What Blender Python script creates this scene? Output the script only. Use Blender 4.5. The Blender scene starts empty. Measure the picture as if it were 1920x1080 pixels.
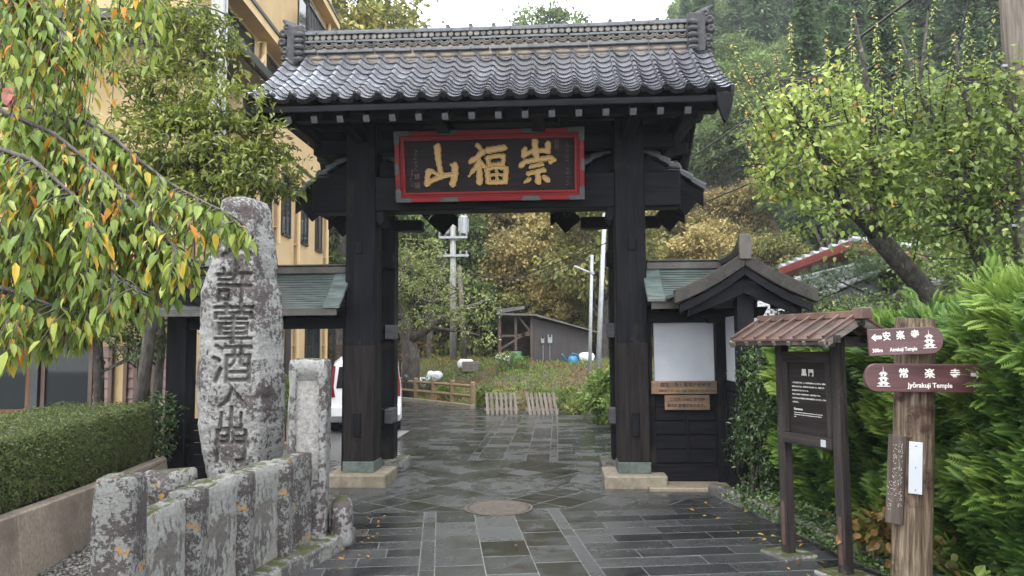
import bpy, bmesh, math, random
import numpy as np
from mathutils import Vector, Matrix, noise as mnoise
SC = bpy.context.scene
COL = SC.collection
PI = math.pi
rad = math.radians

# ------------------------------------------------------------------ camera
F_PX = 1390.0
CAM_Z = 1.8
cam_d = bpy.data.cameras.new('camera')
cam_d.sensor_width = 36.0
cam_d.lens = 36.0 * F_PX / 1920.0
cam_d.clip_end = 2000
cam_d.clip_start = 0.05
cam = bpy.data.objects.new('camera', cam_d)
COL.objects.link(cam)
CAM_R = Matrix.Rotation(rad(90 + 4.32), 3, 'X') @ Matrix.Rotation(rad(-0.4), 3, 'Z')
cam.matrix_world = Matrix.Translation((0, 0, CAM_Z)) @ CAM_R.to_4x4()
SC.camera = cam

# ------------------------------------------------------------------ world: overcast sky
w = bpy.data.worlds.new('World'); SC.world = w
w.use_nodes = True
nt = w.node_tree; nt.nodes.clear()
wo = nt.nodes.new('ShaderNodeOutputWorld')
bg = nt.nodes.new('ShaderNodeBackground')
sky = nt.nodes.new('ShaderNodeTexSky'); sky.sky_type = 'NISHITA'
sky.sun_disc = False
SUN_EL, SUN_AZ = 58, 200
sky.sun_elevation = rad(SUN_EL); sky.sun_rotation = rad(SUN_AZ)
sky.air_density = 1.0; sky.dust_density = 4.0
hs = nt.nodes.new('ShaderNodeHueSaturation'); hs.inputs['Saturation'].default_value = 0.35
mx = nt.nodes.new('ShaderNodeMixRGB'); mx.inputs[0].default_value = 0.8
mx.inputs[2].default_value = (16.0, 16.6, 17.4, 1)     # cloud cover
nt.links.new(sky.outputs[0], hs.inputs['Color'])
nt.links.new(hs.outputs[0], mx.inputs[1])
nt.links.new(mx.outputs[0], bg.inputs[0])
bg.inputs[1].default_value = 0.12
nt.links.new(bg.outputs[0], wo.inputs[0])

sun_d = bpy.data.lights.new('sun', 'SUN'); sun_d.energy = 1.5; sun_d.angle = rad(25); sun_d.color = (1, 0.97, 0.93)
sun = bpy.data.objects.new('sun', sun_d); COL.objects.link(sun)
_sd = Vector((math.sin(rad(SUN_AZ)) * math.cos(rad(SUN_EL)), math.cos(rad(SUN_AZ)) * math.cos(rad(SUN_EL)), math.sin(rad(SUN_EL))))
sun.rotation_euler = _sd.to_track_quat('Z', 'Y').to_euler()
sun.location = (0, -5, 30)

vs = SC.view_settings
SC.display_settings.display_device = 'sRGB'
vs.view_transform = 'Standard'; vs.look = 'None'; vs.gamma = 1; vs.use_curve_mapping = False
vs.exposure = 1.15
SC.render.engine = 'CYCLES'
SC.cycles.use_denoising = True
SC.cycles.max_bounces = 6
SC.cycles.diffuse_bounces = 3
SC.cycles.glossy_bounces = 3
SC.cycles.transmission_bounces = 4
SC.cycles.transparent_max_bounces = 6
SC.cycles.caustics_reflective = False
SC.cycles.caustics_refractive = False

# ------------------------------------------------------------------ measuring helpers
def P(px, py, D):
    """world point seen at photo pixel (px,py) at depth D along +Y"""
    d = CAM_R @ Vector(((px - 960) / F_PX, -(py - 540) / F_PX, -1))
    return Vector((0, 0, CAM_Z)) + d * (D / d.y)
def G(px, py, z=0.0):
    d = CAM_R @ Vector(((px - 960) / F_PX, -(py - 540) / F_PX, -1))
    return Vector((0, 0, CAM_Z)) + d * ((z - CAM_Z) / d.z)
def PIX(p):
    v = CAM_R.transposed() @ (Vector(p) - Vector((0, 0, CAM_Z)))
    return (960 + F_PX * v.x / -v.z, 540 - F_PX * v.y / -v.z)

# ------------------------------------------------------------------ objects
def props(o, label=None, cat=None, group=None, kind=None):
    if label: o['label'] = label
    if cat: o['category'] = cat
    if group: o['group'] = group
    if kind: o['kind'] = kind
    return o
def thing(name, label, cat, loc=(0, 0, 0), rotz=0.0, group=None):
    o = bpy.data.objects.new(name, None)
    o.empty_display_size = 0.2
    COL.objects.link(o); o.location = loc; o.rotation_euler = (0, 0, rotz)
    return props(o, label, cat, group)
def link_mesh(name, me, mats, parent=None, smooth=False):
    o = bpy.data.objects.new(name, me); COL.objects.link(o)
    if not isinstance(mats, (list, tuple)): mats = [mats]
    for m in mats: me.materials.append(m)
    if parent: o.parent = parent
    if smooth:
        me.polygons.foreach_set('use_smooth', np.ones(len(me.polygons), dtype=bool))
    return o
def copy_tree(o, parent=None):
    c = o.copy(); COL.objects.link(c)
    c.parent = parent
    for ch in list(o.children): copy_tree(ch, c)
    return c

class MB:
    def __init__(s): s.v = []; s.f = []; s.m = []
    def add(s, vs, fs, mi=0):
        n = len(s.v)
        s.v += [tuple(v) for v in vs]
        for f in fs: s.f.append([i + n for i in f]); s.m.append(mi)
    def box(s, c, size, R=None, mi=0):
        x, y, z = [k / 2 for k in size]
        vs = [Vector((a * x, b * y, d * z)) for a in (-1, 1) for b in (-1, 1) for d in (-1, 1)]
        if R is not None: vs = [R @ v for v in vs]
        c = Vector(c); vs = [v + c for v in vs]
        s.add(vs, [(0, 1, 3, 2), (4, 6, 7, 5), (0, 4, 5, 1), (2, 3, 7, 6), (0, 2, 6, 4), (1, 5, 7, 3)], mi)
        return s
    def box2(s, a, b, mi=0):
        return s.box([(p + q) / 2 for p, q in zip(a, b)], [abs(q - p) for p, q in zip(a, b)], None, mi)
    def beam(s, a, b, w, h, up=(0, 0, 1), mi=0):
        a = Vector(a); b = Vector(b); d = (b - a); L = d.length; d.normalize()
        up = Vector(up); x = d.cross(up)
        if x.length < 1e-4: x = Vector((1, 0, 0))
        x.normalize(); u = x.cross(d)
        R = Matrix((x, d, u)).transposed()
        return s.box((a + b) / 2, (w, L, h), R, mi)
    def tube(s, pts, r, n=8, mi=0, caps=True):
        pts = [Vector(p) for p in pts]
        if not isinstance(r, (list, tuple)): r = [r] * len(pts)
        rings = []; prev = None
        for i, p in enumerate(pts):
            t = (pts[min(i + 1, len(pts) - 1)] - pts[max(i - 1, 0)]).normalized()
            if prev is None:
                x = t.cross(Vector((0, 0, 1)))
                if x.length < 1e-3: x = t.cross(Vector((1, 0, 0)))
            else:
                x = prev - t * prev.dot(t)
            x.normalize(); prev = x; y = t.cross(x)
            rings.append([p + (x * math.cos(2 * PI * k / n) + y * math.sin(2 * PI * k / n)) * r[i] for k in range(n)])
        vs = [v for q in rings for v in q]; fs = []
        for i in range(len(pts) - 1):
            for k in range(n):
                a = i * n + k; b = i * n + (k + 1) % n
                fs.append((a, b, b + n, a + n))
        if caps:
            fs.append(tuple(range(n - 1, -1, -1))); fs.append(tuple((len(pts) - 1) * n + k for k in range(n)))
        s.add(vs, fs, mi); return s
    def prism(s, poly, o, ux, uy, dv, mi=0):
        """2D polygon in (ux,uy) at origin o, extruded by vector dv"""
        o = Vector(o); ux = Vector(ux); uy = Vector(uy); dv = Vector(dv)
        a = [o + ux * p[0] + uy * p[1] for p in poly]; n = len(a)
        vs = a + [p + dv for p in a]
        fs = [tuple(range(n - 1, -1, -1)), tuple(range(n, 2 * n))]
        fs += [(i, (i + 1) % n, n + (i + 1) % n, n + i) for i in range(n)]
        s.add(vs, fs, mi); return s
    def strip_prism(s, top, th, o, ux, uy, dv, mi=0):
        """a polyline 'top' thickened downward by th, extruded (quads only, so concave profiles are safe)"""
        o = Vector(o); ux = Vector(ux); uy = Vector(uy); dv = Vector(dv)
        n = len(top); vs = []
        for q in (Vector((0, 0, 0)), dv):
            for p in top: vs.append(o + ux * p[0] + uy * p[1] + q)
            for p in top: vs.append(o + ux * p[0] + uy * (p[1] - th) + q)
        fs = []
        for i in range(n - 1):
            fs.append((i, i + 1, n + i + 1, n + i))
            fs.append((2 * n + i, 3 * n + i, 3 * n + i + 1, 2 * n + i + 1))
            fs.append((i, 2 * n + i, 2 * n + i + 1, i + 1))
            fs.append((n + i, n + i + 1, 3 * n + i + 1, 3 * n + i))
        fs.append((0, n, 3 * n, 2 * n)); fs.append((n - 1, 3 * n - 1, 4 * n - 1, 2 * n - 1)[::1])
        fs[-1] = (n - 1, 2 * n + n - 1, 3 * n + n - 1, n + n - 1)
        s.add(vs, fs, mi); return s
    def lathe(s, prof, c=(0, 0, 0), n=16, mi=0, axis=None):
        c = Vector(c); R = axis
        vs = []
        for r, z in prof:
            for k in range(n):
                v = Vector((r * math.cos(2 * PI * k / n), r * math.sin(2 * PI * k / n), z))
                if R is not None: v = R @ v
                vs.append(v + c)
        fs = []
        for i in range(len(prof) - 1):
            for k in range(n):
                a = i * n + k; b = i * n + (k + 1) % n
                fs.append((a, b, b + n, a + n))
        fs.append(tuple(range(n - 1, -1, -1))); fs.append(tuple((len(prof) - 1) * n + k for k in range(n)))
        s.add(vs, fs, mi); return s
    def ball(s, c, r, n=10, m=7, mi=0):
        if not isinstance(r, (list, tuple)): r = (r, r, r)
        pr = [(max(1e-3, math.sin(PI * i / m)), -math.cos(PI * i / m)) for i in range(m + 1)]
        return s.lathe(pr, c, n, mi, Matrix.Diagonal(r))
    def xform(s, M, start=0):
        s.v[start:] = [tuple(M @ Vector(v)) for v in s.v[start:]]; return s
    def mesh(s, name):
        me = bpy.data.meshes.new(name); me.from_pydata(s.v, [], s.f)
        me.polygons.foreach_set('material_index', s.m)
        bm = bmesh.new(); bm.from_mesh(me); bmesh.ops.recalc_face_normals(bm, faces=bm.faces[:]); bm.to_mesh(me); bm.free()
        me.update(); return me
    def build(s, name, mats, parent=None, smooth=False, bevel=0.0, seg=1):
        o = link_mesh(name, s.mesh(name), mats, parent, smooth)
        if bevel:
            b = o.modifiers.new('bevel', 'BEVEL'); b.width = bevel; b.segments = seg; b.limit_method = 'ANGLE'; b.angle_limit = rad(40)
        return o

def np_mesh(name, V, faces, attr=None, smooth=False):
    """faces: list of (m,k) int arrays"""
    me = bpy.data.meshes.new(name)
    V = np.asarray(V, dtype=np.float32); me.vertices.add(len(V)); me.vertices.foreach_set('co', V.ravel())
    loops = np.concatenate([f.ravel() for f in faces]).astype(np.int32)
    tot = np.concatenate([np.full(len(f), f.shape[1], dtype=np.int32) for f in faces])
    st = np.concatenate([[0], np.cumsum(tot)[:-1]]).astype(np.int32)
    me.loops.add(len(loops)); me.loops.foreach_set('vertex_index', loops)
    me.polygons.add(len(tot)); me.polygons.foreach_set('loop_start', st); me.polygons.foreach_set('loop_total', tot)
    if attr is not None:
        a = me.attributes.new('v', 'FLOAT', 'POINT'); a.data.foreach_set('value', np.asarray(attr, dtype=np.float32))
    me.polygons.foreach_set('use_smooth', np.full(len(tot), bool(smooth)))
    me.update(calc_edges=True); me.validate()
    return me

# ------------------------------------------------------------------ leaves
LEAF = {
 'simple': (np.array([[0, 0, 0], [.45, .5, .10], [1, 0, -.08], [.45, -.5, .10]], float), [[0, 2, 1], [0, 3, 2]]),
 'full': (np.array([[0, 0, 0], [.30, .46, .10], [.65, .38, .04], [1, 0, -.16], [.65, -.38, .04], [.30, -.46, .10], [.30, 0, .0], [.66, 0, -.04]], float),
          [[0, 6, 1], [1, 6, 7, 2], [2, 7, 3], [0, 5, 6], [5, 4, 7, 6], [4, 3, 7]]),
 'heart': (np.array([[0, 0, 0], [.12, .40, .06], [.42, .50, .05], [.75, .25, -.02], [1, 0, -.14], [.75, -.25, -.02], [.42, -.5, .05], [.12, -.40, .06], [.45, 0, -.03]], float),
          [[0, 8, 2, 1], [2, 8, 3], [3, 8, 4], [0, 7, 6, 8], [6, 5, 8], [5, 4, 8]]),
}
def _thuja():
    vs = [[0, .02, 0], [0, -.02, 0], [1, 0, -.16]]; fs = [[0, 1, 2]]
    for i in range(8):
        l = .10 + i * .105; ln = .46 * (1 - .55 * abs(l - .35) / .65); z = -.16 * l * l
        for sg in (1, -1):
            k = len(vs); vs += [[l, 0, z], [l + ln * .34, sg * (ln * .42 - .035), z + .015], [l + ln * .75, sg * ln * .78, z - .05], [l + ln * .22, sg * (ln * .42 + .035), z + .015]]
            fs.append([k, k + 1, k + 2, k + 3])
    return np.array(vs, float), fs
LEAF['thuja'] = _thuja()
def _spray():
    vs = [[0, .03, 0], [0, -.03, 0], [1, 0, -.1]]; fs = [[0, 1, 2]]
    for i in range(8):
        l = .08 + i * .105; ln = .40 * (1 - .62 * abs(l - .3) / .7)
        for sg in (1, -1):
            k = len(vs); z = -.1 * l * l
            vs += [[l - .05, 0, z], [l + .05, 0, z], [l + ln * .8, sg * ln * .75, z - .04], [l+ln*.45, sg*(ln*.42+.04), z+.01]]
            fs += [[k, k + 1, k + 2], [k, k + 2, k + 3]]
    return np.array(vs, float), fs
LEAF['spray'] = _spray()
def _needles():
    vs = []; fs = []
    for i in range(14):
        a = i * 2.399; el = .35 + .5 * (i / 14)
        d = np.array([math.cos(el * 1.2), math.sin(a) * math.sin(el * 1.2), math.cos(a) * math.sin(el * 1.2)])
        o = np.array([-math.sin(a), math.cos(a), .3]) * .02
        k = len(vs); vs += [list(o), list(-o), list(d)]; fs.append([k, k + 1, k + 2])
    return np.array(vs, float), fs
LEAF['needles'] = _needles()

def nrm(a):
    return a / np.maximum(np.linalg.norm(a, axis=1, keepdims=True), 1e-9)
def leaves(pos, d, n, L, W, val, kind='simple'):
    T, F = LEAF[kind]
    pos = np.asarray(pos, float); d = nrm(np.asarray(d, float)); n = np.asarray(n, float)
    s = nrm(np.cross(n, d)); n2 = np.cross(d, s)
    L = np.broadcast_to(np.asarray(L, float), (len(pos),)); W = np.broadcast_to(np.asarray(W, float), (len(pos),))
    V = (pos[:, None, :] + T[None, :, 0, None] * (d * L[:, None])[:, None, :] + T[None, :, 1, None] * (s * W[:, None])[:, None, :]
         + T[None, :, 2, None] * (n2 * L[:, None])[:, None, :])
    nv = len(T); N = len(pos)
    off = (np.arange(N) * nv)[:, None, None]
    fs = []
    for k in (3, 4):
        fk = np.array([f for f in F if len(f) == k], dtype=np.int64)
        if len(fk): fs.append((off + fk[None]).reshape(-1, k))
    at_ = np.repeat(np.broadcast_to(val, (N,)), nv)
    if kind == 'thuja': at_ = np.clip(at_ + np.tile((T[:, 0] - .55) * .42, N), 0, 1)
    return V.reshape(-1, 3), fs, at_
def leaf_obj(name, pos, d, n, L, W, val, mat, kind='simple', parent=None):
    V, fs, a = leaves(pos, d, n, L, W, val, kind)
    me = np_mesh(name, V, fs, a)
    return link_mesh(name, me, mat, parent)
def in_ellipsoids(rng, ells, N, shell=.35):
    vol = np.array([e[3] * e[4] * e[5] for e in ells]) ** .8
    idx = rng.choice(len(ells), N, p=vol / vol.sum())
    E = np.array(ells)[idx]
    u = nrm(rng.normal(size=(N, 3)))
    r = (shell + (1 - shell) * rng.random(N)) ** (1 / 2.2)
    p = E[:, :3] + u * E[:, 3:6] * r[:, None]
    return p, u, idx
def crown_arrays(rng, ells, nclump, per, leaf, crad, droop=.25, shell=.35, asp=.55, flat=.55):
    c, u, _ = in_ellipsoids(rng, ells, nclump, shell)
    cv = rng.random(nclump)
    rr = crad * rng.uniform(.6, 1.35, nclump)
    k = np.repeat(np.arange(nclump), per); N = len(k)
    o = rng.normal(size=(N, 3)) * .55
    o[:, 2] *= flat
    pos = c[k] + o * rr[k][:, None]
    d = nrm(u[k] * .7 + rng.normal(size=(N, 3)) * .75 + np.array([0, 0, -droop]))
    n = nrm(np.array([0, 0, 1.]) + u[k] * .35 + rng.normal(size=(N, 3)) * .45)
    L = leaf * rng.uniform(.65, 1.25, N)
    val = np.clip(cv[k] * .55 + rng.random(N) * .45, 0, 1)
    return pos, d, n, L, L * asp, val, c

# ------------------------------------------------------------------ materials
def newmat(name):
    m = bpy.data.materials.new(name); m.use_nodes = True
    return m, m.node_tree, m.node_tree.nodes['Principled BSDF']
def ramp(nt, stops, interp='LINEAR'):
    r = nt.nodes.new('ShaderNodeValToRGB'); cr = r.color_ramp; cr.interpolation = interp
    cr.elements[0].position = stops[0][0]; cr.elements[0].color = (*stops[0][1], 1)
    cr.elements[1].position = stops[-1][0]; cr.elements[1].color = (*stops[-1][1], 1)
    for p, c in stops[1:-1]:
        e = cr.elements.new(p); e.color = (*c, 1)
    return r
def g3(v): return (v, v, v)
def coords(nt, scale=(1, 1, 1), kind='Object'):
    tc = nt.nodes.new('ShaderNodeTexCoord'); mp = nt.nodes.new('ShaderNodeMapping')
    mp.inputs['Scale'].default_value = scale
    nt.links.new(tc.outputs[kind], mp.inputs[0]); return mp.outputs[0]
def tex(nt, vec, scale, detail=5, rough=.6, dist=0):
    n = nt.nodes.new('ShaderNodeTexNoise'); n.inputs['Scale'].default_value = scale
    n.inputs['Detail'].default_value = detail; n.inputs['Roughness'].default_value = rough; n.inputs['Distortion'].default_value = dist
    nt.links.new(vec, n.inputs['Vector']); return n.outputs['Fac']
def bumpn(nt, b, h, strength, dist=.02, prev=None):
    bn = nt.nodes.new('ShaderNodeBump'); bn.inputs['Strength'].default_value = strength; bn.inputs['Distance'].default_value = dist
    nt.links.new(h, bn.inputs['Height'])
    if prev: nt.links.new(prev, bn.inputs['Normal'])
    nt.links.new(bn.outputs[0], b.inputs['Normal']); return bn.outputs[0]
def mixc(nt, fac, a, b, mode='MIX'):
    m = nt.nodes.new('ShaderNodeMixRGB'); m.blend_type = mode
    for i, x in ((0, fac), (1, a), (2, b)):
        if hasattr(x, 'links'): nt.links.new(x, m.inputs[i])
        elif isinstance(x, (int, float)): m.inputs[i].default_value = x
        else: m.inputs[i].default_value = (*x, 1)
    return m.outputs[0]
def M(name, c1, c2, scale=8, stretch=(1, 1, 1), rough=.6, rough2=None, bump=.25, bdist=.01, lo=.35, hi=.65, detail=6, spec=.5, metal=0, dist=0, c3=None, big=None):
    m, nt, b = newmat(name); v = coords(nt, stretch)
    f = tex(nt, v, scale, detail, .62, dist)
    st = [(lo, c1), (hi, c2)] if c3 is None else [(lo, c1), ((lo + hi) / 2, c3), (hi, c2)]
    r = ramp(nt, st); nt.links.new(f, r.inputs[0]); col = r.outputs[0]
    if big:   # large weathering patches: (colour, scale, lo, hi)
        f2 = tex(nt, coords(nt, (1, 1, 1)), big[1], 5, .65)
        r2 = ramp(nt, [(big[2], g3(0)), (big[3], g3(1))]); nt.links.new(f2, r2.inputs[0])
        col = mixc(nt, r2.outputs[0], col, big[0])
    nt.links.new(col, b.inputs['Base Color'])
    b.inputs['Specular IOR Level'].default_value = spec; b.inputs['Metallic'].default_value = metal
    if rough2 is None: b.inputs['Roughness'].default_value = rough
    else:
        r3 = ramp(nt, [(.35, g3(rough)), (.65, g3(rough2))]); nt.links.new(tex(nt, v, scale * .6, 4), r3.inputs[0])
        nt.links.new(r3.outputs[0], b.inputs['Roughness'])
    if bump: bumpn(nt, b, tex(nt, v, scale * 2.2, 6, .65, dist), bump, bdist)
    return m
def leafM(name, stops, rough=.45, transl=.3, spec=.4, interp='LINEAR'):
    m, nt, b = newmat(name)
    at = nt.nodes.new('ShaderNodeAttribute'); at.attribute_name = 'v'
    r = ramp(nt, stops, interp); nt.links.new(at.outputs['Fac'], r.inputs[0])
    oi = nt.nodes.new('ShaderNodeObjectInfo'); hsv = nt.nodes.new('ShaderNodeHueSaturation')
    mr = nt.nodes.new('ShaderNodeMapRange'); mr.inputs[3].default_value = .82; mr.inputs[4].default_value = 1.18
    nt.links.new(oi.outputs['Random'], mr.inputs[0]); nt.links.new(mr.outputs[0], hsv.inputs['Value'])
    nt.links.new(r.outputs[0], hsv.inputs['Color'])
    nt.links.new(hsv.outputs[0], b.inputs['Base Color']); b.inputs['Roughness'].default_value = rough
    b.inputs['Specular IOR Level'].default_value = spec
    tl = nt.nodes.new('ShaderNodeBsdfTranslucent'); nt.links.new(hsv.outputs[0], tl.inputs[0])
    mix = nt.nodes.new('ShaderNodeMixShader'); mix.inputs[0].default_value = transl
    nt.links.new(b.outputs[0], mix.inputs[1]); nt.links.new(tl.outputs[0], mix.inputs[2])
    nt.links.new(mix.outputs[0], nt.nodes['Material Output'].inputs[0])
    return m
def woodM(name, axis, c1, c2, rough=.5, bump=.35, c3=None, big=None, scale=3.0, spec=.09):
    st = {'x': (.6, 9, 9), 'y': (9, .6, 9), 'z': (9, 9, .6)}[axis]
    return M(name, c1, c2, scale, st, rough, rough + .2, bump, .006, .3, .7, 8, spec, 0, .6, c3, big)

def stoneM(name, dark, mid, lichen, amount=.5, moss=0.0, orange=0.0, scale=1.0, streak=False):
    m, nt, b = newmat(name); v = coords(nt)
    base = ramp(nt, [(.3, dark), (.7, mid)]); nt.links.new(tex(nt, v, 5 * scale, 8, .7), base.inputs[0])
    lv = coords(nt, (1, 1, .38)) if streak else v
    n1 = tex(nt, lv, 26 * scale, 10, .70, .2); n2 = tex(nt, v, 3.2 * scale, 4, .6)
    ad = nt.nodes.new('ShaderNodeMath'); ad.operation = 'MULTIPLY_ADD'; nt.links.new(n2, ad.inputs[0]); ad.inputs[1].default_value = .95; nt.links.new(n1, ad.inputs[2])
    t = 1.09 - amount * .2
    lr = ramp(nt, [(min(.98, t - .05), g3(0)), (min(1, t + .01), g3(1))])
    dv = nt.nodes.new('ShaderNodeMath'); dv.operation = 'MULTIPLY'; nt.links.new(ad.outputs[0], dv.inputs[0]); dv.inputs[1].default_value = 1.0
    nt.links.new(dv.outputs[0], lr.inputs[0])
    lc = ramp(nt, [(.3, tuple(x * .62 for x in lichen)), (.7, lichen)]); nt.links.new(tex(nt, v, 40 * scale, 4), lc.inputs[0])
    col = mixc(nt, lr.outputs[0], base.outputs[0], lc.outputs[0])
    if orange:
        o = ramp(nt, [(.66 - orange * .1, g3(0)), (.72 - orange * .1, g3(1))]); nt.links.new(tex(nt, coords(nt, (1, 1, .6)), 5 * scale, 4, .5), o.inputs[0])
        col = mixc(nt, o.outputs[0], col, (.36, .19, .035))
    if moss:
        ge = nt.nodes.new('ShaderNodeNewGeometry'); sx = nt.nodes.new('ShaderNodeSeparateXYZ'); nt.links.new(ge.outputs['Normal'], sx.inputs[0])
        mu = nt.nodes.new('ShaderNodeMath'); mu.operation = 'MULTIPLY'; nt.links.new(sx.outputs['Z'], mu.inputs[0]); nt.links.new(tex(nt, v, 9, 5), mu.inputs[1])
        mr = ramp(nt, [(.46 - moss * .1, g3(0)), (.56 - moss * .1, g3(1))]); nt.links.new(mu.outputs[0], mr.inputs[0])
        col = mixc(nt, mr.outputs[0], col, (.05, .06, .014))
    at = nt.nodes.new('ShaderNodeAttribute'); at.attribute_name = 'v'   # dirt held in carved grooves
    col = mixc(nt, at.outputs['Fac'], col, (.062, .057, .05))
    nt.links.new(col, b.inputs['Base Color']); b.inputs['Roughness'].default_value = .75; b.inputs['Specular IOR Level'].default_value = .35
    h = nt.nodes.new('ShaderNodeMath'); h.operation = 'MULTIPLY_ADD'; nt.links.new(lr.outputs[0], h.inputs[0]); h.inputs[1].default_value = .25
    nt.links.new(tex(nt, v, 28 * scale, 8, .7), h.inputs[2])
    bumpn(nt, b, h.outputs[0], .8, .02)
    return m

BLK1, BLK2 = (.0014, .0016, .0025), (.0115, .0113, .0138)
m_wz = woodM('black_wood_upright', 'z', BLK1, BLK2, .5, .45, None, ((.030, .025, .022), 1.6, .56, .72))
m_wx = woodM('black_wood_across', 'x', BLK1, BLK2, .5, .4)
m_wy = woodM('black_wood_deep', 'y', BLK1, BLK2, .55, .4)
m_end = M('grey_end_grain', (.06, .06, .068), (.10, .10, .11), 30, rough=.7)
m_gwx = woodM('grey_wood_across', 'x', (.05, .05, .055), (.11, .11, .115), .65)
m_tile = M('roof_tile', (.42, .435, .49), (.58, .60, .66), 2.0, rough=.16, rough2=.27, bump=0, spec=.8, metal=.85, big=((.16, .16, .15), 1.3, .62, .72))
m_tile_edge_shade = M('tile_edge_shade', (.006, .006, .007), (.014, .014, .016), 9, rough=.6, bump=0, spec=.2)  # near-black paints shade into the tile lips; eave discs share it
m_tile_dark = M('weathered_tile', (.012, .012, .014), (.045, .045, .048), 14, rough=.45, rough2=.7, bump=.3, spec=.35)
m_ridge = M('ridge_tile', (.06, .064, .072), (.115, .12, .135), 6, rough=.45, rough2=.6, bump=.2, spec=.4)
m_tile_pale = M('ornamental_tile', (.07, .066, .06), (.18, .165, .135), 9, rough=.5, bump=.3)
m_plaster_tan = M('clay_plaster', (.20, .165, .13), (.29, .245, .20), 12, rough=.85)
m_copper = M('copper_green', (.045, .058, .054), (.115, .145, .133), 9, (.35, 1.8, 1.8), rough=.3, rough2=.5, bump=.35, c3=(.075, .10, .092), spec=.5, big=((.075, .072, .065), 1.5, .50, .75))
m_copper_brown = M('copper_brown', (.034, .030, .026), (.066, .056, .046), 6, rough=.4, rough2=.6, bump=.3, big=((.07, .095, .085), 2.2, .52, .72))
m_bronze = M('bronze_shoe', (.05, .066, .06), (.105, .125, .11), 12, rough=.65, spec=.2)
m_base_stone = M('cut_base_stone', (.13, .112, .082), (.22, .19, .14), 18, rough=.5, rough2=.75, bump=.4, big=((.11, .10, .06), 3, .52, .68))
m_red = M('red_lacquer', (.12, .006, .008), (.20, .011, .012), 5, (.4, 3, 3), rough=.5, bump=.15, spec=.2)
m_iron = M('iron_fitting', (.028, .03, .031), (.055, .057, .055), 16, rough=.6, bump=.2)
m_panel = woodM('plaque_board', 'x', (.007, .0055, .006), (.024, .019, .0205), .5, .6, scale=4)
m_white = M('white_plaster', (.35, .365, .395), (.405, .42, .445), 3, rough=.8, bump=.05, bdist=.003)
m_lichen = stoneM('lichened_stone', (.045, .036, .036), (.085, .070, .071), (.26, .26, .25), .60, moss=.1)
m_lichen_dark = stoneM('dark_lichened_stone', (.032, .027, .027), (.085, .073, .07), (.23, .23, .22), .40, moss=.15, orange=.35, scale=1.7)
m_pale_stone = stoneM('streaked_stone', (.06, .053, .05), (.14, .13, .12), (.25, .25, .235), .72, moss=.3, orange=.4, streak=True)
m_granite = M('pink_granite', (.17, .138, .108), (.31, .262, .21), 60, (1, 1, .5), rough=.6, bump=.2, big=((.115, .085, .07), 1.4, .5, .72))
m_kerb = stoneM('kerb_stone', (.045, .043, .042), (.13, .12, .115), (.24, .24, .22), .2, moss=.2)
m_concrete = M('concrete', (.30, .30, .29), (.42, .42, .40), 14, rough=.7, bump=.2)
m_galv = M('galvanised_steel', (.24, .255, .27), (.34, .355, .37), 9, rough=.45, bump=.05, metal=.4)
m_bark = M('grey_bark', (.030, .026, .022), (.115, .10, .085), 16, (1, 1, .35), rough=.85, bump=.9, bdist=.02)
m_bark_l = M('lichened_bark', (.014, .012, .010), (.085, .078, .062), 18, (1, 1, .45), rough=.9, bump=1.0, bdist=.05, big=((.17, .17, .12), 8, .60, .66))
m_yellow = M('ochre_render', (.40, .285, .145), (.46, .33, .172), 2.2, rough=.85, bump=.15, bdist=.004)
m_beige = M('beige_trim', (.50, .36, .19), (.56, .41, .22), 3, rough=.7, bump=.05)
m_dark_metal = M('dark_metal', (.022, .022, .024), (.035, .035, .038), 4, rough=.4, bump=0)
m_brown_trim = M('brown_trim', (.055, .035, .025), (.085, .055, .04), 4, rough=.5, bump=.1)
m_cable = M('black_cable', (.012, .012, .013), (.02, .02, .021), 4, rough=.5, bump=0)
def glassM(name, col=(.018, .022, .024), rough=.04):
    m, nt, b = newmat(name); b.inputs['Base Color'].default_value = (*col, 1); b.inputs['Roughness'].default_value = rough
    b.inputs['Specular IOR Level'].default_value = .3; return m
m_glass = glassM('window_glass')
m_soil = M('dark_soil', (.03, .024, .016), (.075, .06, .04), 22, rough=.9, bump=.6)

# ------------------------------------------------------------------ lettering helpers
def text_geo(s, size, offset=0.0, extrude=0.0, ax='CENTER', ay='CENTER', space=1.0, line=1.0):
    c = bpy.data.curves.new('lettering', 'FONT'); c.body = s; c.size = size; c.offset = offset; c.extrude = extrude
    c.align_x = ax; c.align_y = ay; c.space_character = space; c.space_line = line; c.resolution_u = 2
    o = bpy.data.objects.new('lettering', c); COL.objects.link(o)
    dg = bpy.context.evaluated_depsgraph_get(); dg.update()
    me = o.evaluated_get(dg).to_mesh()
    V = [tuple(v.co) for v in me.vertices]; Fc = [tuple(p.vertices) for p in me.polygons]
    bpy.data.objects.remove(o); bpy.data.curves.remove(c)
    return V, Fc
def put_text(mb, s, size, o, ux, uy, un, mi=0, sx=1.0, **k):
    V, Fc = text_geo(s, size, **k)
    o = Vector(o); ux = Vector(ux); uy = Vector(uy); un = Vector(un)
    mb.add([o + ux * (v[0] * sx) + uy * v[1] + un * v[2] for v in V], Fc, mi)
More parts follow.
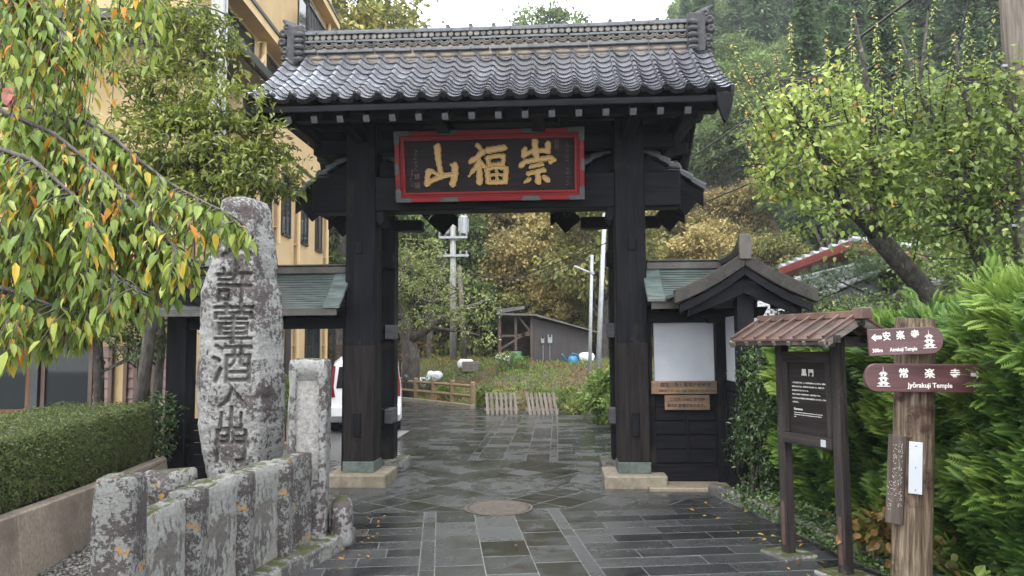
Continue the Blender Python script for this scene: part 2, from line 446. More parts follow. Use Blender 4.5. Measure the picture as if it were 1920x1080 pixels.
def raster_text(s, size, w, h, res, **k):
    """coverage of a text on a grid (rows from bottom), centred"""
    V, Fc = text_geo(s, size, **k); V = np.array(V)
    nx, ny = int(w / res), int(h / res); img = np.zeros((ny, nx), bool)
    for f in Fc:
        for i in range(1, len(f) - 1):
            t = np.array([V[f[0]][:2], V[f[i]][:2], V[f[i + 1]][:2]]) / res + np.array([nx / 2, ny / 2])
            x0, y0 = np.floor(t.min(0)).astype(int); x1, y1 = np.ceil(t.max(0)).astype(int)
            x0 = max(x0, 0); y0 = max(y0, 0); x1 = min(x1, nx - 1); y1 = min(y1, ny - 1)
            if x1 < x0 or y1 < y0: continue
            X, Y = np.meshgrid(np.arange(x0, x1 + 1) + .5, np.arange(y0, y1 + 1) + .5)
            def e(a, b): return (b[0] - a[0]) * (Y - a[1]) - (b[1] - a[1]) * (X - a[0])
            a, b, c = e(t[0], t[1]), e(t[1], t[2]), e(t[2], t[0])
            img[y0:y1 + 1, x0:x1 + 1] |= ((a >= 0) & (b >= 0) & (c >= 0)) | ((a <= 0) & (b <= 0) & (c <= 0))
    return img
def blur(a, n=1):
    a = a.astype(float)
    for _ in range(n):
        a = (np.roll(a, 1, 0) + np.roll(a, -1, 0) + 2 * a) / 4; a = (np.roll(a, 1, 1) + np.roll(a, -1, 1) + 2 * a) / 4
    return a

# ------------------------------------------------------------------ tiled roofs
def tile_roof(mb, path, ux, x0, x1, ncol, nrow, roll=.034, pan=.022, step=.024, seed=1, discs=0.0, sag=0.0, edge=0):
    rng = random.Random(seed); ux = Vector(ux).normalized(); cw = (x1 - x0) / ncol
    us = [0, .02, .05, .10, .17, .25, .34, .45, .57, .70, .82, .92, 1.0]
    prof = [-pan * .2, roll * .55, roll * .88, roll, roll * .86, roll * .42, -pan * .15, -pan * .65, -pan * .95, -pan, -pan * .82, -pan * .5, -pan * .2]
    def fr(s):
        T = (Vector(path(s + .004)) - Vector(path(s - .004))).normalized()
        N = T.cross(ux)
        if N.z < 0: N = -N
        return Vector(path(s)), N, T
    def wob(x): return -sag * math.cos(PI * (x / max(abs(x0), abs(x1))) * .5)
    for r in range(nrow):
        for c in range(ncol):
            j = rng.uniform(-.004, .004); js = rng.uniform(-.006, .006); tl = rng.uniform(-.003, .003)
            L = []
            for (s, lift) in ((r / nrow, .002), ((r + 1) / nrow + js / nrow, step + j), ((r + 1) / nrow + js / nrow, -.012 if r < nrow - 1 else -.035)):
                p, N, T = fr(s)
                for u, z in zip(us, prof):
                    q = p + ux * (x0 + (c + u) * cw) + N * (z + lift + tl * (u - .5) * 2)
                    q.z += wob(x0 + (c + u) * cw)
                    L.append(q)
            n = len(us)
            st = len(mb.v)
            mb.add(L, [(i, i + 1, n + i + 1, n + i) for i in range(n - 1)])
            mb.v = mb.v[:st] + [tuple(v) for v in L]
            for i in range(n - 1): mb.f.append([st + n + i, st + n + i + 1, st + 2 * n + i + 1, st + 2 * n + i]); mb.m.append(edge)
    if discs:
        p, N, T = fr(1.0)
        for c in range(ncol + 1):
            x = x0 + (c + .15) * cw
            if x > x1: continue
            o = p + ux * x + N * .012; o.z += wob(x)
            R = Matrix((ux, N, T)).transposed()
            st_f = len(mb.f); mb.lathe([(discs, -.06), (discs, .012), (discs * .82, .02), (discs * .78, .014), (.001, .016)], o, 10, 0, R)
            for a in range(3):
                mb.ball(o + (ux * math.cos(a * 2.09 + 1.57) + N * math.sin(a * 2.09 + 1.57)) * discs * .38 + T * .014, discs * .22, 6, 4)
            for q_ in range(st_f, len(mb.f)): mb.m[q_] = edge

# ================================================================== THE BLACK GATE
GATE_LOC = Vector((-.22, 9.75, 0)); GATE_RZ = rad(-3.5)
GM = Matrix.Translation(GATE_LOC) @ Matrix.Rotation(GATE_RZ, 4, 'Z')
gate = thing('temple_gate', 'large black wooden temple gate with a curved grey tile roof standing over the paved road', 'gate', GATE_LOC, GATE_RZ)
PX = 1.76
def post_mesh(x, y, wd, z0, z1):
    mb = MB(); mb.box2((x - wd / 2, y - wd / 2, z0), (x + wd / 2, y + wd / 2, z1)); return mb
for sx in (-1, 1):
    x = sx * PX
    p = post_mesh(x, 0, .39, .17, 4.72).build('post', m_wz, gate, bevel=.014)
    if sx == 1: p['label'] = 'right post with a newer spliced foot'
    # splice line and lower, browner timber sleeve
    mb = MB(); mb.box2((x - .199, -.199, .3), (x + .199, .199, 1.80)); mb.box2((x - .03, -.2005, 1.80), (x + .03, -.15, 1.86))
    mb.build('spliced_foot', woodM('spliced_wood', 'z', (.004, .0036, .004), (.024, .020, .019), .55, .5) if sx == -1 else bpy.data.materials['spliced_wood'], p, bevel=.008)
    mb = MB(); mb.box2((x - .207, -.207, .168), (x + .207, .207, .31)); mb.build('bronze_shoe', m_bronze, p, bevel=.01)
    for z, h in ((3.07, .16), (.78, .30)):
        mb = MB(); mb.box2((x - .05 + sx * .02, -.225, z - h / 2), (x + .05 + sx * .02, -.19, z + h / 2)); mb.build('wedge', m_wz, p, bevel=.006)
    mb = MB(); mb.prism([(0, 0), (.09, .0), (.105, -.05), (.1, -.16), (.05, -.2), (0, -.12)], (x - sx * .195, -.15, 3.56), (-sx, 0, 0), (0, 0, 1), (0, .3, 0))
    mb.build('bracket', m_wy, gate, bevel=.006)
    # stone plinths
    mb = MB(); mb.box2((x - .39, -.36, -.05), (x + .39, .34, .17)); mb.build('plinth', m_base_stone, gate, bevel=.025, seg=2)
    xr = sx * 1.70
    rp = post_mesh(xr, 1.12, .27, .16, 3.72).build('rear_post', m_wz, gate, bevel=.012)
    mb = MB(); mb.box2((xr - .30, .86, -.05), (xr + .30, 1.42, .16)); mb.build('plinth', m_kerb, gate, bevel=.02, seg=2)
    # ties from front post to rear post
    for z in (3.0, 1.98, .80):
        mb = MB(); mb.box2((xr - .06, .18, z - .11), (xr + .06, .995, z + .11)); mb.build('tie_rail', m_wy, gate, bevel=.006)
        mb = MB(); mb.box2((xr - sx * .135 - .055, .62, z - .10), (xr - sx * .135 + .055, .985, z + .10)); mb.build('tie_end', m_gwx if z < 2.5 else m_wy, gate, bevel=.008)

mb = MB(); mb.box2((-2.42, -.17, 3.56), (2.42, .16, 4.02)); mb.build('lintel', m_wx, gate, bevel=.015)
mb = MB(); mb.box2((-2.45, -.06, 4.36), (2.38, .06, 4.55)); mb.build('tie_beam', m_wx, gate, bevel=.01)
mb = MB(); mb.box2((-2.75, -.12, 4.72), (2.75, .12, 4.92)); mb.build('head_beam', m_wx, gate, bevel=.01)
for x in (-2.42, -PX, -.6, .6, PX, 2.42):
    mb = MB(); mb.prism([(-1.05, .12), (-1.05, .03), (-.95, 0), (.95, 0), (1.05, .03), (1.05, .12), (.9, .2), (-.9, .2)], (x - .08, 0, 4.47), (0, 1, 0), (0, 0, 1), (.16, 0, 0))
    mb.build('bracket_arm', m_wy, gate, bevel=.008)
    mb = MB(); mb.box2((x - .08, -.08, 4.93), (x + .08, .08, 5.45)); mb.build('roof_strut', m_wz, gate)
for y in (-.98, .98):
    mb = MB(); mb.box2((-2.72, y - .08, 4.52), (2.72, y + .08, 4.68)); mb.build('purlin', m_wx, gate, bevel=.008)

def slope_pt(t, sy):      # underside of the main roof, t 0 ridge .. 1 eave
    return Vector((0, sy * (.0 + 1.34 * t), 5.60 - 1.03 * t - .10 * math.sin(PI * t)))
for sy in (-1, 1):
    mb = MB(); top = [(sy * 1.34 * t, 5.60 - 1.03 * t - .10 * math.sin(PI * t)) for t in [i / 6 for i in range(7)]]
    mb.strip_prism(top, .03, (-2.74, 0, 0), (0, 1, 0), (0, 0, 1), (5.48, 0, 0)); mb.build('roof_boarding', m_wx, gate)
    mb = MB(); mb.box2((-2.76, sy * 1.36 - .025, 4.525), (2.76, sy * 1.36 + .025, 4.60)); mb.build('eave_board', m_wx, gate, bevel=.006)
    for i in range(16):
        x = -2.33 + i * (4.66 / 15)
        mb = MB(); a = slope_pt(.06, sy) - Vector((0, 0, .10)); b = slope_pt(.985, sy) - Vector((0, 0, .13))
        a.x = b.x = x; mb.beam(a, b, .072, .08)
        dd = (b - a).normalized(); mb.beam(b, b + dd * .004, .074, .082, mi=1)
        mb.build('rafter', [m_wy, m_end], gate)
for sx in (-1, 1):
    mb = MB()
    prof = [(-1.40, 4.60), (-1.0, 4.80), (-.5, 5.17), (0, 5.62), (.5, 5.17), (1.0, 4.80), (1.40, 4.60)]
    mb.strip_prism(prof, .20, (sx * 2.70 - .03, 0, 0), (0, 1, 0), (0, 0, 1), (.06, 0, 0))
    mb.build('bargeboard', m_wy, gate, bevel=.006)
    for sy in (-1, 1):
        mb = MB(); mb.prism([(-.10, .10), (.10, .10), (.075, -.06), (.03, -.21), (0, -.25), (-.03, -.21), (-.075, -.06)], (sx * 2.73, sy * 1.385 - .03, 4.52), (1, 0, 0), (0, 0, 1), (0, .06, 0))
        mb.build('pendant', m_wz, gate, bevel=.006)

# main roof tiles
for sy in (-1, 1):
    mb = MB()
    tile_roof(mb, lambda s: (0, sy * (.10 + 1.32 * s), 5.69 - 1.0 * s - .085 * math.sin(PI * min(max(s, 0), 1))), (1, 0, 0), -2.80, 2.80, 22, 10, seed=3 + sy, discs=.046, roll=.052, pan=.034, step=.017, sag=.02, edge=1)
    t = mb.build('roof_tiles', [m_tile, m_tile_edge_shade], gate)
    for p in t.data.polygons: p.use_smooth = True
    t.data.set_sharp_from_angle(angle=rad(42))
    for sx in (-1, 1):
        mb = MB()
        for r in range(10):
            s0, s1 = r / 10, (r + 1.12) / 10
            pt = lambda s: Vector((sx * 2.815, sy * (.10 + 1.32 * s), 5.68 - 1.0 * s - .085 * math.sin(PI * min(s, 1))))
            a, b = pt(s0), pt(s1)
            mb.beam(a - Vector((0, 0, .05)), b - Vector((0, 0, .028)), .035, .11)
        mb.build('verge_tiles', m_tile_dark, gate, bevel=.004)

# ridge
ridge = MB(); ridge.box2((-2.62, -.15, 5.60), (2.60, .15, 5.80)); rp_ = ridge.build('ridge', m_plaster_tan, gate)
RS = Matrix.Identity(4)
def rband(z0, z1, y, mat, seg, name):
    mb = MB(); rng = random.Random(int(z0 * 100)); x = -2.63
    while x < 2.6:
        L = min(seg * rng.uniform(.9, 1.1), 2.61 - x)
        dz = rng.uniform(-.004, .004) - .012 * math.cos(x / 2.62 * PI / 2)
        mb.box2((x + .002, -y - rng.uniform(0, .006), z0 + dz), (x + L - .002, y + rng.uniform(0, .006), z1 + dz)); x += seg
        if L < seg * .5: break
    return mb.build(name, mat, rp_, bevel=.006)
rband(5.715, 5.758, .21, m_ridge, .26, 'ridge_course')
rband(5.862, 5.896, .19, m_ridge, .26, 'ridge_course')
rband(5.975, 6.02, .19, m_ridge, .26, 'ridge_course')
mb = MB(); mb.box2((-2.60, -.125, 5.757), (2.58, .125, 5.98)); mb.build('ridge_core', m_tile_dark, rp_)
mb = MB(); mb.tube([(-2.62, 0, 6.005), (-1.3, 0, 5.99), (0, 0, 5.985), (1.3, 0, 5.99), (2.6, 0, 6.005)], .105, 14)
for i in range(17):
    x = -2.5 + i * .3125; mb.box((x, 0, 6.10), (.05, .10, .045))
    mb.tube([(x - .02, 0, 6.0), (x + .02, 0, 6.0)], .112, 14)
mb.build('ridge_cap', m_tile_dark, rp_, bevel=.004)
mb = MB(); R = Matrix.Rotation(rad(90), 3, 'X')
for i in range(60):      # round tile ends
    x = -2.56 + i * .0868
    mb.lathe([(.0405, -.17), (.0405, .172), (.036, .182), (.032, .172), (.015, .174), (.001, .176)], (x, 0, 5.935), 14, 0, R)
mb.build('disc_course', m_tile_pale, rp_)
mb = MB()
for i in range(36):      # interlocking arcs
    x = -2.50 + i * .1425
    for q in (.070, .046):
        pts = [(x + q * math.cos(a), -.168 - (.070 - q) * .3, 5.857 + q * .92 * math.sin(a)) for a in [PI + k * PI / 8 for k in range(9)]]
        mb.tube(pts, .0115, 5)
    x2 = x + .0712
    mb.tube([(x2 - .045, -.150, 5.775), (x2 - .02, -.153, 5.83), (x2, -.155, 5.852), (x2 + .02, -.153, 5.83), (x2 + .045, -.150, 5.775)], .012, 5)
mb.build('arc_course', m_tile_pale, rp_)
mb = MB(); rr = random.Random(8)
for i in range(22):      # plaster scallops where tiles meet the ridge
    x = -2.80 + (i + .66) * .2545
    if abs(x) < 2.6: mb.ball((x, -.15, 5.665 - .01 * math.cos(x / 2.6 * 1.5)), (.118, .03, .032), 10, 6)
mb.build('plaster_scallops', m_plaster_tan, rp_, smooth=True)
for sx in (-1, 1):
    x = sx * 2.66; mb = MB()
    mb.prism([(-.11, -.02), (.11, -.02), (.13, .12), (.12, .34), (.15, .40), (.10, .50), (-.10, .50), (-.12, .34), (-.12, .12)], (x, -.22, 5.60), (sx, 0, 0), (0, 0, 1), (0, .44, 0))
    for k in range(5):
        mb.ball((x - sx * .05, -.235, 5.62 + k * .085), (.075, .05, .048), 10, 6)
    for k, (dx, dz, q) in enumerate(((.15, .14, .07), (.19, .26, .065), (.17, .38, .07), (.12, .47, .06), (.16, .04, .05))):
        mb.lathe([(q, -.2), (q, .2), (q * .6, .23), (.001, .21)], (x + sx * dx, 0, 5.62 + dz), 10, 0, R)
    pts = [(x - sx * .02, 0, 6.02), (x + sx * .06, 0, 6.12), (x + sx * .15, 0, 6.19), (x + sx * .26, 0, 6.28)]
    mb.tube(pts, [.10, .085, .06, .018], 12)
    mb.build('ridge_ornament', m_tile_dark, gate, bevel=.008)

# two small roofs running back over the rear posts
SP = [(0, 4.33), (.22, 4.30), (.42, 4.215), (.60, 4.09), (.80, 3.935), (1.03, 3.765)]
def sprof(t):
    L = t * (len(SP) - 1); i = min(int(max(L, 0)), len(SP) - 2); f = L - i
    return SP[i][0] + (SP[i + 1][0] - SP[i][0]) * f, SP[i][1] + (SP[i + 1][1] - SP[i][1]) * f
for sx in (-1, 1):
    xc = sx * 1.75
    sr = thing('side_roof', None, None); sr.parent = gate
    for q in (-1, 1):
        mb = MB()
        tile_roof(mb, lambda s: (xc + q * sprof(s)[0], 0, sprof(s)[1] + .07), (0, 1, 0), .28, 1.72, 6, 7, seed=11 + q, discs=.036, roll=.03, pan=.02)
        mb.build('roof_tiles', m_tile_dark, sr)
        mb = MB(); mb.strip_prism([(q * a, b + .03) for a, b in SP], .03, (xc, .24, 0), (1, 0, 0), (0, 0, 1), (0, 1.50, 0)); mb.build('roof_boarding', m_wy, sr)
        for i in range(7):
            y = .34 + i * .205; mb = MB()
            mb.strip_prism([(q * a, b - .005) for a, b in SP[:5]] + [(q * .95, 3.82)], .055, (xc, y, 0), (1, 0, 0), (0, 0, 1), (0, .05, 0)); mb.build('rafter', m_wx, sr)
        for y in (.22, 1.70):     # verge tiles following the slope
            mb = MB()
            for r in range(7):
                a = sprof(r / 7); b = sprof((r + 1.1) / 7)
                mb.beam((xc + q * a[0], y, a[1] + .07), (xc + q * b[0], y, b[1] + .092), .16, .035)
                mb.tube([(xc + q * a[0], y - .03, a[1] + .10), (xc + q * b[0], y - .03, b[1] + .125)], [.038, .048], 8)
            a = sprof(.68); mb.lathe([(.055, -.09), (.055, 0), (.03, .008), (.001, .004)], (xc + q * a[0], y - .06, a[1] + .13), 12, 0, R)
            mb.build('verge_tiles', m_ridge, sr, bevel=.004)
    for y in (.20, 1.66):
        mb = MB(); pr = [(-a, b) for a, b in SP[::-1]] + SP[1:]
        th = .17
        mb.strip_prism([(a, b + .02) for a, b in pr], th, (xc, y, 0), (1, 0, 0), (0, 0, 1), (0, .05, 0))
        for q in (-1, 1):
            mb.prism([(q * .72, 3.90), (q * .98, 3.72), (q * .80, 3.50), (q * .55, 3.72)], (xc, y + .004, 0), (1, 0, 0), (0, 0, 1), (0, .042, 0))
        mb.build('bargeboard', m_wx, sr, bevel=.005)
    mb = MB(); mb.prism([(-.60, 4.02), (-.5, 4.12), (-.3, 4.245), (0, 4.31), (.3, 4.245), (.5, 4.12), (.60, 4.02)], (xc, .06, 0), (1, 0, 0), (0, 0, 1), (0, .10, 0)); mb.build('gable_board', m_wx, sr, bevel=.006)
    mb = MB(); mb.box2((xc - .58, 1.02, 3.48), (xc + .58, 1.22, 3.64)); mb.build('cross_beam', m_wx, sr, bevel=.01)
    mb = MB()
    for q in (-1, 1): mb.box2((xc + q * .52 - .07, .2, 3.86), (xc + q * .52 + .07, 1.70, 3.99))
    mb.build('purlin', m_wy, sr, bevel=.01)
    mb = MB()
    for k in range(4):
        mb.lathe([(.12, -.3), (.135 - .008 * k, .0), (.12, .02), (.001, .015)], (xc + sx * .60, .13, 4.03 + k * .032), 12, 0, Matrix.Diagonal((1, .7, 1)) @ Matrix.Rotation(0, 3, 'X') @ Matrix.Diagonal((1, 1, .05)))
    mb.build('end_tile_stack', m_tile_dark, sr)

# ================================================================== NAME PLAQUE
pl_loc = GM @ Vector((-.035, -.36, 4.09))
plaque = thing('name_plaque', 'red framed dark wooden plaque with three raised golden characters hanging on the gate', 'plaque', pl_loc, 0)
plaque.rotation_euler = (rad(11), 0, GATE_RZ)
PW, PH = 2.42, .90
mb = MB(); mb.box2((-PW / 2 + .11, -.03, -PH / 2 + .11), (PW / 2 - .11, .04, PH / 2 - .11)); mb.build('panel', m_panel, plaque)
# moulded frame: outer flat, inner bead
def frame(mb, w, h, t, y0, y1, k0=0):
    prof = [(0, y0)]
    o = [(-w / 2, -h / 2), (w / 2, -h / 2), (w / 2, h / 2), (-w / 2, h / 2)]
    i = [(-w / 2 + t, -h / 2 + t), (w / 2 - t, -h / 2 + t), (w / 2 - t, h / 2 - t), (-w / 2 + t, h / 2 - t)]
    vs = [(x, y, z) for y in (y0, y1) for pts in (o, i) for x, z in pts]
    fs = []
    for k in range(4):
        l = (k + 1) % 4
        fs += [(k, l, 4 + l, 4 + k), (8 + k, 12 + k, 12 + l, 8 + l), (k, 8 + k, 8 + l, l), (4 + k, 4 + l, 12 + l, 12 + k)]
    mb.add(vs, fs)
mb = MB(); frame(mb, PW, PH, .062, -.10, .05); frame(mb, PW - .124, PH - .124, .030, -.070, .048); frame(mb, PW - .184, PH - .184, .032, -.085, .046)
fr_ = mb.build('frame', m_red, plaque, bevel=.008, seg=2)
def fit_(mb): mb.build('corner_fitting' if len(mb.f) > 8 else 'edge_fitting', m_iron, fr_, bevel=.005)
for sx in (-1, 1):
    for sz in (-1, 1):
        mb = MB(); x, z = sx * (PW / 2 + .004), sz * (PH / 2 + .004)
        mb.prism([(0, 0), (-.19, 0), (-.22, -.03), (-.19, -.06), (-.072, -.06), (-.072, -.15), (-.036, -.19), (0, -.16)], (x, -.106, z), (sx, 0, 0), (0, 0, sz), (0, .15, 0)); fit_(mb)
for x in (-.5, .5):
    for sz in (-1, 1):
        x2 = x + (.03 if x > 0 else -.02)
        mb = MB(); mb.prism([(-.13, 0), (.13, 0), (.10, -.06), (-.10, -.06)], (x2, -.106, sz * (PH / 2 + .004)), (1, 0, 0), (0, 0, sz), (0, .15, 0)); fit_(mb)
for sx in (-1, 1):
    mb = MB(); mb.prism([(0, -.09), (0, .09), (-.05, .06), (-.05, -.06)], (sx * (PW / 2 + .004), -.106, -.02), (sx, 0, 0), (0, 0, 1), (0, .15, 0)); fit_(mb)
# gold characters, brush strokes (centre-line points with widths, in plaque measure)
ST = {
 'mountain': [[(473, 245, 66), (478, 350, 56), (490, 440, 46), (508, 505, 44)], [(380, 478, 58), (368, 530, 46), (364, 592, 58)], [(400, 468, 40), (440, 490, 36), (495, 520, 34)],
       [(365, 585, 44), (450, 548, 46), (560, 512, 44), (630, 510, 44)], [(636, 425, 66), (640, 500, 56), (612, 598, 62)], [(605, 418, 26), (640, 428, 60)]],
 'fortune': [[(862, 240, 46), (880, 258, 44)], [(908, 302, 58), (855, 350, 48), (795, 388, 50)], [(868, 380, 50), (874, 480, 52), (872, 585, 62)], [(852, 425, 46), (810, 480, 38), (772, 528, 20)],
       [(880, 395, 36), (922, 438, 46)], [(962, 288, 66), (1040, 276, 60), (1115, 268, 60)], [(950, 360, 40), (1030, 344, 40), (1108, 344, 42)], [(952, 365, 36), (972, 428, 38)], [(1110, 350, 38), (1098, 422, 40)],
       [(968, 428, 30), (1096, 412, 30)], [(948, 470, 46), (958, 590, 46)], [(950, 462, 36), (1045, 448, 36), (1128, 460, 42)], [(1132, 465, 46), (1118, 585, 54)], [(955, 590, 40), (1040, 594, 40), (1120, 588, 42)], [(1038, 462, 26), (1040, 590, 26)], [(962, 524, 24), (1120, 518, 24)]],
 'lofty': [[(1410, 214, 62), (1412, 270, 56), (1405, 320, 56)], [(1312, 290, 56), (1306, 340, 58)], [(1306, 336, 46), (1400, 302, 40), (1530, 300, 46)], [(1536, 240, 56), (1530, 305, 58)],
       [(1418, 320, 56), (1428, 366, 46)], [(1275, 440, 50), (1310, 402, 46), (1430, 386, 44), (1560, 370, 48), (1592, 392, 40)], [(1560, 408, 44), (1592, 392, 36)], [(1368, 452, 36), (1420, 440, 36), (1476, 430, 38)],
       [(1342, 516, 42), (1420, 500, 40), (1494, 484, 46)], [(1436, 505, 44), (1436, 592, 60)], [(1348, 572, 42), (1308, 598, 24)], [(1498, 556, 50), (1530, 582, 46)]],
}
m_gold, ntg, bg_ = newmat('gilded_lettering')
at = ntg.nodes.new('ShaderNodeAttribute'); at.attribute_name = 'v'
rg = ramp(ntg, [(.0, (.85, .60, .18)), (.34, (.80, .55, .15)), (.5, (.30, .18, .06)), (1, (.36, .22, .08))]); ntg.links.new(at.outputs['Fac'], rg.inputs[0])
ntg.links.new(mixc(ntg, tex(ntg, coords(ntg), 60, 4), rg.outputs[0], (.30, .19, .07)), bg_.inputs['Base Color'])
for l in list(ntg.links):
    pass
bg_.inputs['Metallic'].default_value = .2; bg_.inputs['Roughness'].default_value = .42
SCL = .001335
lock = []
for nm, strokes in ST.items():
    allp = np.array([p for s in strokes for p in s]); x0, y0 = allp[:, 0].min() - 50, allp[:, 1].min() - 50; x1, y1 = allp[:, 0].max() + 50, allp[:, 1].max() + 50
    res = 2.6; gx = np.arange(x0, x1, res); gy = np.arange(y0, y1, res); X, Y = np.meshgrid(gx, gy)
    X2 = X + 3.0 * np.sin(Y * .11) + 2 * np.sin(Y * .31 + X * .07); Y2 = Y + 3.0 * np.sin(X * .12)
    Dm = np.full(X.shape, 1e9)
    for s in strokes:
        for a, b in zip(s[:-1], s[1:]):
            ab = np.array([b[0] - a[0], b[1] - a[1]], float); t = np.clip(((X2 - a[0]) * ab[0] + (Y2 - a[1]) * ab[1]) / (ab @ ab), 0, 1)
            d = np.hypot(X2 - a[0] - t * ab[0], Y2 - a[1] - t * ab[1]) - (a[2] + (b[2] - a[2]) * t) / 2 - 3.0
            Dm = np.minimum(Dm, d)
    ins = Dm < 1.5
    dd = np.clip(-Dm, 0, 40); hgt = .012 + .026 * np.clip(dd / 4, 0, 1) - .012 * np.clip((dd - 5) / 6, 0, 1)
    hgt[Dm > -.5] = .0
    cx = (X - 970) * SCL * 1.0 + .0; cz = -(Y - 430) * SCL
    V = np.stack([cx, -.031 - hgt, cz], -1).reshape(-1, 3)
    idx = np.arange(X.size).reshape(X.shape)
    ok = ins[:-1, :-1] & ins[1:, :-1] & ins[:-1, 1:] & ins[1:, 1:]
    q = np.stack([idx[:-1, :-1], idx[1:, :-1], idx[1:, 1:], idx[:-1, 1:]], -1)[ok]
    used = np.unique(q); rm = np.full(X.size, -1); rm[used] = np.arange(len(used))
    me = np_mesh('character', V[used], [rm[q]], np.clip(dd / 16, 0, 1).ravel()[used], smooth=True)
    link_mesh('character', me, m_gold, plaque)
# small faded writing and seals at both ends
m_faded = M('faded_writing', (.12, .10, .10), (.20, .17, .17), 30, rough=.7, bump=0)
m_seal = M('faded_red_seal', (.12, .05, .05), (.22, .12, .12), 40, rough=.7, bump=0)
def squiggles(mb, x, z0, z1, wd, n, y, rng, t=.004, un=(0, -1, 0), ux=(1, 0, 0), uz=(0, 0, 1)):
    ux = Vector(ux); uz = Vector(uz); un = Vector(un)
    st = (z0 - z1) / n
    for i in range(n):
        zc = z0 - (i + .5) * st
        for k in range(rng.randint(3, 5)):
            a = (rng.uniform(-.5, .5) * wd, rng.uniform(-.42, .42) * st); ang = rng.choice([0, 0, 1.57, 1.57, .8, -.8]) + rng.uniform(-.2, .2); L = rng.uniform(.25, .55) * min(wd, st)
            p0 = ux * (x + a[0] - math.cos(ang) * L / 2) + uz * (zc + a[1] - math.sin(ang) * L / 2) + un * (y + k * .0004 + i * .00003)
            p1 = p0 + ux * math.cos(ang) * L + uz * math.sin(ang) * L
            mb.beam(p0, p1, t, .0015, up=un)
mb = MB(); rq = random.Random(5)
squiggles(mb, 1.00, .28, -.30, .035, 8, .032, rq); squiggles(mb, -.95, .22, -.05, .04, 6, .032, rq); squiggles(mb, -1.01, -.02, -.25, .035, 4, .032, rq)
mb.build('inscription', m_faded, plaque)
mb = MB()
for (x, z, a, b) in ((-.94, -.12, .05, .06), (-.94, -.235, .06, .06), (.865, .25, .04, .10)):
    frame0 = [(-a / 2, -b / 2), (a / 2, -b / 2), (a / 2, b / 2), (-a / 2, b / 2)]
    for p, q2 in zip(frame0, frame0[1:] + frame0[:1]): mb.beam((x + p[0], -.0325, z + p[1]), (x + q2[0], -.0325, z + q2[1]), .005, .002, up=(0, -1, 0))
    for k in range(3): mb.box((x, -.0322, z - b / 2 + b * (k + 1) / 4), (a * .7, .0016, .006))
mb.build('seal', m_seal, plaque)
mb = MB()
for sx in (-1, 1):
    mb.tube([(sx * .9, .05, PH / 2 - .05), (sx * .9, .30, PH / 2 + .16)], .012, 6); mb.tube([(sx * .9, .05, -PH / 2 + .06), (sx * .9, .22, -PH / 2 + .06)], .02, 6)
mb.build('hanger', m_iron, plaque)

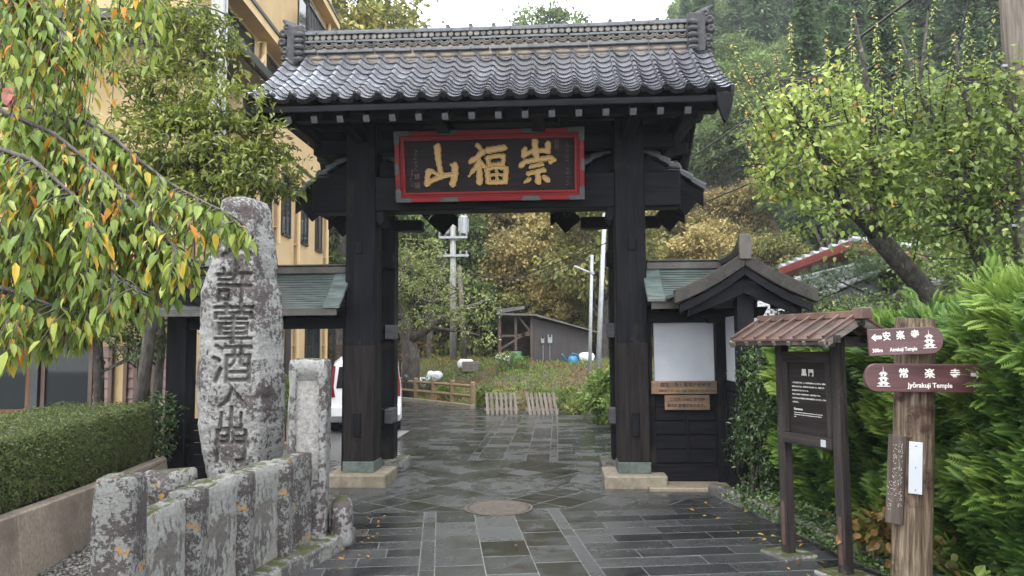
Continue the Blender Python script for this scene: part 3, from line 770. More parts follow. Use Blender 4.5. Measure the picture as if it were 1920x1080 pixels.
# ================================================================== WINGS
def gable_profile(w, z0, z1, n=8, k=.35):
    """concave slope from apex (0,z0) to (w,z1)"""
    return [(w * t, z0 + (z1 - z0) * (t + k * t * (1 - t))) for t in [i / n for i in range(n + 1)]]
m_shingle = M('shingled_verge', (.014, .0128, .012), (.030, .027, .024), 26, (1, 1, 1), rough=.6, bump=.6, spec=.25, big=((.05, .042, .034), 3, .5, .7))
def wing(name, label, s, x_in, x_g, y_front, y_back, apex, eave, hw, ridge_z, low_z, front_post):
    t = thing(name, label, 'gate wing', GATE_LOC, GATE_RZ)
    # long roof along x
    xa, xb = sorted((x_in, x_g + s * .3))
    for q in (-1, 1):
        mb = MB(); pr = gable_profile(.52, ridge_z, low_z, 6, .15)
        mb.strip_prism([(q * a, b) for a, b in pr], .035, (xa, 0, 0), (0, 1, 0), (0, 0, 1), (xb - xa, 0, 0))
        for i in range(14):    # shingle courses
            a0 = pr[0][0] + .52 * (i + .2) / 14.2; f = a0 / .52; z = ridge_z + (low_z - ridge_z) * (f + .15 * f * (1 - f))
            mb.beam((xa, q * (a0 + .03), z - .018), (xb, q * (a0 + .03), z - .018), .037, .006, up=(0, q * .75, 1))
        ro = mb.build('roof', m_copper, t)
        mb = MB(); xx = x_in + s * .06; mb.strip_prism([(q * a, b + .03) for a, b in pr[:-1]] + [(q * .56, low_z + .01)], .05, (xx - .11, 0, 0), (0, 1, 0), (0, 0, 1), (.22, 0, 0)); mb.build('verge', m_copper, ro, bevel=.008)
        mb = MB(); mb.box2((xa, q * .50 - .02, low_z - .12), (xb, q * .50 + .02, low_z - .03)); mb.build('eave_board', m_copper_brown, ro)
    mb = MB(); mb.box2((min(x_in, x_g), -.075, ridge_z - .03), (max(x_in, x_g), .075, ridge_z + .07)); mb.box2((min(x_in, x_g), -.10, ridge_z + .07), (max(x_in, x_g), .10, ridge_z + .095)); mb.build('ridge_cap', m_copper_brown, t, bevel=.01)
    # cross gable at the outer end
    pr = gable_profile(hw, apex, eave, 10, .32)
    for q in (-1, 1):
        mb = MB(); mb.strip_prism([(q * a, b) for a, b in pr], .04, (x_g, y_front + .05, 0), (1, 0, 0), (0, 0, 1), (0, y_back - y_front - .05, 0)); mb.build('gable_roof', m_copper, t)
        for yy in ((y_front, y_front + .12),):
            mb = MB(); mb.strip_prism([(q * a, b + .035) for a, b in pr], .165, (x_g, yy[0], 0), (1, 0, 0), (0, 0, 1), (0, .12, 0)); mb.build('gable_verge', m_shingle, t, bevel=.01)
            mb = MB(); mb.strip_prism([(q * a * .93, b - .13) for a, b in pr], .10, (x_g, yy[0] + .03, 0), (1, 0, 0), (0, 0, 1), (0, .06, 0))
            mb.build('bargeboard', m_wx, t, bevel=.004)
            pr2 = gable_profile(hw * .80, apex - .27, eave - .10, 6, .12)
            mb = MB(); mb.strip_prism([(q * a, b) for a, b in pr2], .17, (x_g, yy[0] + .10, 0), (1, 0, 0), (0, 0, 1), (0, .06, 0)); mb.build('inner_bargeboard', m_wx, t, bevel=.004)
            for k in range(4):
                mb = MB(); mb.box((x_g + q * .55, yy[0] + .2 + k * .2, eave - .13), (.12, .05, .06)); mb.build('corbel', m_wx, t)
    mb = MB()
    mb.tube([(x_g, y_back - .1, apex + .04), (x_g, y_front + .55, apex + .05), (x_g, y_front + .25, apex + .09), (x_g, y_front + .05, apex + .17)], [.055, .06, .065, .075], 6)
    mb.prism([(-.065, -.12), (.065, -.12), (.07, .08), (.062, .17), (-.062, .17), (-.07, .08)], (x_g, y_front - .02, apex + .06), (1, 0, 0), (0, 0, 1), (0, .08, 0))
    mb.build('gable_ridge', m_copper_brown, t, bevel=.008)
    # top beam with small bracket ends
    a, b = sorted((x_in, x_g)); mb = MB(); mb.box2((a, -.09, low_z - .28), (b, .09, low_z - .13)); mb.build('top_beam', m_wx, t, bevel=.008)
    for k in range(5):
        x = x_in + (x_g - x_in) * (k + .35) / 5
        mb = MB(); mb.beam((x, -.50, low_z - .09), (x, .50, low_z - .09), .06, .075); mb.build('bracket_end', [m_wy], t)
    mb = MB(); mb.box2((x_in - .05, -.07, .12), (x_in + .05, .07, low_z - .2)); mb.build('jamb', m_wz, t)
    mb = MB(); mb.box2((x_g - .14, -.14, .0), (x_g + .14, .14, apex - .35)); mb.build('outer_post', m_wz, t, bevel=.01)
    return t
wr = wing('gate_wing', 'right wing of the black gate with white plaster panels under a copper roof', 1, 1.97, 2.95, -1.20, .45, 2.80, 2.37, .80, 2.78, 2.34, True)
wl = wing('gate_wing', 'open left wing of the black gate, green copper roof behind the tall stone', -1, -1.97, -4.24, -.62, .62, 2.92, 2.42, .82, 2.78, 2.30, False)

# right wing walls
mb = MB(); mb.box2((1.96, -.10, .06), (2.92, .10, .27)); mb.box2((2.88, -.98, .06), (3.08, -.10, .27)); mb.build('sill_beam', m_wx, wr, bevel=.01)
rails = MB(); rails.box2((2.0, -.085, 1.16), (2.86, .06, 1.31)); rails.box2((2.90, -.9, 1.20), (3.05, -.14, 1.33)); rails.build('middle_rail', m_wx, wr, bevel=.008)
mb = MB(); mb.box2((2.05, -.035, 1.305), (2.86, .035, 2.12)); mb.build('plaster_panel', m_white, wr)
mb = MB(); mb.box2((2.94, -.82, 1.325), (3.0, -.15, 2.12)); mb.build('plaster_panel', m_white, wr)
mb = MB(); mb.box2((2.02, -.005, .26), (2.86, .03, 1.2)); mb.build('backing_board', m_wx, wr)
for k in range(5):
    z0 = .28 + k * .177
    mb = MB(); mb.box((2.43, -.03, z0 + .087), (.84, .03, .17), Matrix.Rotation(rad(-4), 3, 'X')); mb.build('wall_board', m_wx, wr, bevel=.004)
mb = MB(); mb.box2((2.43, -.062, .27), (2.47, -.03, 1.16)); mb.box2((2.01, -.06, .27), (2.05, -.03, 1.16)); mb.box2((2.80, -.06, .27), (2.86, -.03, 1.16)); mb.build('wall_batten', m_wz, wr, bevel=.003)
mb = MB(); mb.box2((2.93, -.85, .27), (2.97, -.15, 1.2)); mb.build('side_boarding', m_wz, wr)
for k in range(4):
    mb = MB(); mb.box2((2.885, -.80 + k * .17, .27), (2.93, -.72 + k * .17, 1.2)); mb.build('lattice_bar', m_wz, wr, bevel=.006)
mb = MB()
for z in (.45, .65, .85, 1.05): mb.box2((2.90, -.85, z - .018), (2.93, -.15, z + .018))
mb.build('lattice_rail', m_wy, wr)
mb = MB(); mb.box2((2.88, -1.02, .0), (3.08, -.86, 2.5)); mb.build('corner_post', m_wz, wr, bevel=.01)
mb = MB(); mb.box2((2.40, -1.0, 2.30), (3.55, -.86, 2.42)); mb.build('gable_beam', m_wx, wr, bevel=.008)
mb = MB(); mb.prism([(-.5, .2), (.5, .2), (.42, .06), (.28, .06), (.26, 0), (-.26, 0), (-.28, .06), (-.42, .06)], (2.98, -.16, 2.05), (1, 0, 0), (0, 0, 1), (0, .1, 0)); mb.build('carved_bracket', m_wx, wr, bevel=.005)
mb = MB(); mb.box2((1.9, -.52, -.03), (3.05, .4, .055)); mb.box2((2.86, -1.25, -.03), (3.14, -.52, .05)); mb.build('footing', m_base_stone, wr, bevel=.012)
# left wing boards beside its post
mb = MB()
for k in range(5): mb.box((-3.97, .02, .12 + k * .16), (.26, .03, .155), Matrix.Rotation(rad(-6), 3, 'X'))
mb.build('side_boarding', m_wx, wl, bevel=.004)
mb = MB(); mb.box2((-4.4, -.18, -.03), (-4.08, .18, .04)); mb.build('footing', m_base_stone, wl)

# two wooden notices on the right wing
m_notice = woodM('weathered_notice', 'x', (.12, .065, .035), (.31, .17, .085), .6, .35, (.17, .11, .07), ((.10, .085, .07), 5, .48, .66), 2.5)
m_ink = M('black_ink', (.018, .014, .012), (.03, .022, .02), 30, rough=.7, bump=0)
def board(name, label, cat, c, w, h, lines, mat, ink, rz=GATE_RZ, th=.03):
    t = thing(name, label, cat, c, rz)
    mb = MB(); mb.box2((-w / 2, 0, -h / 2), (w / 2, th, h / 2)); mb.build('board', mat, t, bevel=.004)
    mb = MB()
    for (s, size, x, z, kw) in lines: put_text(mb, s, size, (x, -.002, z), (1, 0, 0), (0, 0, 1), (0, -1, 0), extrude=.001, **kw)
    mb.build('lettering', ink, t)
    return t
board('wooden_notice', 'long weathered notice board of visiting hours below the white plaster panel', 'notice', GM @ Vector((2.445, -.135, 1.235)), .90, .165,
      [('国宝八角三重塔拝観時間', .058, -.02, .033, dict(offset=.0012)), ('夏期3月～10月 8:00～5:00   冬期11月～2月 8:00～4:00', .031, 0, -.042, dict(offset=.0005))], m_notice, m_ink)
board('wooden_notice', 'shorter orange-brown notice board about parking fixed under the visiting-hours board', 'notice', GM @ Vector((2.445, -.115, 1.045)), .565, .19,
      [('この先150Mに安楽寺', .048, .0, .036, dict(offset=.0015)), ('専用駐車場があります。', .046, .0, -.04, dict(offset=.0015))], m_notice, m_ink)

# ================================================================== GROUND
def sstep(a, b, x):
    t = np.clip((x - a) / (b - a), 0, 1); return t * t * (3 - 2 * t)
def terrain(x, y):
    x = np.asarray(x, float); y = np.asarray(y, float)
    h = -.03 + .0 * x
    bank = sstep(20.0, 26.8, y - np.clip(-.2 - x, 0, 9) * 1.25) * 1.15 * sstep(-9, -4, x - (y - 24) * .12)
    left = sstep(24, 40, y) * .8 * (1 - sstep(-9, -4, x))
    hill = (np.maximum(0, np.minimum(y, 108) - 33) - .6 * np.maximum(0, y - 58) * (1 - sstep(10, 26, x))) * .52 * sstep(30, 44, y)
    right = np.maximum(0, x - 7) * .26 * sstep(16, 40, y)
    wob = .25 * np.sin(x * .35 + y * .2) * np.sin(y * .31) * sstep(24, 40, y)
    yard = .07 * sstep(3.35, 3.6, x) * (1 - sstep(15, 19, y))
    yard += .30 * sstep(-4.5, -4.7, x) * 0
    return h + bank + left + hill + right + wob + yard
xs = np.concatenate([np.linspace(-90, -16, 18), np.linspace(-14, 16, 91), np.linspace(18, 120, 26)])
ys = np.concatenate([np.linspace(-30, 2, 8), np.linspace(3, 45, 106), np.linspace(47, 170, 42)])
X, Y = np.meshgrid(xs, ys); Z = terrain(X, Y)
V = np.stack([X, Y, Z], -1).reshape(-1, 3); idx = np.arange(X.size).reshape(X.shape)
q = np.stack([idx[:-1, :-1], idx[:-1, 1:], idx[1:, 1:], idx[1:, :-1]], -1).reshape(-1, 4)
m_ground = M('leaf_littered_earth', (.035, .027, .018), (.10, .07, .040), 2.6, rough=.9, bump=.6, bdist=.05, c3=(.055, .05, .024), detail=10)
props(link_mesh('ground', np_mesh('ground', V, [q], smooth=True), m_ground), kind='structure')

# road bed, slabs, aprons, sheen disc
A_F = np.array([-.0958, .9954]); A_G = np.array([.9954, .0958])         # near paving axis
B_F = np.array([math.sin(rad(3.5)), math.cos(rad(3.5))]); B_G = np.array([math.cos(rad(3.5)), -math.sin(rad(3.5))])
def clip(poly, n, d):   # keep n.p <= d
    out = []
    for i in range(len(poly)):
        p, q_ = poly[i], poly[(i + 1) % len(poly)]; a = p @ n - d; b = q_ @ n - d
        if a <= 0: out.append(p)
        if a * b < 0: out.append(p + (q_ - p) * (a / (a - b)))
    return out
slabs = []; rs = random.Random(21)
def slab_rect(o, f, g, a0, a1, b0, b1, j=.0042):
    w_ = .0105
    slabs.append([o + g * (a0 + j) + f * (b0 + w_), o + g * (a1 - j) + f * (b0 + w_), o + g * (a1 - j) + f * (b1 - w_), o + g * (a0 + j) + f * (b1 - w_)])
O0 = np.zeros(2)
def runs(o, f, g, a0, a1, b0, b1, dep, length):
    b = b0; k = 0
    while b < b1 - .02:
        e = min(b + dep, b1); a = a0; off = (k % 2) * length * .5 + rs.uniform(-.12, .12) * length
        first = True
        while a < a1 - .02:
            L = length * rs.uniform(.85, 1.15); n = a + (max(.15, off) if first and off > .1 else L); first = False
            n = min(n, a1)
            if a1 - n < .15: n = a1
            slab_rect(o, f, g, a, n, b, e); a = n
        b = e; k += 1
def cols(o, f, g, edges, b0, b1, dep):
    for i, (a0, a1) in enumerate(edges):
        narrow = a1 - a0 < .2; b = b0 - (0 if narrow else (i % 2) * dep * .45); dd = .9 if narrow else dep
        while b < b1 - .02:
            e = min(b + dd, b1)
            if e > b0: slab_rect(o, f, g, a0, a1, max(b, b0), e, .0042)
            b = e
cols(O0, A_F, A_G, [(-.174, -.05), (-.05, .353), (.353, .765), (.765, 1.15), (1.15, 1.27)], 2.5, 8.2, .49)
runs(O0, A_F, A_G, -1.75, -.174, 2.5, 8.2, .25, .74)
runs(O0, A_F, A_G, 1.27, 3.75, 2.5, 8.2, .25, .82)
# diagonal field under the gate
e1 = (A_F + A_G) / math.sqrt(2); e2 = (A_F - A_G) / math.sqrt(2); S_ = .40
for i in range(-14, 40):
    for j_ in range(-20, 34):
        o = e1 * (i * S_) + e2 * (j_ * S_); j = .0095
        po = [o + e1 * j + e2 * j, o + e1 * (S_ - j) + e2 * j, o + e1 * (S_ - j) + e2 * (S_ - j), o + e1 * j + e2 * (S_ - j)]
        for n, d in ((-A_F, -8.206), (B_F, 11.55), (-A_G, 2.8), (A_G, 3.62)):
            po = clip(po, n, d)
            if len(po) < 3: break
        if len(po) >= 3: slabs.append(po)
gl = np.array([GATE_LOC.x, GATE_LOC.y])
off_c = gl @ B_G
cols(O0, B_F, B_G, [(off_c - .60, off_c - .47), (off_c - .47, off_c - .07), (off_c - .07, off_c + .30), (off_c + .30, off_c + .67), (off_c + .67, off_c + .79)], 11.56, 24, .42)
runs(O0, B_F, B_G, off_c - 2.3, off_c - .60, 11.56, 15.6, .24, .62)
runs(O0, B_F, B_G, off_c - 7.5, off_c - .60, 15.6, 24, .26, .66)
runs(O0, B_F, B_G, off_c + .79, off_c + 2.9, 11.56, 24, .24, .64)
sv = []; sf = {}; sa = []
for po in slabs:
    c = np.mean(po, 0); v = rs.random(); tx, ty = rs.uniform(-.003, .003), rs.uniform(-.003, .003); dz = rs.uniform(-.001, .001)
    n = len(po); k = len(sv)
    for p in po: sv.append((p[0], p[1], .0068 + dz * .5 + (p[0] - c[0]) * tx + (p[1] - c[1]) * ty)); sa.append(v)
    for p in po: sv.append((p[0], p[1], .0)); sa.append(v)
    sf.setdefault(n, []).append(list(range(k, k + n)))
    sf.setdefault(4, [])
    for i in range(n): sf[4].append([k + i, k + n + i, k + n + (i + 1) % n, k + (i + 1) % n])
m_slab, nt_, b_ = newmat('wet_stone_paving')
at = nt_.nodes.new('ShaderNodeAttribute'); at.attribute_name = 'v'
vv = coords(nt_)
rc = ramp(nt_, [(0, (.012, .013, .0145)), (.5, (.021, .0225, .024)), (1, (.036, .038, .040))]); nt_.links.new(at.outputs['Fac'], rc.inputs[0])
spk = ramp(nt_, [(.55, g3(0)), (.75, g3(1))]); nt_.links.new(tex(nt_, vv, 90, 3, .7), spk.inputs[0])
col = mixc(nt_, spk.outputs[0], rc.outputs[0], (.05, .052, .054))
nt_.links.new(col, b_.inputs['Base Color'])
# film of water: smoother in broad patches, grainy elsewhere
wr_ = ramp(nt_, [(.30, g3(.07)), (.66, g3(.36))]); wa = nt_.nodes.new('ShaderNodeMath'); wa.operation = 'MULTIPLY_ADD'
nt_.links.new(at.outputs['Fac'], wa.inputs[0]); wa.inputs[1].default_value = .26; nt_.links.new(tex(nt_, vv, 1.7, 5, .7), wa.inputs[2])
sb = nt_.nodes.new('ShaderNodeMath'); sb.operation = 'SUBTRACT'; nt_.links.new(wa.outputs[0], sb.inputs[0]); sb.inputs[1].default_value = .13
nt_.links.new(sb.outputs[0], wr_.inputs[0]); nt_.links.new(wr_.outputs[0], b_.inputs['Roughness'])
b_.inputs['Specular IOR Level'].default_value = 1.0
bb = nt_.nodes.new('ShaderNodeMath'); bb.operation = 'MULTIPLY'; nt_.links.new(tex(nt_, vv, 55, 4, .75), bb.inputs[0]); nt_.links.new(wr_.outputs[0], bb.inputs[1])
n1 = bumpn(nt_, b_, bb.outputs[0], .9, .012)
bumpn(nt_, b_, tex(nt_, vv, 7, 4, .6), .06, .01, n1)
faces = [np.array(f) for f in sf.values() if f]
props(link_mesh('road', np_mesh('road', np.array(sv), faces, np.array(sa)), m_slab), kind='structure')
m_joint = M('wet_mortar', (.10, .10, .098), (.20, .20, .195), 12, rough=.3, rough2=.6, bump=.3)
mb = MB(); mb.box2((-2.4, 2.3, -.06), (4.2, 24.6, .0035)); props(mb.build('roadbed', m_joint), kind='structure')
m_asph = M('wet_asphalt', (.055, .056, .058), (.11, .112, .115), 55, rough=.28, rough2=.55, bump=.5, bdist=.006)
mb = MB(); mb.prism([(-9, 11.3), (-2.4, 10.6), (-2.405, 24.4), (-9, 30)], (0, 0, -.06), (1, 0, 0), (0, 1, 0), (0, 0, .062)); props(mb.build('pavement', m_asph), kind='structure')
m_apron_sheen = M('wet_apron_and_sheen_disc', (.018, .0195, .021), (.042, .044, .047), 6, rough=.18, rough2=.42, spec=1.0, bump=.6, bdist=.012)
def sheet(name, pts, z, mat, kind='structure'):
    mb = MB(); mb.prism([(p[0], p[1]) for p in pts], (0, 0, z - .006), (1, 0, 0), (0, 1, 0), (0, 0, .006)); return props(mb.build(name, mat), kind=kind)
def arc(c, r, a0, a1, n=14, sy=1.0): return [(c[0] + r * math.cos(rad(a0 + (a1 - a0) * i / n)), c[1] + sy * r * math.sin(rad(a0 + (a1 - a0) * i / n))) for i in range(n + 1)]
gr = GM @ Vector((PX, 0, 0)); gL = GM @ Vector((-PX, 0, 0))
sheet('pavement', [(2.95, 8.75), (2.95, 10.2), (1.0, 10.6)] + arc((gr.x + .35, 9.75), 1.15, 150, 265, 12) + [(2.3, 8.75)], .0115, m_apron_sheen)
sheet('pavement', [(-3.9, 8.9), (-2.2, 8.75)] + arc((gL.x - .25, 9.9), 1.12, -88, 62, 14) + [(-3.9, 11.2)], .0115, m_apron_sheen)
sheet('pavement', arc((.02, 9.62), .56, 0, 350, 40), .0120, m_apron_sheen)  # disc added to stand in for sky sheen on the wet paving
# manhole cover with cast pattern
mh = G(935, 954)
t = thing('manhole_cover', 'round rusty patterned manhole cover set in the dark wet paving', 'manhole cover', (mh.x, mh.y, .012))
m_cast = M('rusty_cast_iron', (.035, .028, .023), (.10, .075, .058), 24, rough=.3, rough2=.6, bump=.5)
mb = MB(); mb.lathe([(.335, -.01), (.335, .004), (.31, .006), (.30, .002), (.001, .002)], (0, 0, 0), 40)
rq = random.Random(2)
for k in range(26):
    a = rq.uniform(0, 2 * PI); r = rq.uniform(.03, .26); b = rq.uniform(0, PI)
    mb.ball((r * math.cos(a), r * math.sin(a), .003), (.045 * rq.uniform(.7, 1.2), .03, .005), 7, 4); mb.xform(Matrix.Translation((0, 0, 0)), len(mb.v))
mb.build('cover', m_cast, t)
mb = MB(); mb.lathe([(.38, -.01), (.38, .003), (.345, .0035), (.345, -.01)], (0, 0, 0), 40); mb.build('rim', m_cast, t)

# ================================================================== ROUGH STONE HELPER
def rock_mesh(name, sx, sy, sz, cuts=7, rnd=.2, amp=.02, seed=0, freq=6.0, lump=.0):
    bm = bmesh.new(); bmesh.ops.create_cube(bm, size=1); bmesh.ops.subdivide_edges(bm, edges=bm.edges[:], cuts=cuts, use_grid_fill=True)
    s = Vector((sx, sy, sz)); r = rnd * min(sx, sy, sz)
    for v in bm.verts:
        p = Vector(a * b for a, b in zip(v.co, s))
        inner = Vector(max(-b / 2 + r, min(b / 2 - r, a)) for a, b in zip(p, s)); d = p - inner
        if d.length > 1e-6: p = inner + d.normalized() * r
        o = Vector((seed * 7.3, seed * 3.1, seed * 1.7))
        nn = p.normalized() if p.length > 0 else Vector((0, 0, 1))
        p += mnoise.noise_vector(p * freq + o) * amp + mnoise.noise_vector(p * freq * 3 + o) * amp * .35
        if lump: p += nn * mnoise.noise(p * 2.2 / max(sx, .1) + o) * lump
        p.z += sz / 2; v.co = p
    me = bpy.data.meshes.new(name); bm.to_mesh(me); bm.free()
    me.polygons.foreach_set('use_smooth', np.ones(len(me.polygons), bool)); me.update(); return me
def rock(name, label, cat, loc, size, mat, rz=0, group=None, parent=None, tilt=(0, 0), **k):
    o = link_mesh(name, rock_mesh(name, *size, **k), mat, parent); o.location = loc; o.rotation_euler = (tilt[0], tilt[1], rz)
    return props(o, label, cat, group)

# ================================================================== TALL INSCRIBED STONE
MD = 6.85
yl = [(366, 415, 470), (372, 410, 484), (390, 405, 492), (420, 401, 494), (450, 397, 500), (480, 389, 503), (520, 379, 500), (545, 371, 512), (600, 367, 515), (660, 364, 517), (720, 362, 518), (800, 364, 518), (850, 371, 515), (885, 378, 510), (925, 385, 506)]
zz = np.array([P(440, a[0], MD).z for a in yl])[::-1]; xl = np.array([P(a[1], a[0], MD).x for a in yl])[::-1]; xr = np.array([P(a[2], a[0], MD).x for a in yl])[::-1]
mx0 = float((xl.mean() + xr.mean()) / 2)
res = .0075; nz = int((zz[-1] - zz[0]) / res); nf = 112; nb = 26
zrow = np.linspace(zz[0], zz[-1], nz); L_ = np.interp(zrow, zz, xl) - mx0; R_ = np.interp(zrow, zz, xr) - mx0
for A in (L_, R_):
    A += np.array([mnoise.noise(Vector((z * 3.1, A[0] * 5, 0))) * .018 + mnoise.noise(Vector((z * 11, A[0] * 5, 3))) * .008 for z in zrow])
tw, th_ = .5, 2.55; cell = .006
txt = np.zeros((int(th_ / cell), int(tw / cell)), bool)
for ch, py, hp_, dx in (('不', 470, 58, .02), ('許', 536, 64, .0), ('葷', 609, 72, .005), ('酒', 684, 70, .0), ('入', 738, 50, .01), ('山', 784, 46, .0), ('門', 833, 60, .0)):
    size = hp_ / F_PX * MD / .86; one = raster_text(ch, size, tw, .5, cell, offset=.002)
    r0 = int(((652 - py) / F_PX * MD) / cell + txt.shape[0] / 2 - one.shape[0] / 2); s0, s1 = max(0, -r0), min(one.shape[0], txt.shape[0] - r0)
    txt[r0 + s0:r0 + s1] |= np.roll(one, int(dx / cell), 1)[s0:s1]
mask = blur(txt, 1)
zc_txt = CAM_Z + (645 - 652) / F_PX * MD; xc_txt = (436 - 958) / F_PX * MD - mx0
verts = []; at_v = []
def samp(x, z):
    i = int((z - zc_txt) / cell + mask.shape[0] / 2); j = int((x - xc_txt) / cell + mask.shape[1] / 2)
    return mask[i, j] if 0 <= i < mask.shape[0] and 0 <= j < mask.shape[1] else 0.0
for r in range(nz):
    z = zrow[r]; a, b = L_[r], R_[r]; top = min(1, (zrow[-1] - z) / .10); th = .20 * (.45 + .55 * math.sqrt(max(0, 1 - (1 - top) ** 2)))
    for k in range(nf):
        u = k / (nf - 1); x = a + (b - a) * u; y = -th * (1 - abs(2 * u - 1.0) ** 5 * .55)
        if u > .80: y += (u - .80) * .9
        pn = mnoise.noise(Vector((x * 5, z * 5, 1))) * .022 + mnoise.noise(Vector((x * 17, z * 17, 2))) * .010 + mnoise.noise(Vector((x * 45, z * 45, 5))) * .004
        m_ = samp(x, z)
        verts.append((x, y + pn + m_ * .034, z - .0)); at_v.append(min(1, m_ * 1.5) * .66)
    for k in range(nb):
        u = 1 - (k + 1) / (nb + 1); x = a + (b - a) * u; y = th * .9 * (1 - abs(2 * u - 1) ** 4 * .6)
        verts.append((x, y + mnoise.noise(Vector((x * 5, z * 5, 9))) * .03, z)); at_v.append(0)
n = nf + nb; idx = np.arange(nz * n).reshape(nz, n)
q = np.stack([idx[:-1], np.roll(idx[:-1], -1, 1), np.roll(idx[1:], -1, 1), idx[1:]], -1).reshape(-1, 4)
verts.append((float((L_[-1] + R_[-1]) / 2), 0, float(zrow[-1]) + .03)); at_v.append(0)
tri = np.array([[idx[-1, i], idx[-1, (i + 1) % n], len(verts) - 1] for i in range(n)])
me = np_mesh('stone_pillar', verts, [q, tri], at_v, smooth=True)
o = link_mesh('stone_monument', me, m_lichen); o.location = (mx0, MD + .18, 0)
props(o, 'tall rough standing stone carved with a column of characters, covered in pale lichen', 'stone monument')

# ================================================================== STONE FENCE AROUND IT
def fl(D): return Vector((-1.75 - .243 * (6.77 - D), D, .145))
frz = math.atan2(2.35, .57) - PI / 2          # fence runs away; local x across
grp = 'low stone posts of the monument fence'
fdir = Vector((.57, 2.35, 0)).normalized(); frot = math.atan2(fdir.y, fdir.x)
rock('stone_post', 'thick dark lichened stone post at the near corner of the low stone fence', 'stone post', fl(4.42) + Vector((.02, 0, -.145)), (.235, .24, 1.05), m_lichen_dark, rz=.12, rnd=.16, amp=.012, seed=1, cuts=9)
plabels = ['short stone fence post, next after the thick near corner post', 'middle one of the three short stone fence posts before the tall stone', 'short stone fence post beside the tall recessed pillar']
for k, (D, z) in enumerate(((4.99, .86), (5.52, .87), (6.05, .86))):
    rock('stone_post', plabels[k], 'stone post', fl(D) + Vector((.035, .0, -.145)), (.22, .22, z), m_lichen_dark, rz=.12, group=grp, rnd=.18, amp=.014, seed=3 + k, cuts=9)
qlabels = ['stone fence slab with a slanting mossy top beside the thick corner post', 'pale streaked stone fence slab between the first and middle short posts', 'streaked stone fence slab in front of the tall stone, before the last short post', 'darker stone fence slab against the tall recessed pillar']
for k, (D0, D1, z, mt) in enumerate(((4.56, 4.93, .70, 0), (5.05, 5.45, .76, 0), (5.58, 5.98, .78, 0), (6.12, 6.46, .78, 1))):
    a, b = fl(D0), fl(D1); c = (a + b) / 2
    o = link_mesh('stone_slab', rock_mesh('stone_slab', (b - a).length + .07, .16, z, cuts=9, rnd=.14, amp=.016, seed=20 + k), m_pale_stone if mt == 0 else m_lichen_dark)
    for v in o.data.vertices:       # slanting top
        v.co.z += v.co.x * (.12 if k < 2 else .03) * (v.co.z / z)
    o.location = (c.x + .015, c.y, .10); o.rotation_euler = (0, 0, frot)
    props(o, qlabels[k], 'stone slab', 'stone slabs of the monument fence')
# recessed pillar
pt = thing('stone_pillar', 'square lichened stone pillar with a recessed front panel beside the tall standing stone', 'stone pillar', fl(6.66) - Vector((.03, 0, .145)), .10)
me = rock_mesh('shaft', .33, .30, 1.68, cuts=26, rnd=.13, amp=.012, seed=40)
for v in me.vertices:
    if v.co.y < -.06 and abs(v.co.x + .0) < .098 and .62 < v.co.z < 1.50: v.co.y += .05
link_mesh('shaft', me, m_lichen, pt)
mb = MB(); mb.box2((-.097, -.112, .63), (.097, -.09, 1.49)); mb.build('recessed_panel', M('dressed_stone', (.20, .19, .18), (.36, .35, .33), 30, rough=.85, bump=.9, bdist=.02), pt)
rock('boulder', 'small rounded mossy boulder at the foot of the recessed stone pillar', 'rock', fl(6.75) + Vector((.20, .10, -.145)), (.20, .42, .42), m_lichen, rz=.2, rnd=.42, amp=.012, seed=52, lump=.0)
# kerb under the fence
klabels = ['long dark kerb stone under the near half of the stone fence', 'dark mossy kerb stone under the far half of the stone fence']
for k, (D0, D1) in enumerate(((4.0, 5.6), (5.61, 6.98))):
    a, b = fl(D0), fl(D1); c = (a + b) / 2
    o = link_mesh('kerb_stone', rock_mesh('kerb_stone', (b - a).length, .42, .20, cuts=12, rnd=.12, amp=.008, seed=60 + k), m_kerb)
    o.location = (c.x + .06, c.y, -.055); o.rotation_euler = (0, 0, frot); props(o, klabels[k], 'kerb stone')
# earth bed and plinth rocks under the standing stone
mb = MB(); mb.prism([(-2.45, 4.6), (-1.95, 6.9), (-2.3, 7.75), (-3.3, 7.75), (-3.1, 6.6), (-2.7, 5.2)], (0, 0, -.05), (1, 0, 0), (0, 1, 0), (0, 0, .38)); props(mb.build('soil', m_soil, bevel=.05), kind='structure')
rocks = [((-3.02, 6.62, .22), (.42, .35, .50), 'dark flat-topped base rock at the left foot of the tall standing stone'),
         ((-2.62, 6.52, .22), (.44, .32, .42), 'dark base rock in front of the tall standing stone under its last character'),
         ((-2.22, 6.70, .22), (.36, .32, .44), 'dark base rock at the right foot of the tall standing stone'),
         ((-3.22, 7.05, .0), (.40, .5, .62), 'dark base rock between the tall standing stone and the black left wing post')]
for k, (l, s, lab) in enumerate(rocks): rock('base_rock', lab, 'rock', l, s, m_lichen_dark, rz=.3 * k, rnd=.25, amp=.04, seed=70 + k, lump=.03, group='base rocks of the standing stone')

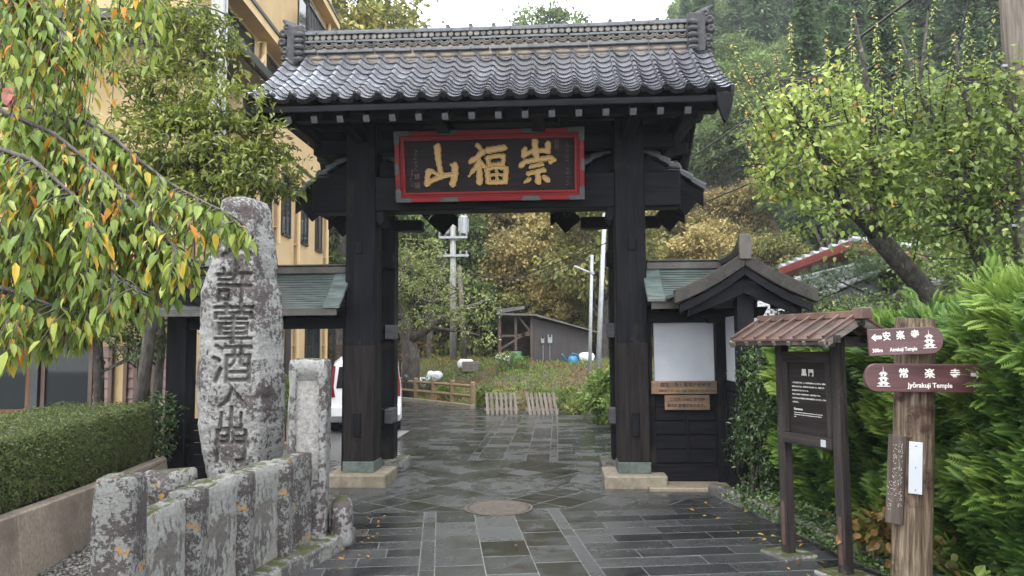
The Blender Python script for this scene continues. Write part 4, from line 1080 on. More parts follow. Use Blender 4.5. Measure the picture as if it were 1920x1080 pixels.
# ================================================================== LEFT RETAINING WALL, HEDGE, GRAVEL
wp = [(-3.45, 3.4), (-3.55, 4.5), (-3.74, 5.75), (-3.95, 7.2), (-4.18, 8.6), (-4.30, 9.4)]
t = thing('retaining_wall', 'low curved pink-brown granite retaining wall in front of the clipped hedge', 'wall', (0, 0, 0))
cum0 = [0, .08, .38, .68, .9, 1]
for i in range(len(wp) - 1):
    a, b = Vector((*wp[i], 0)), Vector((*wp[i + 1], 0)); d = (b - a).normalized(); nn = Vector((-d.y, d.x, 0))
    mb = MB(); L = (b - a).length
    k = max(1, round(L / 1.3))
    ha, hb = .42 + .19 * (1 - cum0[i]), .42 + .19 * (1 - cum0[i + 1])
    vs_ = []
    for o_, h_ in ((a + d * .002, ha), (b - d * .002, hb)):
        for u_, z_ in ((-.03, -.05), (.03, h_), (.14, h_ + .005), (.2, -.05)): vs_.append(o_ + nn * u_ + Vector((0, 0, z_)))
    mb.add(vs_, [(0, 1, 2, 3), (7, 6, 5, 4), (0, 4, 5, 1), (1, 5, 6, 2), (2, 6, 7, 3), (3, 7, 4, 0)])
    mb.build('granite_block', m_granite, t, bevel=.012)
sheet('soil', [(p[0] - .02, p[1]) for p in wp] + [(-9, 9.6), (-9, 3.4)], .385, m_soil)
m_boxleaf = leafM('box_hedge_leaf', [(0, (.04, .06, .017)), (.5, (.095, .13, .034)), (.85, (.15, .19, .052)), (1, (.20, .22, .075))], .4, .3)
rng = np.random.default_rng(4)
t = thing('clipped_hedge', 'low clipped dark green hedge behind the granite retaining wall', 'hedge', (0, 0, 0))
hz0, hz1 = .44, 1.10
wpa = np.array(wp); seg = np.linalg.norm(np.diff(wpa, axis=0), axis=1); cum = np.concatenate([[0], np.cumsum(seg)])
def wall_at(s): return np.stack([np.interp(s, cum, wpa[:, 0]), np.interp(s, cum, wpa[:, 1])], -1)
N = 52000
s = rng.random(N) * (cum[-1] - .25); face = rng.random(N); wdt = 1.15
up = np.zeros((N, 3)); pos = np.zeros((N, 3)); base = wall_at(s)
fr_m = face < .56
depth = np.where(fr_m, .18 + rng.exponential(.025, N), .18 + rng.random(N) * wdt)
hz0 = .42 + .19 * (1 - np.interp(s / cum[-1], [0, .18, .4, .63, .86, 1], [0, .08, .38, .68, .9, 1]))
hgt = np.where(fr_m, hz0 + rng.random(N) ** .85 * (hz1 - hz0), hz1 - rng.exponential(.02, N))
hgt += .02 * np.sin(s * 9) + .014 * np.sin(s * 23 + depth * 11)
bulge = .05 * np.sin((hgt - hz0) / (hz1 - hz0) * PI)
pos[:, 0] = base[:, 0] - depth + np.where(fr_m, bulge, 0) + rng.normal(0, .012, N); pos[:, 1] = base[:, 1] + rng.normal(0, .01, N); pos[:, 2] = hgt
cl = .5 + .5 * np.sin(pos[:, 0] * 31 + 3 * np.sin(pos[:, 2] * 17)) * np.sin(pos[:, 1] * 27 + 2 * np.sin(pos[:, 0] * 13)) * np.cos(pos[:, 2] * 29)
nrmv = np.where(fr_m[:, None], np.array([[.9, -.35, .5]]), np.array([[.1, -.1, 1.]])) + rng.normal(0, .55, (N, 3))
leaf_obj('foliage', pos, rng.normal(0, 1, (N, 3)) + np.array([.4, -.3, .5]), nrmv, rng.uniform(.016, .030, N), rng.uniform(.010, .017, N), np.clip(cl * .5 + rng.random(N) * .5, 0, 1), m_boxleaf, 'simple', t)
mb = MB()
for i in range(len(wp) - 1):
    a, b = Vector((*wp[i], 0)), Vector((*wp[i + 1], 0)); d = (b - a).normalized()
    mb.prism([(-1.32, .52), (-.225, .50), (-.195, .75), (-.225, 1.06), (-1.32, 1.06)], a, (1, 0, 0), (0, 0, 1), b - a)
rq = random.Random(9)
for i in range(90):
    sx_ = rq.random() * (cum[-1] - .3); p = wall_at(sx_); x = p[0] - .2 - rq.random() * .3
    mb.tube([(x, p[1], .38), (x + rq.uniform(-.04, .04), p[1] + rq.uniform(-.05, .05), .62)], .006, 4)
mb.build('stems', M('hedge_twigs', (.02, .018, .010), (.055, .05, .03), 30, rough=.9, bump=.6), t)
# gravel
rng = np.random.default_rng(8)
Ng = 7000
gp = []; gpoly = [(-3.74, 4.0), (-2.45, 4.0), (-2.62, 5.2), (-3.0, 6.6), (-3.3, 7.75), (-3.6, 9.0), (-4.2, 9.2), (-3.95, 7.2)]
def inpoly(x, y, po):
    c = np.zeros(len(x), bool)
    for i in range(len(po)):
        x0, y0 = po[i]; x1, y1 = po[i - 1]
        c ^= ((y0 > y) != (y1 > y)) & (x < (x1 - x0) * (y - y0) / (y1 - y0 + 1e-12) + x0)
    return c
gx = rng.uniform(-4.2, -2.3, 26000); gy = rng.uniform(4.0, 9.2, 26000); k = inpoly(gx, gy, gpoly); gx, gy = gx[k][:Ng], gy[k][:Ng]
ico = bmesh.new(); bmesh.ops.create_icosphere(ico, subdivisions=1, radius=1); iv = np.array([v.co[:] for v in ico.verts]); iff = np.array([[v.index for v in f.verts] for f in ico.faces]); ico.free()
n = len(gx); sc_ = rng.uniform(.010, .026, (n, 1)) * rng.uniform(.6, 1.3, (n, 3)); sc_[:, 2] *= .6; ang = rng.random(n) * 6.28
R0 = np.stack([np.stack([np.cos(ang), -np.sin(ang)], -1), np.stack([np.sin(ang), np.cos(ang)], -1)], 1)
pv = iv[None] * sc_[:, None, :]; pv[:, :, :2] = np.einsum('nij,nkj->nki', R0, pv[:, :, :2]); pv += np.stack([gx, gy, rng.uniform(.0, .012, n)], -1)[:, None, :]
m_peb, ntp, bp = newmat('wet_gravel'); atp = ntp.nodes.new('ShaderNodeAttribute'); atp.attribute_name = 'v'
rp2 = ramp(ntp, [(0, (.03, .028, .026)), (.6, (.085, .08, .075)), (1, (.19, .18, .165))]); ntp.links.new(atp.outputs['Fac'], rp2.inputs[0]); ntp.links.new(rp2.outputs[0], bp.inputs['Base Color']); bp.inputs['Roughness'].default_value = .35
me = np_mesh('gravel', pv.reshape(-1, 3), [(iff[None] + (np.arange(n) * len(iv))[:, None, None]).reshape(-1, 3)], np.repeat(rng.random(n), len(iv)), smooth=True)
props(link_mesh('gravel', me, m_peb), kind='stuff')
sheet('soil', gpoly, .004, m_soil)

# ================================================================== RIGHT KERB AND PLANTING BED
kp = [(2.30, 9.0), (2.48, 8.2), (2.60, 7.5), (2.70, 6.7), (2.82, 5.9), (2.98, 5.1), (3.18, 4.2), (3.4, 3.3)]
klab = ['kerb stone nearest the right gate wing', 'kerb stone under the trailing ground cover', 'kerb stone beyond the notice board', 'kerb stone beside the left post of the notice board', 'kerb stone between the notice board posts', 'kerb stone beside the thick wooden signpost', 'kerb stone at the lower edge in front of the conifer hedge']
for i in range(len(kp) - 1):
    a, b = Vector((*kp[i], 0)), Vector((*kp[i + 1], 0)); c = (a + b) / 2; d = b - a
    o = link_mesh('kerb_stone', rock_mesh('kerb_stone', d.length - .01, .16, .20, cuts=7, rnd=.25, amp=.012, seed=90 + i), m_kerb)
    o.location = (c.x + .08, c.y, -.06); o.rotation_euler = (0, 0, math.atan2(d.y, d.x)); props(o, klab[i], 'kerb stone', 'kerb stones along the right planting bed')
sheet('soil', [(p[0] + .1, p[1]) for p in kp] + [(6.5, 3.3), (6.5, 9.0)], .075, m_soil)

# ================================================================== INFORMATION BOARD
m_wpost = woodM('weathered_post', 'z', (.012, .010, .010), (.058, .050, .047), .65, .6, None, ((.095, .085, .08), 4, .60, .72))
m_wpx = woodM('weathered_rail', 'x', (.012, .010, .010), (.058, .050, .047), .65, .6, None, ((.10, .09, .083), 4, .60, .72))
m_wpy = woodM('weathered_rafter', 'y', (.06, .052, .046), (.20, .175, .155), .65, .5)
m_cop2 = M('aged_copper_sheet', (.07, .040, .031), (.15, .088, .068), 5, rough=.3, rough2=.5, bump=.15, metal=.25, big=((.055, .038, .032), 3, .5, .7))
IB = Vector((2.43, 6.115, 0)); IRZ = rad(-69.5)
t = thing('information_board', 'dark roofed information board on two weathered wooden posts beside the conifer hedge', 'information board', IB, IRZ)
for sx in (-1, 1):
    mb = MB(); mb.box2((sx * .315 - .042, -.042, .02), (sx * .315 + .042, .042, 1.84)); p = mb.build('post', m_wpost, t, bevel=.006)
    mb = MB(); mb.box2((sx * .315 - .018, -.048, .10), (sx * .315 + .022, -.043, .46)); mb.build('metal_strap', M('rusty_strap', (.05, .024, .02), (.10, .055, .046), 18, rough=.6) if sx < 0 else bpy.data.materials['rusty_strap'], p)
    mb = MB(); mb.box2((sx * .315 - .17, -.17, -.02), (sx * .315 + .17, .17, .035)); mb.build('foot_slab', m_kerb, t, bevel=.015)
mb = MB(); mb.box2((-.272, -.045, 1.63), (.272, .045, 1.72)); mb.build('rail', m_wpx, t, bevel=.006); mb = MB(); mb.box2((-.272, -.06, .955), (.272, .045, 1.045)); mb.build('rail', m_wpx, t, bevel=.006)
mb = MB(); mb.box2((-.272, -.04, 1.045), (-.215, .03, 1.63)); mb.build('inner_frame', m_wpost, t, bevel=.005); mb = MB(); mb.box2((.215, -.04, 1.045), (.272, .03, 1.63)); mb.build('inner_frame', m_wpost, t, bevel=.005)
m_chalk = M('faded_brush_ink', (.26, .25, .23), (.36, .35, .32), 40, rough=.7, bump=0)
m_dboard = woodM('dark_notice_panel', 'x', (.016, .013, .013), (.032, .027, .027), .5, .15)
mb = MB(); mb.box2((-.215, -.015, 1.045), (.215, .015, 1.63)); mb.build('panel', m_dboard, t)
m_wtext = M('cream_lettering', (.66, .65, .60), (.74, .73, .68), 30, rough=.6, bump=0)
mb = MB(); K = dict(extrude=.0006)
def wl_(s, size, x, z, ax='LEFT', **k): put_text(mb, s, size, (x, -.0165, z), (1, 0, 0), (0, 0, 1), (0, -1, 0), ax=ax, extrude=.0006, **k)
wl_('黒 門', .062, .0, 1.545, 'CENTER', offset=.001)
body = ['この門を黒門と呼び、ここが安楽寺境内の入口にあたる。崇福山は', '安楽寺の山号である。寛政四年(1792)に建てられ、安楽寺十世', '高山和尚の代と伝えられている。', '寺院には古来多くの参拝者があり、信仰を集めてきた。', 'また門の左には不許葷酒入山門の石碑が建てられており、禅寺の', '入口を示す。']
for i, s_ in enumerate(body): wl_(s_, .0132, -.185, 1.462 - i * .032, offset=.0003)
wl_('Kuromon', .026, -.17, 1.245, offset=.0006)
for i, s_ in enumerate(['This gate is called Kuromon (Black Gate), and is the entrance to the precincts of', 'Anrakuji Temple. It was built in 1792, during the generation of the 10th Head', 'priest.']): wl_(s_, .0098, -.17, 1.216 - i * .017, offset=.0003)
mb.build('lettering', m_wtext, t)
mb = MB(); mb.box2((.17, -.0635, .975), (.222, -.0605, 1.03)); mb.build('paper_label', m_white, t)
# little copper roof
ridge_z, eave_z, hl, hw = 2.00, 1.825, .56, .345
for q in (-1, 1):
    mb = MB(); mb.strip_prism([(q * .0, ridge_z), (q * hw * .5, (ridge_z + eave_z) / 2 - .008), (q * hw, eave_z)], .018, (-hl, 0, 0), (0, 1, 0), (0, 0, 1), (2 * hl, 0, 0))
    for i in range(8):
        x = -hl + .02 + i * (2 * hl - .04) / 7
        mb.beam((x, q * .02, ridge_z + .012), (x, q * (hw + .006), eave_z + .012), .020, .020)
    mb.build('roof_sheet', m_cop2, t, bevel=.002)
    mb = MB(); mb.box2((-hl, q * (hw - .025), eave_z - .05), (hl, q * (hw - .005), eave_z - .02)); mb.build('eave_board', m_wpx, t)
    for i in range(7):
        x = -hl + .05 + i * (2 * hl - .10) / 6
        mb = MB(); mb.beam((x, q * .02, ridge_z - .045), (x, q * (hw + .005), eave_z - .04), .03, .032); mb.build('rafter', m_wpy, t)
    for sx in (-1, 1):
        mb = MB(); mb.beam((sx * (hl - .015), 0, ridge_z - .045), (sx * (hl - .015), q * (hw + .01), eave_z - .045), .03, .06); mb.build('bargeboard', m_wpy, t, bevel=.004)
mb = MB(); mb.prism([(-.05, -.02), (.05, -.02), (.035, .035), (-.035, .035)], (-hl - .02, 0, ridge_z), (0, 1, 0), (0, 0, 1), (2 * hl + .04, 0, 0)); mb.prism([(-.06, -.03), (.06, -.03), (.045, .055), (-.045, .055)], (hl - .03, 0, ridge_z), (0, 1, 0), (0, 0, 1), (.09, 0, .0)); mb.build('ridge_cap', m_cop2, t, bevel=.004)
for sx in (-.315, .315):
    mb = MB(); mb.beam((sx, -.27, 1.80), (sx, .27, 1.80), .06, .08); mb.build('cross_arm', m_wpy, t, bevel=.005)
mb = MB()
for y in (-.24, 0, .24): mb.box2((-hl + .0, y - .03, 1.79 + (.13 if y == 0 else .0)), (hl + .015, y + .03, 1.85 + (.10 if y == 0 else 0)))
mb.build('purlin', m_wpx, t, bevel=.004)

# ================================================================== SIGNPOST
SPX = Vector((2.54, 4.9, 0))
t = thing('signpost', 'thick weathered log signpost with a white plate and a narrow dark board on it', 'signpost', SPX); t.rotation_euler = (0, rad(3.6), 0)
m_log = woodM('weathered_log', 'z', (.035, .024, .018), (.24, .195, .145), .7, 1.0, (.12, .09, .063), ((.04, .02, .017), 2.6, .53, .62), 5)
nrow, ncl = 60, 40; V = []
for r in range(nrow):
    z = -.05 + 2.0 * r / (nrow - 1); q_ = 1.0 if z < 1.90 else 1 - (z - 1.90) * 1.2
    for k in range(ncl):
        a = 2 * PI * k / ncl; rr_ = (.121 + .004 * mnoise.noise(Vector((math.cos(a) * 2, math.sin(a) * 2, z * .7))) + .003 * mnoise.noise(Vector((math.cos(a) * 14, math.sin(a) * 14, z * .9))) + .004 * (1.9 - z) * .3) * q_
        V.append((rr_ * math.cos(a), rr_ * math.sin(a), z))
idx = np.arange(nrow * ncl).reshape(nrow, ncl); q = np.stack([idx[:-1], np.roll(idx[:-1], -1, 1), np.roll(idx[1:], -1, 1), idx[1:]], -1).reshape(-1, 4)
V.append((0, 0, 1.955)); tri = np.array([[idx[-1, k], idx[-1, (k + 1) % ncl], len(V) - 1] for k in range(ncl)])
me = np_mesh('log', V, [q, tri], smooth=True); lg = link_mesh('log', me, m_log, t); me.set_sharp_from_angle(angle=rad(50))
mb = MB(); pts = []
for k in range(17):
    a = 2 * PI * k / 16; pts.append((-.028 + .022 * math.cos(a), -.1245, 1.26 + .075 * math.sin(a)))
mb.tube(pts, .006, 5); mb.build('knot', M('dark_knot', (.05, .028, .02), (.10, .06, .04), 30, rough=.8), lg).rotation_euler = (0, 0, rad(-26))
mb = MB(); mb.box2((-.030, -.141, .835), (.047, -.126, 1.16)); pl = mb.build('white_plate', m_white, t, bevel=.002); pl.rotation_euler = (0, 0, rad(-26))
mb = MB()
for z in (.86, 1.0, 1.135): mb.ball((.009, -.142, z), .004, 6, 4)
mb.build('screw', m_iron, pl)
mb = MB(); mb.box((-.105, -.115, .91), (.105, .02, .56), Matrix.Rotation(rad(-18), 3, 'Z') @ Matrix.Rotation(rad(1.2), 3, 'Y')); bd = mb.build('poem_board', woodM('dark_plank', 'z', (.028, .02, .018), (.10, .08, .068), .7, .5), t, bevel=.003); bd.rotation_euler = (0, 0, rad(-24))
mb = MB(); rq = random.Random(77)
ux = Vector((math.cos(rad(-18)), math.sin(rad(-18)), 0)); un = Vector((math.sin(rad(-18)), -math.cos(rad(-18)), 0))
o_ = Vector((-.105, -.115, 0))
for xx, z0, z1, nn in ((.028, 1.16, .74, 14), (-.005, 1.14, .80, 12), (-.034, .90, .70, 6)):
    st = len(mb.v); squiggles(mb, xx, z0, z1, .022, nn, .0112, rq, .0024, un, ux)
    mb.v[st:] = [tuple(Vector(v) + o_) for v in mb.v[st:]]
mb.build('brush_writing', m_chalk, bd)
m_arrow = woodM('plum_sign_board', 'x', (.035, .012, .013), (.105, .042, .045), .32, .15, None, ((.13, .075, .085), 3, .55, .75), 2.2, .6)
def pagoda(mb, x, z, h, y=-.0165):
    def bar(x0, x1, z0, z1): mb.box2((x + x0 * h, y - .0006, z + z0 * h), (x + x1 * h, y + .0006, z + z1 * h))
    mb.prism([(-.012 * h, .72 * h), (.012 * h, .72 * h), (.004 * h, 1.0 * h), (-.004 * h, 1.0 * h)], (x, y, z), (1, 0, 0), (0, 0, 1), (0, .001, 0))
    for k, (w_, zz_) in enumerate(((.22, .62), (.27, .38), (.31, .14))):
        mb.prism([(-w_ * h, zz_ * h), (w_ * h, zz_ * h), (.10 * h, (zz_ + .115) * h), (-.10 * h, (zz_ + .115) * h)], (x, y, z), (1, 0, 0), (0, 0, 1), (0, .001, 0))
        bar(-w_ * .62, -w_ * .18, zz_ - .085, zz_ - .02); bar(w_ * .18, w_ * .62, zz_ - .085, zz_ - .02)
    bar(-.33, .33, -.0, .03)
def arrow(mb, x, z, s, dirn, y=-.0165):
    mb.prism([(0, 0), (.5 * s, .5 * s), (.5 * s, .22 * s), (1.2 * s, .22 * s), (1.2 * s, -.22 * s), (.5 * s, -.22 * s), (.5 * s, -.5 * s)][::1], (x, y, z), (dirn, 0, 0), (0, 0, 1), (0, .001, 0))
def sign(name, label, loc, rz, tilt, w_, h_, left_round, build):
    s = thing(name, label, 'direction sign', loc); s.rotation_euler = (0, tilt, rz)
    pts = []
    def cap(sg): return [(sg * (w_ / 2 - h_ * .42) + sg * h_ * .42 * math.cos(a), h_ / 2 * math.sin(a)) for a in [(-PI / 2 + PI * k / 14) for k in range(15)]]
    r_ = cap(1); l_ = cap(-1)[::-1]
    poly = ([(-w_ / 2, h_ / 2), (-w_ / 2, -h_ / 2)] if not left_round else l_[::1]) + (r_ if not left_round else [(w_ / 2, -h_ / 2), (w_ / 2, h_ / 2)])
    if left_round: poly = [(w_ / 2, -h_ / 2), (w_ / 2, h_ / 2)] + [(-(w_ / 2 - h_ * .42) - h_ * .42 * math.sin(PI * k / 14), h_ / 2 * math.cos(PI * k / 14)) for k in range(15)]
    mb = MB(); mb.prism(poly, (0, -.015, 0), (1, 0, 0), (0, 0, 1), (0, .032, 0)); mb.build('board', m_arrow, s, bevel=.003)
    mb = MB(); build(mb); mb.build('lettering', m_wtext, s); return s
def tx(mb, s_, size, x, z, **k): put_text(mb, s_, size, (x, -.0165, z), (1, 0, 0), (0, 0, 1), (0, -1, 0), extrude=.0006, **k)
def b_up(mb):
    arrow(mb, -.195, .032, .05, 1); tx(mb, '安', .058, -.105, .034, offset=.001, sx=.85); tx(mb, '楽', .058, -.025, .036, offset=.001, sx=.85); tx(mb, '寺', .058, .058, .038, offset=.001, sx=.85)
    pagoda(mb, .135, -.05, .115); tx(mb, '300m', .034, -.165, -.052, offset=.0005, sx=.8); tx(mb, 'Anrakuji Temple', .034, -.015, -.05, offset=.0005, sx=.68)
def b_lo(mb):
    pagoda(mb, -.285, -.055, .125); tx(mb, '常', .064, -.16, .026, offset=.001); tx(mb, '楽', .064, .0, .026, offset=.001); tx(mb, '寺', .064, .155, .026, offset=.001)
    arrow(mb, .31, .026, .05, -1); tx(mb, 'Jyōrakuji Temple', .043, .0, -.046, offset=.0006, sx=.92); tx(mb, '300m', .036, .30, -.044)
sign('direction_sign', 'upper plum-coloured direction sign reading Anrakuji Temple, fixed near the log top', (2.50, 4.735, 1.80), rad(-18), rad(-2.5), .43, .172, False, b_up)
sign('direction_sign', 'lower plum-coloured direction sign reading Jyōrakuji Temple, round at its left end', (2.645, 4.745, 1.565), rad(-4), rad(.9), .80, .178, True, b_lo)

# ================================================================== HOTEL ON THE LEFT
hot = thing('hotel_building', 'tall ochre hotel building with dark windows and projecting eaves behind the left trees', 'building', (0, 0, 0))
HX = -5.62
mb = MB(); mb.box2((-19, 12.5, -.1), (HX, 22.3, 14)); mb.build('wall', m_yellow, hot)
def side_win(y0, y1, z0, z1, x=HX, fr=.05, mull=True):
    mb = MB(); mb.box2((x - .05, y0, z0), (x + .035, y0 + fr, z1)); mb.box2((x - .05, y1 - fr, z0), (x + .035, y1, z1)); mb.box2((x - .05, y0 + fr, z1 - fr), (x + .035, y1 - fr, z1)); mb.box2((x - .05, y0 + fr, z0), (x + .06, y1 - fr, z0 + fr))
    if mull: mb.box2((x, (y0 + y1) / 2 - .02, z0 + fr), (x + .03, (y0 + y1) / 2 + .02, z1 - fr))
    w_ = mb.build('window', m_dark_metal, hot)
    mb = MB(); mb.box2((x - .03, y0 + fr, z0 + fr), (x + .012, y1 - fr, z1 - fr)); mb.build('pane', m_glass, w_)
for y in (15.2, 16.75, 18.25, 19.85, 21.35): side_win(y - .37, y + .37, 4.5, 6.02)
side_win(13.6, 15.75, 7.55, 8.5); side_win(16.6, 18.2, 7.6, 8.5); side_win(19, 20.6, 9.6, 11.4)
side_win(13.0, 14.2, 4.5, 6.0); side_win(20.1, 21.6, 1.3, 2.55); side_win(14.5, 15.9, .6, 2.5)
mb = MB(); mb.box2((HX, 12.2, 7.05), (HX + .72, 15.1, 7.16)); mb.box2((-14, 11.7, 7.05), (HX + .72, 12.48, 7.16)); mb.build('eave_soffit', m_dark_metal, hot)
mb = MB(); mb.box2((HX + .70, 11.65, 7.10), (HX + .82, 15.12, 7.26)); mb.box2((-14, 11.6, 7.10), (HX + .70, 11.72, 7.26)); mb.build('gutter', m_dark_metal, hot)
mb = MB(); mb.prism([(0, 7.165), (.70, 7.165), (.70, 7.2), (0, 7.5)], (HX, 12.2, 0), (1, 0, 0), (0, 0, 1), (0, 2.9, 0)); mb.build('pent_roof', m_brown_trim, hot)
for z, ex in ((8.62, .34), (6.15, .14), (11.6, .30)):
    mb = MB(); mb.box2((HX, 12.6, z), (HX + ex, 22.45, z + .26)); mb.build('floor_band', m_beige, hot)
    mb = MB(); mb.box2((HX + ex, 12.6, z + .20), (HX + ex + .035, 22.45, z + .28)); mb.build('band_trim', m_dark_metal, hot)
for y, z0, z1 in ((17.4, 4.2, 6.1), (19.05, .1, 6.1), (22.0, .1, 13), (16.2, 6.5, 8.6), (13.0, .1, 4.4)):
    mb = MB(); mb.tube([(HX + .09, y, z0), (HX + .09, y, z1)], .055, 10)
    for z in np.arange(z0 + .4, z1, 1.3): mb.box((HX + .05, y, z), (.12, .16, .03))
    mb.build('downpipe', m_beige, hot)
mb = MB(); mb.tube([(HX + .09, 16.2, 8.3), (HX + .12, 15.9, 8.0), (HX + .12, 15.3, 7.75), (HX + .10, 15.2, 7.4)], .05, 10); mb.build('downpipe', m_beige, hot)
rail = MB()
for k in range(17): rail.box2((HX + .02, 18.4 + k * .15, 9.3), (HX + .45, 18.46 + k * .15, 9.35)); rail.box2((HX + .42, 18.4 + k * .15, 9.3), (HX + .47, 18.46 + k * .15, 10.5))
rail.box2((HX + .40, 18.4, 10.5), (HX + .5, 20.9, 10.56)); rail.build('balcony_rail', m_dark_metal, hot)
# ground floor, front
def fwin(x0, x1, z0, z1, mat, mid=True, fr=.07):
    y = 12.5
    mb = MB(); mb.box2((x0, y - .05, z0), (x0 + fr, y + .05, z1)); mb.box2((x1 - fr, y - .05, z0), (x1, y + .05, z1)); mb.box2((x0 + fr, y - .05, z1 - fr), (x1 - fr, y + .05, z1)); mb.box2((x0 + fr, y - .05, z0), (x1 - fr, y + .05, z0 + fr))
    if mid: mb.box2((x0 + fr, y - .045, (z0 + z1) / 2 - .04), (x1 - fr, y + .05, (z0 + z1) / 2 + .04))
    w_ = mb.build('window', mat, hot, bevel=.004)
    mb = MB(); mb.box2((x0 + fr, y - .012, z0 + fr), (x1 - fr, y + .02, z1 - fr)); mb.build('pane', m_glass, w_)
m_wfr = woodM('brown_window_wood', 'z', (.085, .042, .022), (.16, .085, .045), .5, .2)
fwin(-9.2, -8.06, .7, 2.35, m_wfr); fwin(-11.0, -9.25, .7, 2.35, m_wfr)
mb = MB(); mb.box2((-8.04, 12.40, 0), (-7.90, 12.49, 2.9)); mb.build('dark_post', m_dark_metal, hot)
fwin(-7.88, -7.02, .5, 2.3, m_brown_trim, False)
m_clap = M('clapboard', (.16, .095, .085), (.23, .145, .13), 3, rough=.7, bump=.1)
mb = MB()
for x0, x1 in ((-7.0, -6.72), (-6.48, -6.12), (-5.95, -5.66)):
    for k in range(9): mb.box(((x0 + x1) / 2, 12.47, .35 + k * .17), (x1 - x0, .03, .18), Matrix.Rotation(rad(-7), 3, 'X'))
mb.build('clapboarding', m_clap, hot)
mb = MB()
for x in (-6.70, -6.45, -6.10, -5.97, -6.28): mb.box2((x - .03, 12.40, .2), (x + .03, 12.47, 1.85))
mb.build('panel_post', m_brown_trim, hot)
mb = MB(); mb.box2((-12, 11.9, 2.5), (-5.5, 12.49, 2.6)); mb.build('canopy', m_brown_trim, hot)
mb = MB()
for k in range(8): mb.box2((HX + .02, 16.3 + k * .16, .75), (HX + .05, 16.42 + k * .16, 1.55))
mb.box2((HX + .02, 16.2, 1.55), (HX + .07, 17.6, 1.62)); mb.build('slatted_panel', M('red_brown_slats', (.10, .045, .03), (.16, .075, .05), 6, rough=.6), hot)
mb = MB(); mb.box2((HX + .01, 18.3, .1), (HX + .04, 18.75, 2.6)); mb.build('dark_post', m_dark_metal, hot)
# slatted yard screen past the hotel corner
t = thing('slatted_screen', 'dark brown slatted yard screen between the hotel corner and the white van', 'fence', (-5.45, 23.2, 0))
mb = MB()
for k in range(14): mb.box2((-.1, -.02, .1 + k * .125), (1.7, .02, .19 + k * .125))
mb.build('slats', m_brown_trim, t)
for x in (-.12, .8, 1.7):
    mb = MB(); mb.box2((x - .05, .02, 0), (x + .05, .1, 1.95)); mb.build('post', m_dark_metal, t)
# planter wall by the hotel
t = thing('planter_wall', 'low tan planter wall beyond the recessed stone pillar, with a shrub above it', 'planter', (-4.35, 13.9, 0))
mb = MB()
for k in range(5): mb.box2((-.9 + k * .36, -.12, -.02), (-.56 + k * .36, .12, .62))
mb.build('wall', m_granite, t, bevel=.012)
mb = MB(); mb.box2((-.95, -.9, -.02), (.95, -.7, .12)); mb.build('kerb', m_base_stone, t, bevel=.012)

# ================================================================== WHITE VAN
m_paint, ntv, bv = newmat('white_car_paint'); bv.inputs['Base Color'].default_value = (.74, .75, .77, 1); bv.inputs['Roughness'].default_value = .22; bv.inputs['Coat Weight'].default_value = .5
m_tail, ntv, bv = newmat('red_tail_light'); bv.inputs['Base Color'].default_value = (.16, .008, .012, 1); bv.inputs['Roughness'].default_value = .12
m_rub = M('tyre_rubber', (.012, .012, .012), (.022, .022, .022), 20, rough=.8)
vp = Vector((-3.03, 15.35, 0)); van = thing('parked_van', 'white minivan parked beyond the left gate post, seen from behind', 'van', vp, rad(9))
W2 = .745
def sect(y, wl, wm, wt, z0, z1, z2):
    """half cross-section ring: floor, sill, belt, roof"""
    return [(-wl + .04, y, z0), (-wl, y, z0 + .08), (-wm, y, z1), (-wt, y, z2 - .10), (-wt + .12, y, z2), (wt - .12, y, z2), (wt, y, z2 - .10), (wm, y, z1), (wl, y, z0 + .08), (wl - .04, y, z0)]
rings = [sect(.05, W2 - .03, W2 - .03, .62, .30, .86, 1.44), sect(.0, W2 - .01, W2 - .02, .62, .34, .86, 1.40), sect(.10, W2, W2 - .01, .64, .22, .86, 1.50), sect(.5, W2, W2, .66, .2, .88, 1.55), sect(1.8, W2, W2, .67, .2, .88, 1.57), sect(2.6, W2, W2, .65, .2, .88, 1.54), sect(3.1, W2, W2 - .01, .60, .2, .88, 1.30), sect(3.45, W2, W2 - .03, .58, .2, .90, 1.02), sect(3.95, W2 - .06, W2 - .10, .52, .24, .74, .80)]
rings = rings[1:]
mb = MB(); vs = [p for r in rings for p in r]; k = 10; fs = []
for i in range(len(rings) - 1):
    for j in range(k): fs.append((i * k + j, i * k + (j + 1) % k, (i + 1) * k + (j + 1) % k, (i + 1) * k + j))
fs.append(tuple(range(k))); fs.append(tuple((len(rings) - 1) * k + j for j in range(k - 1, -1, -1)))
mb.add(vs, fs); mb.build('body', m_paint, van, smooth=False, bevel=.03, seg=3)
mb = MB(); mb.prism([(-.585, .92), (.585, .92), (.53, 1.36), (-.53, 1.36)], (0, -.012, 0), (1, 0, 0), (0, 0, 1), (0, .03, 0)); mb.xform(Matrix.Identity(4)); mb.build('rear_window', m_glass, van, bevel=.005)
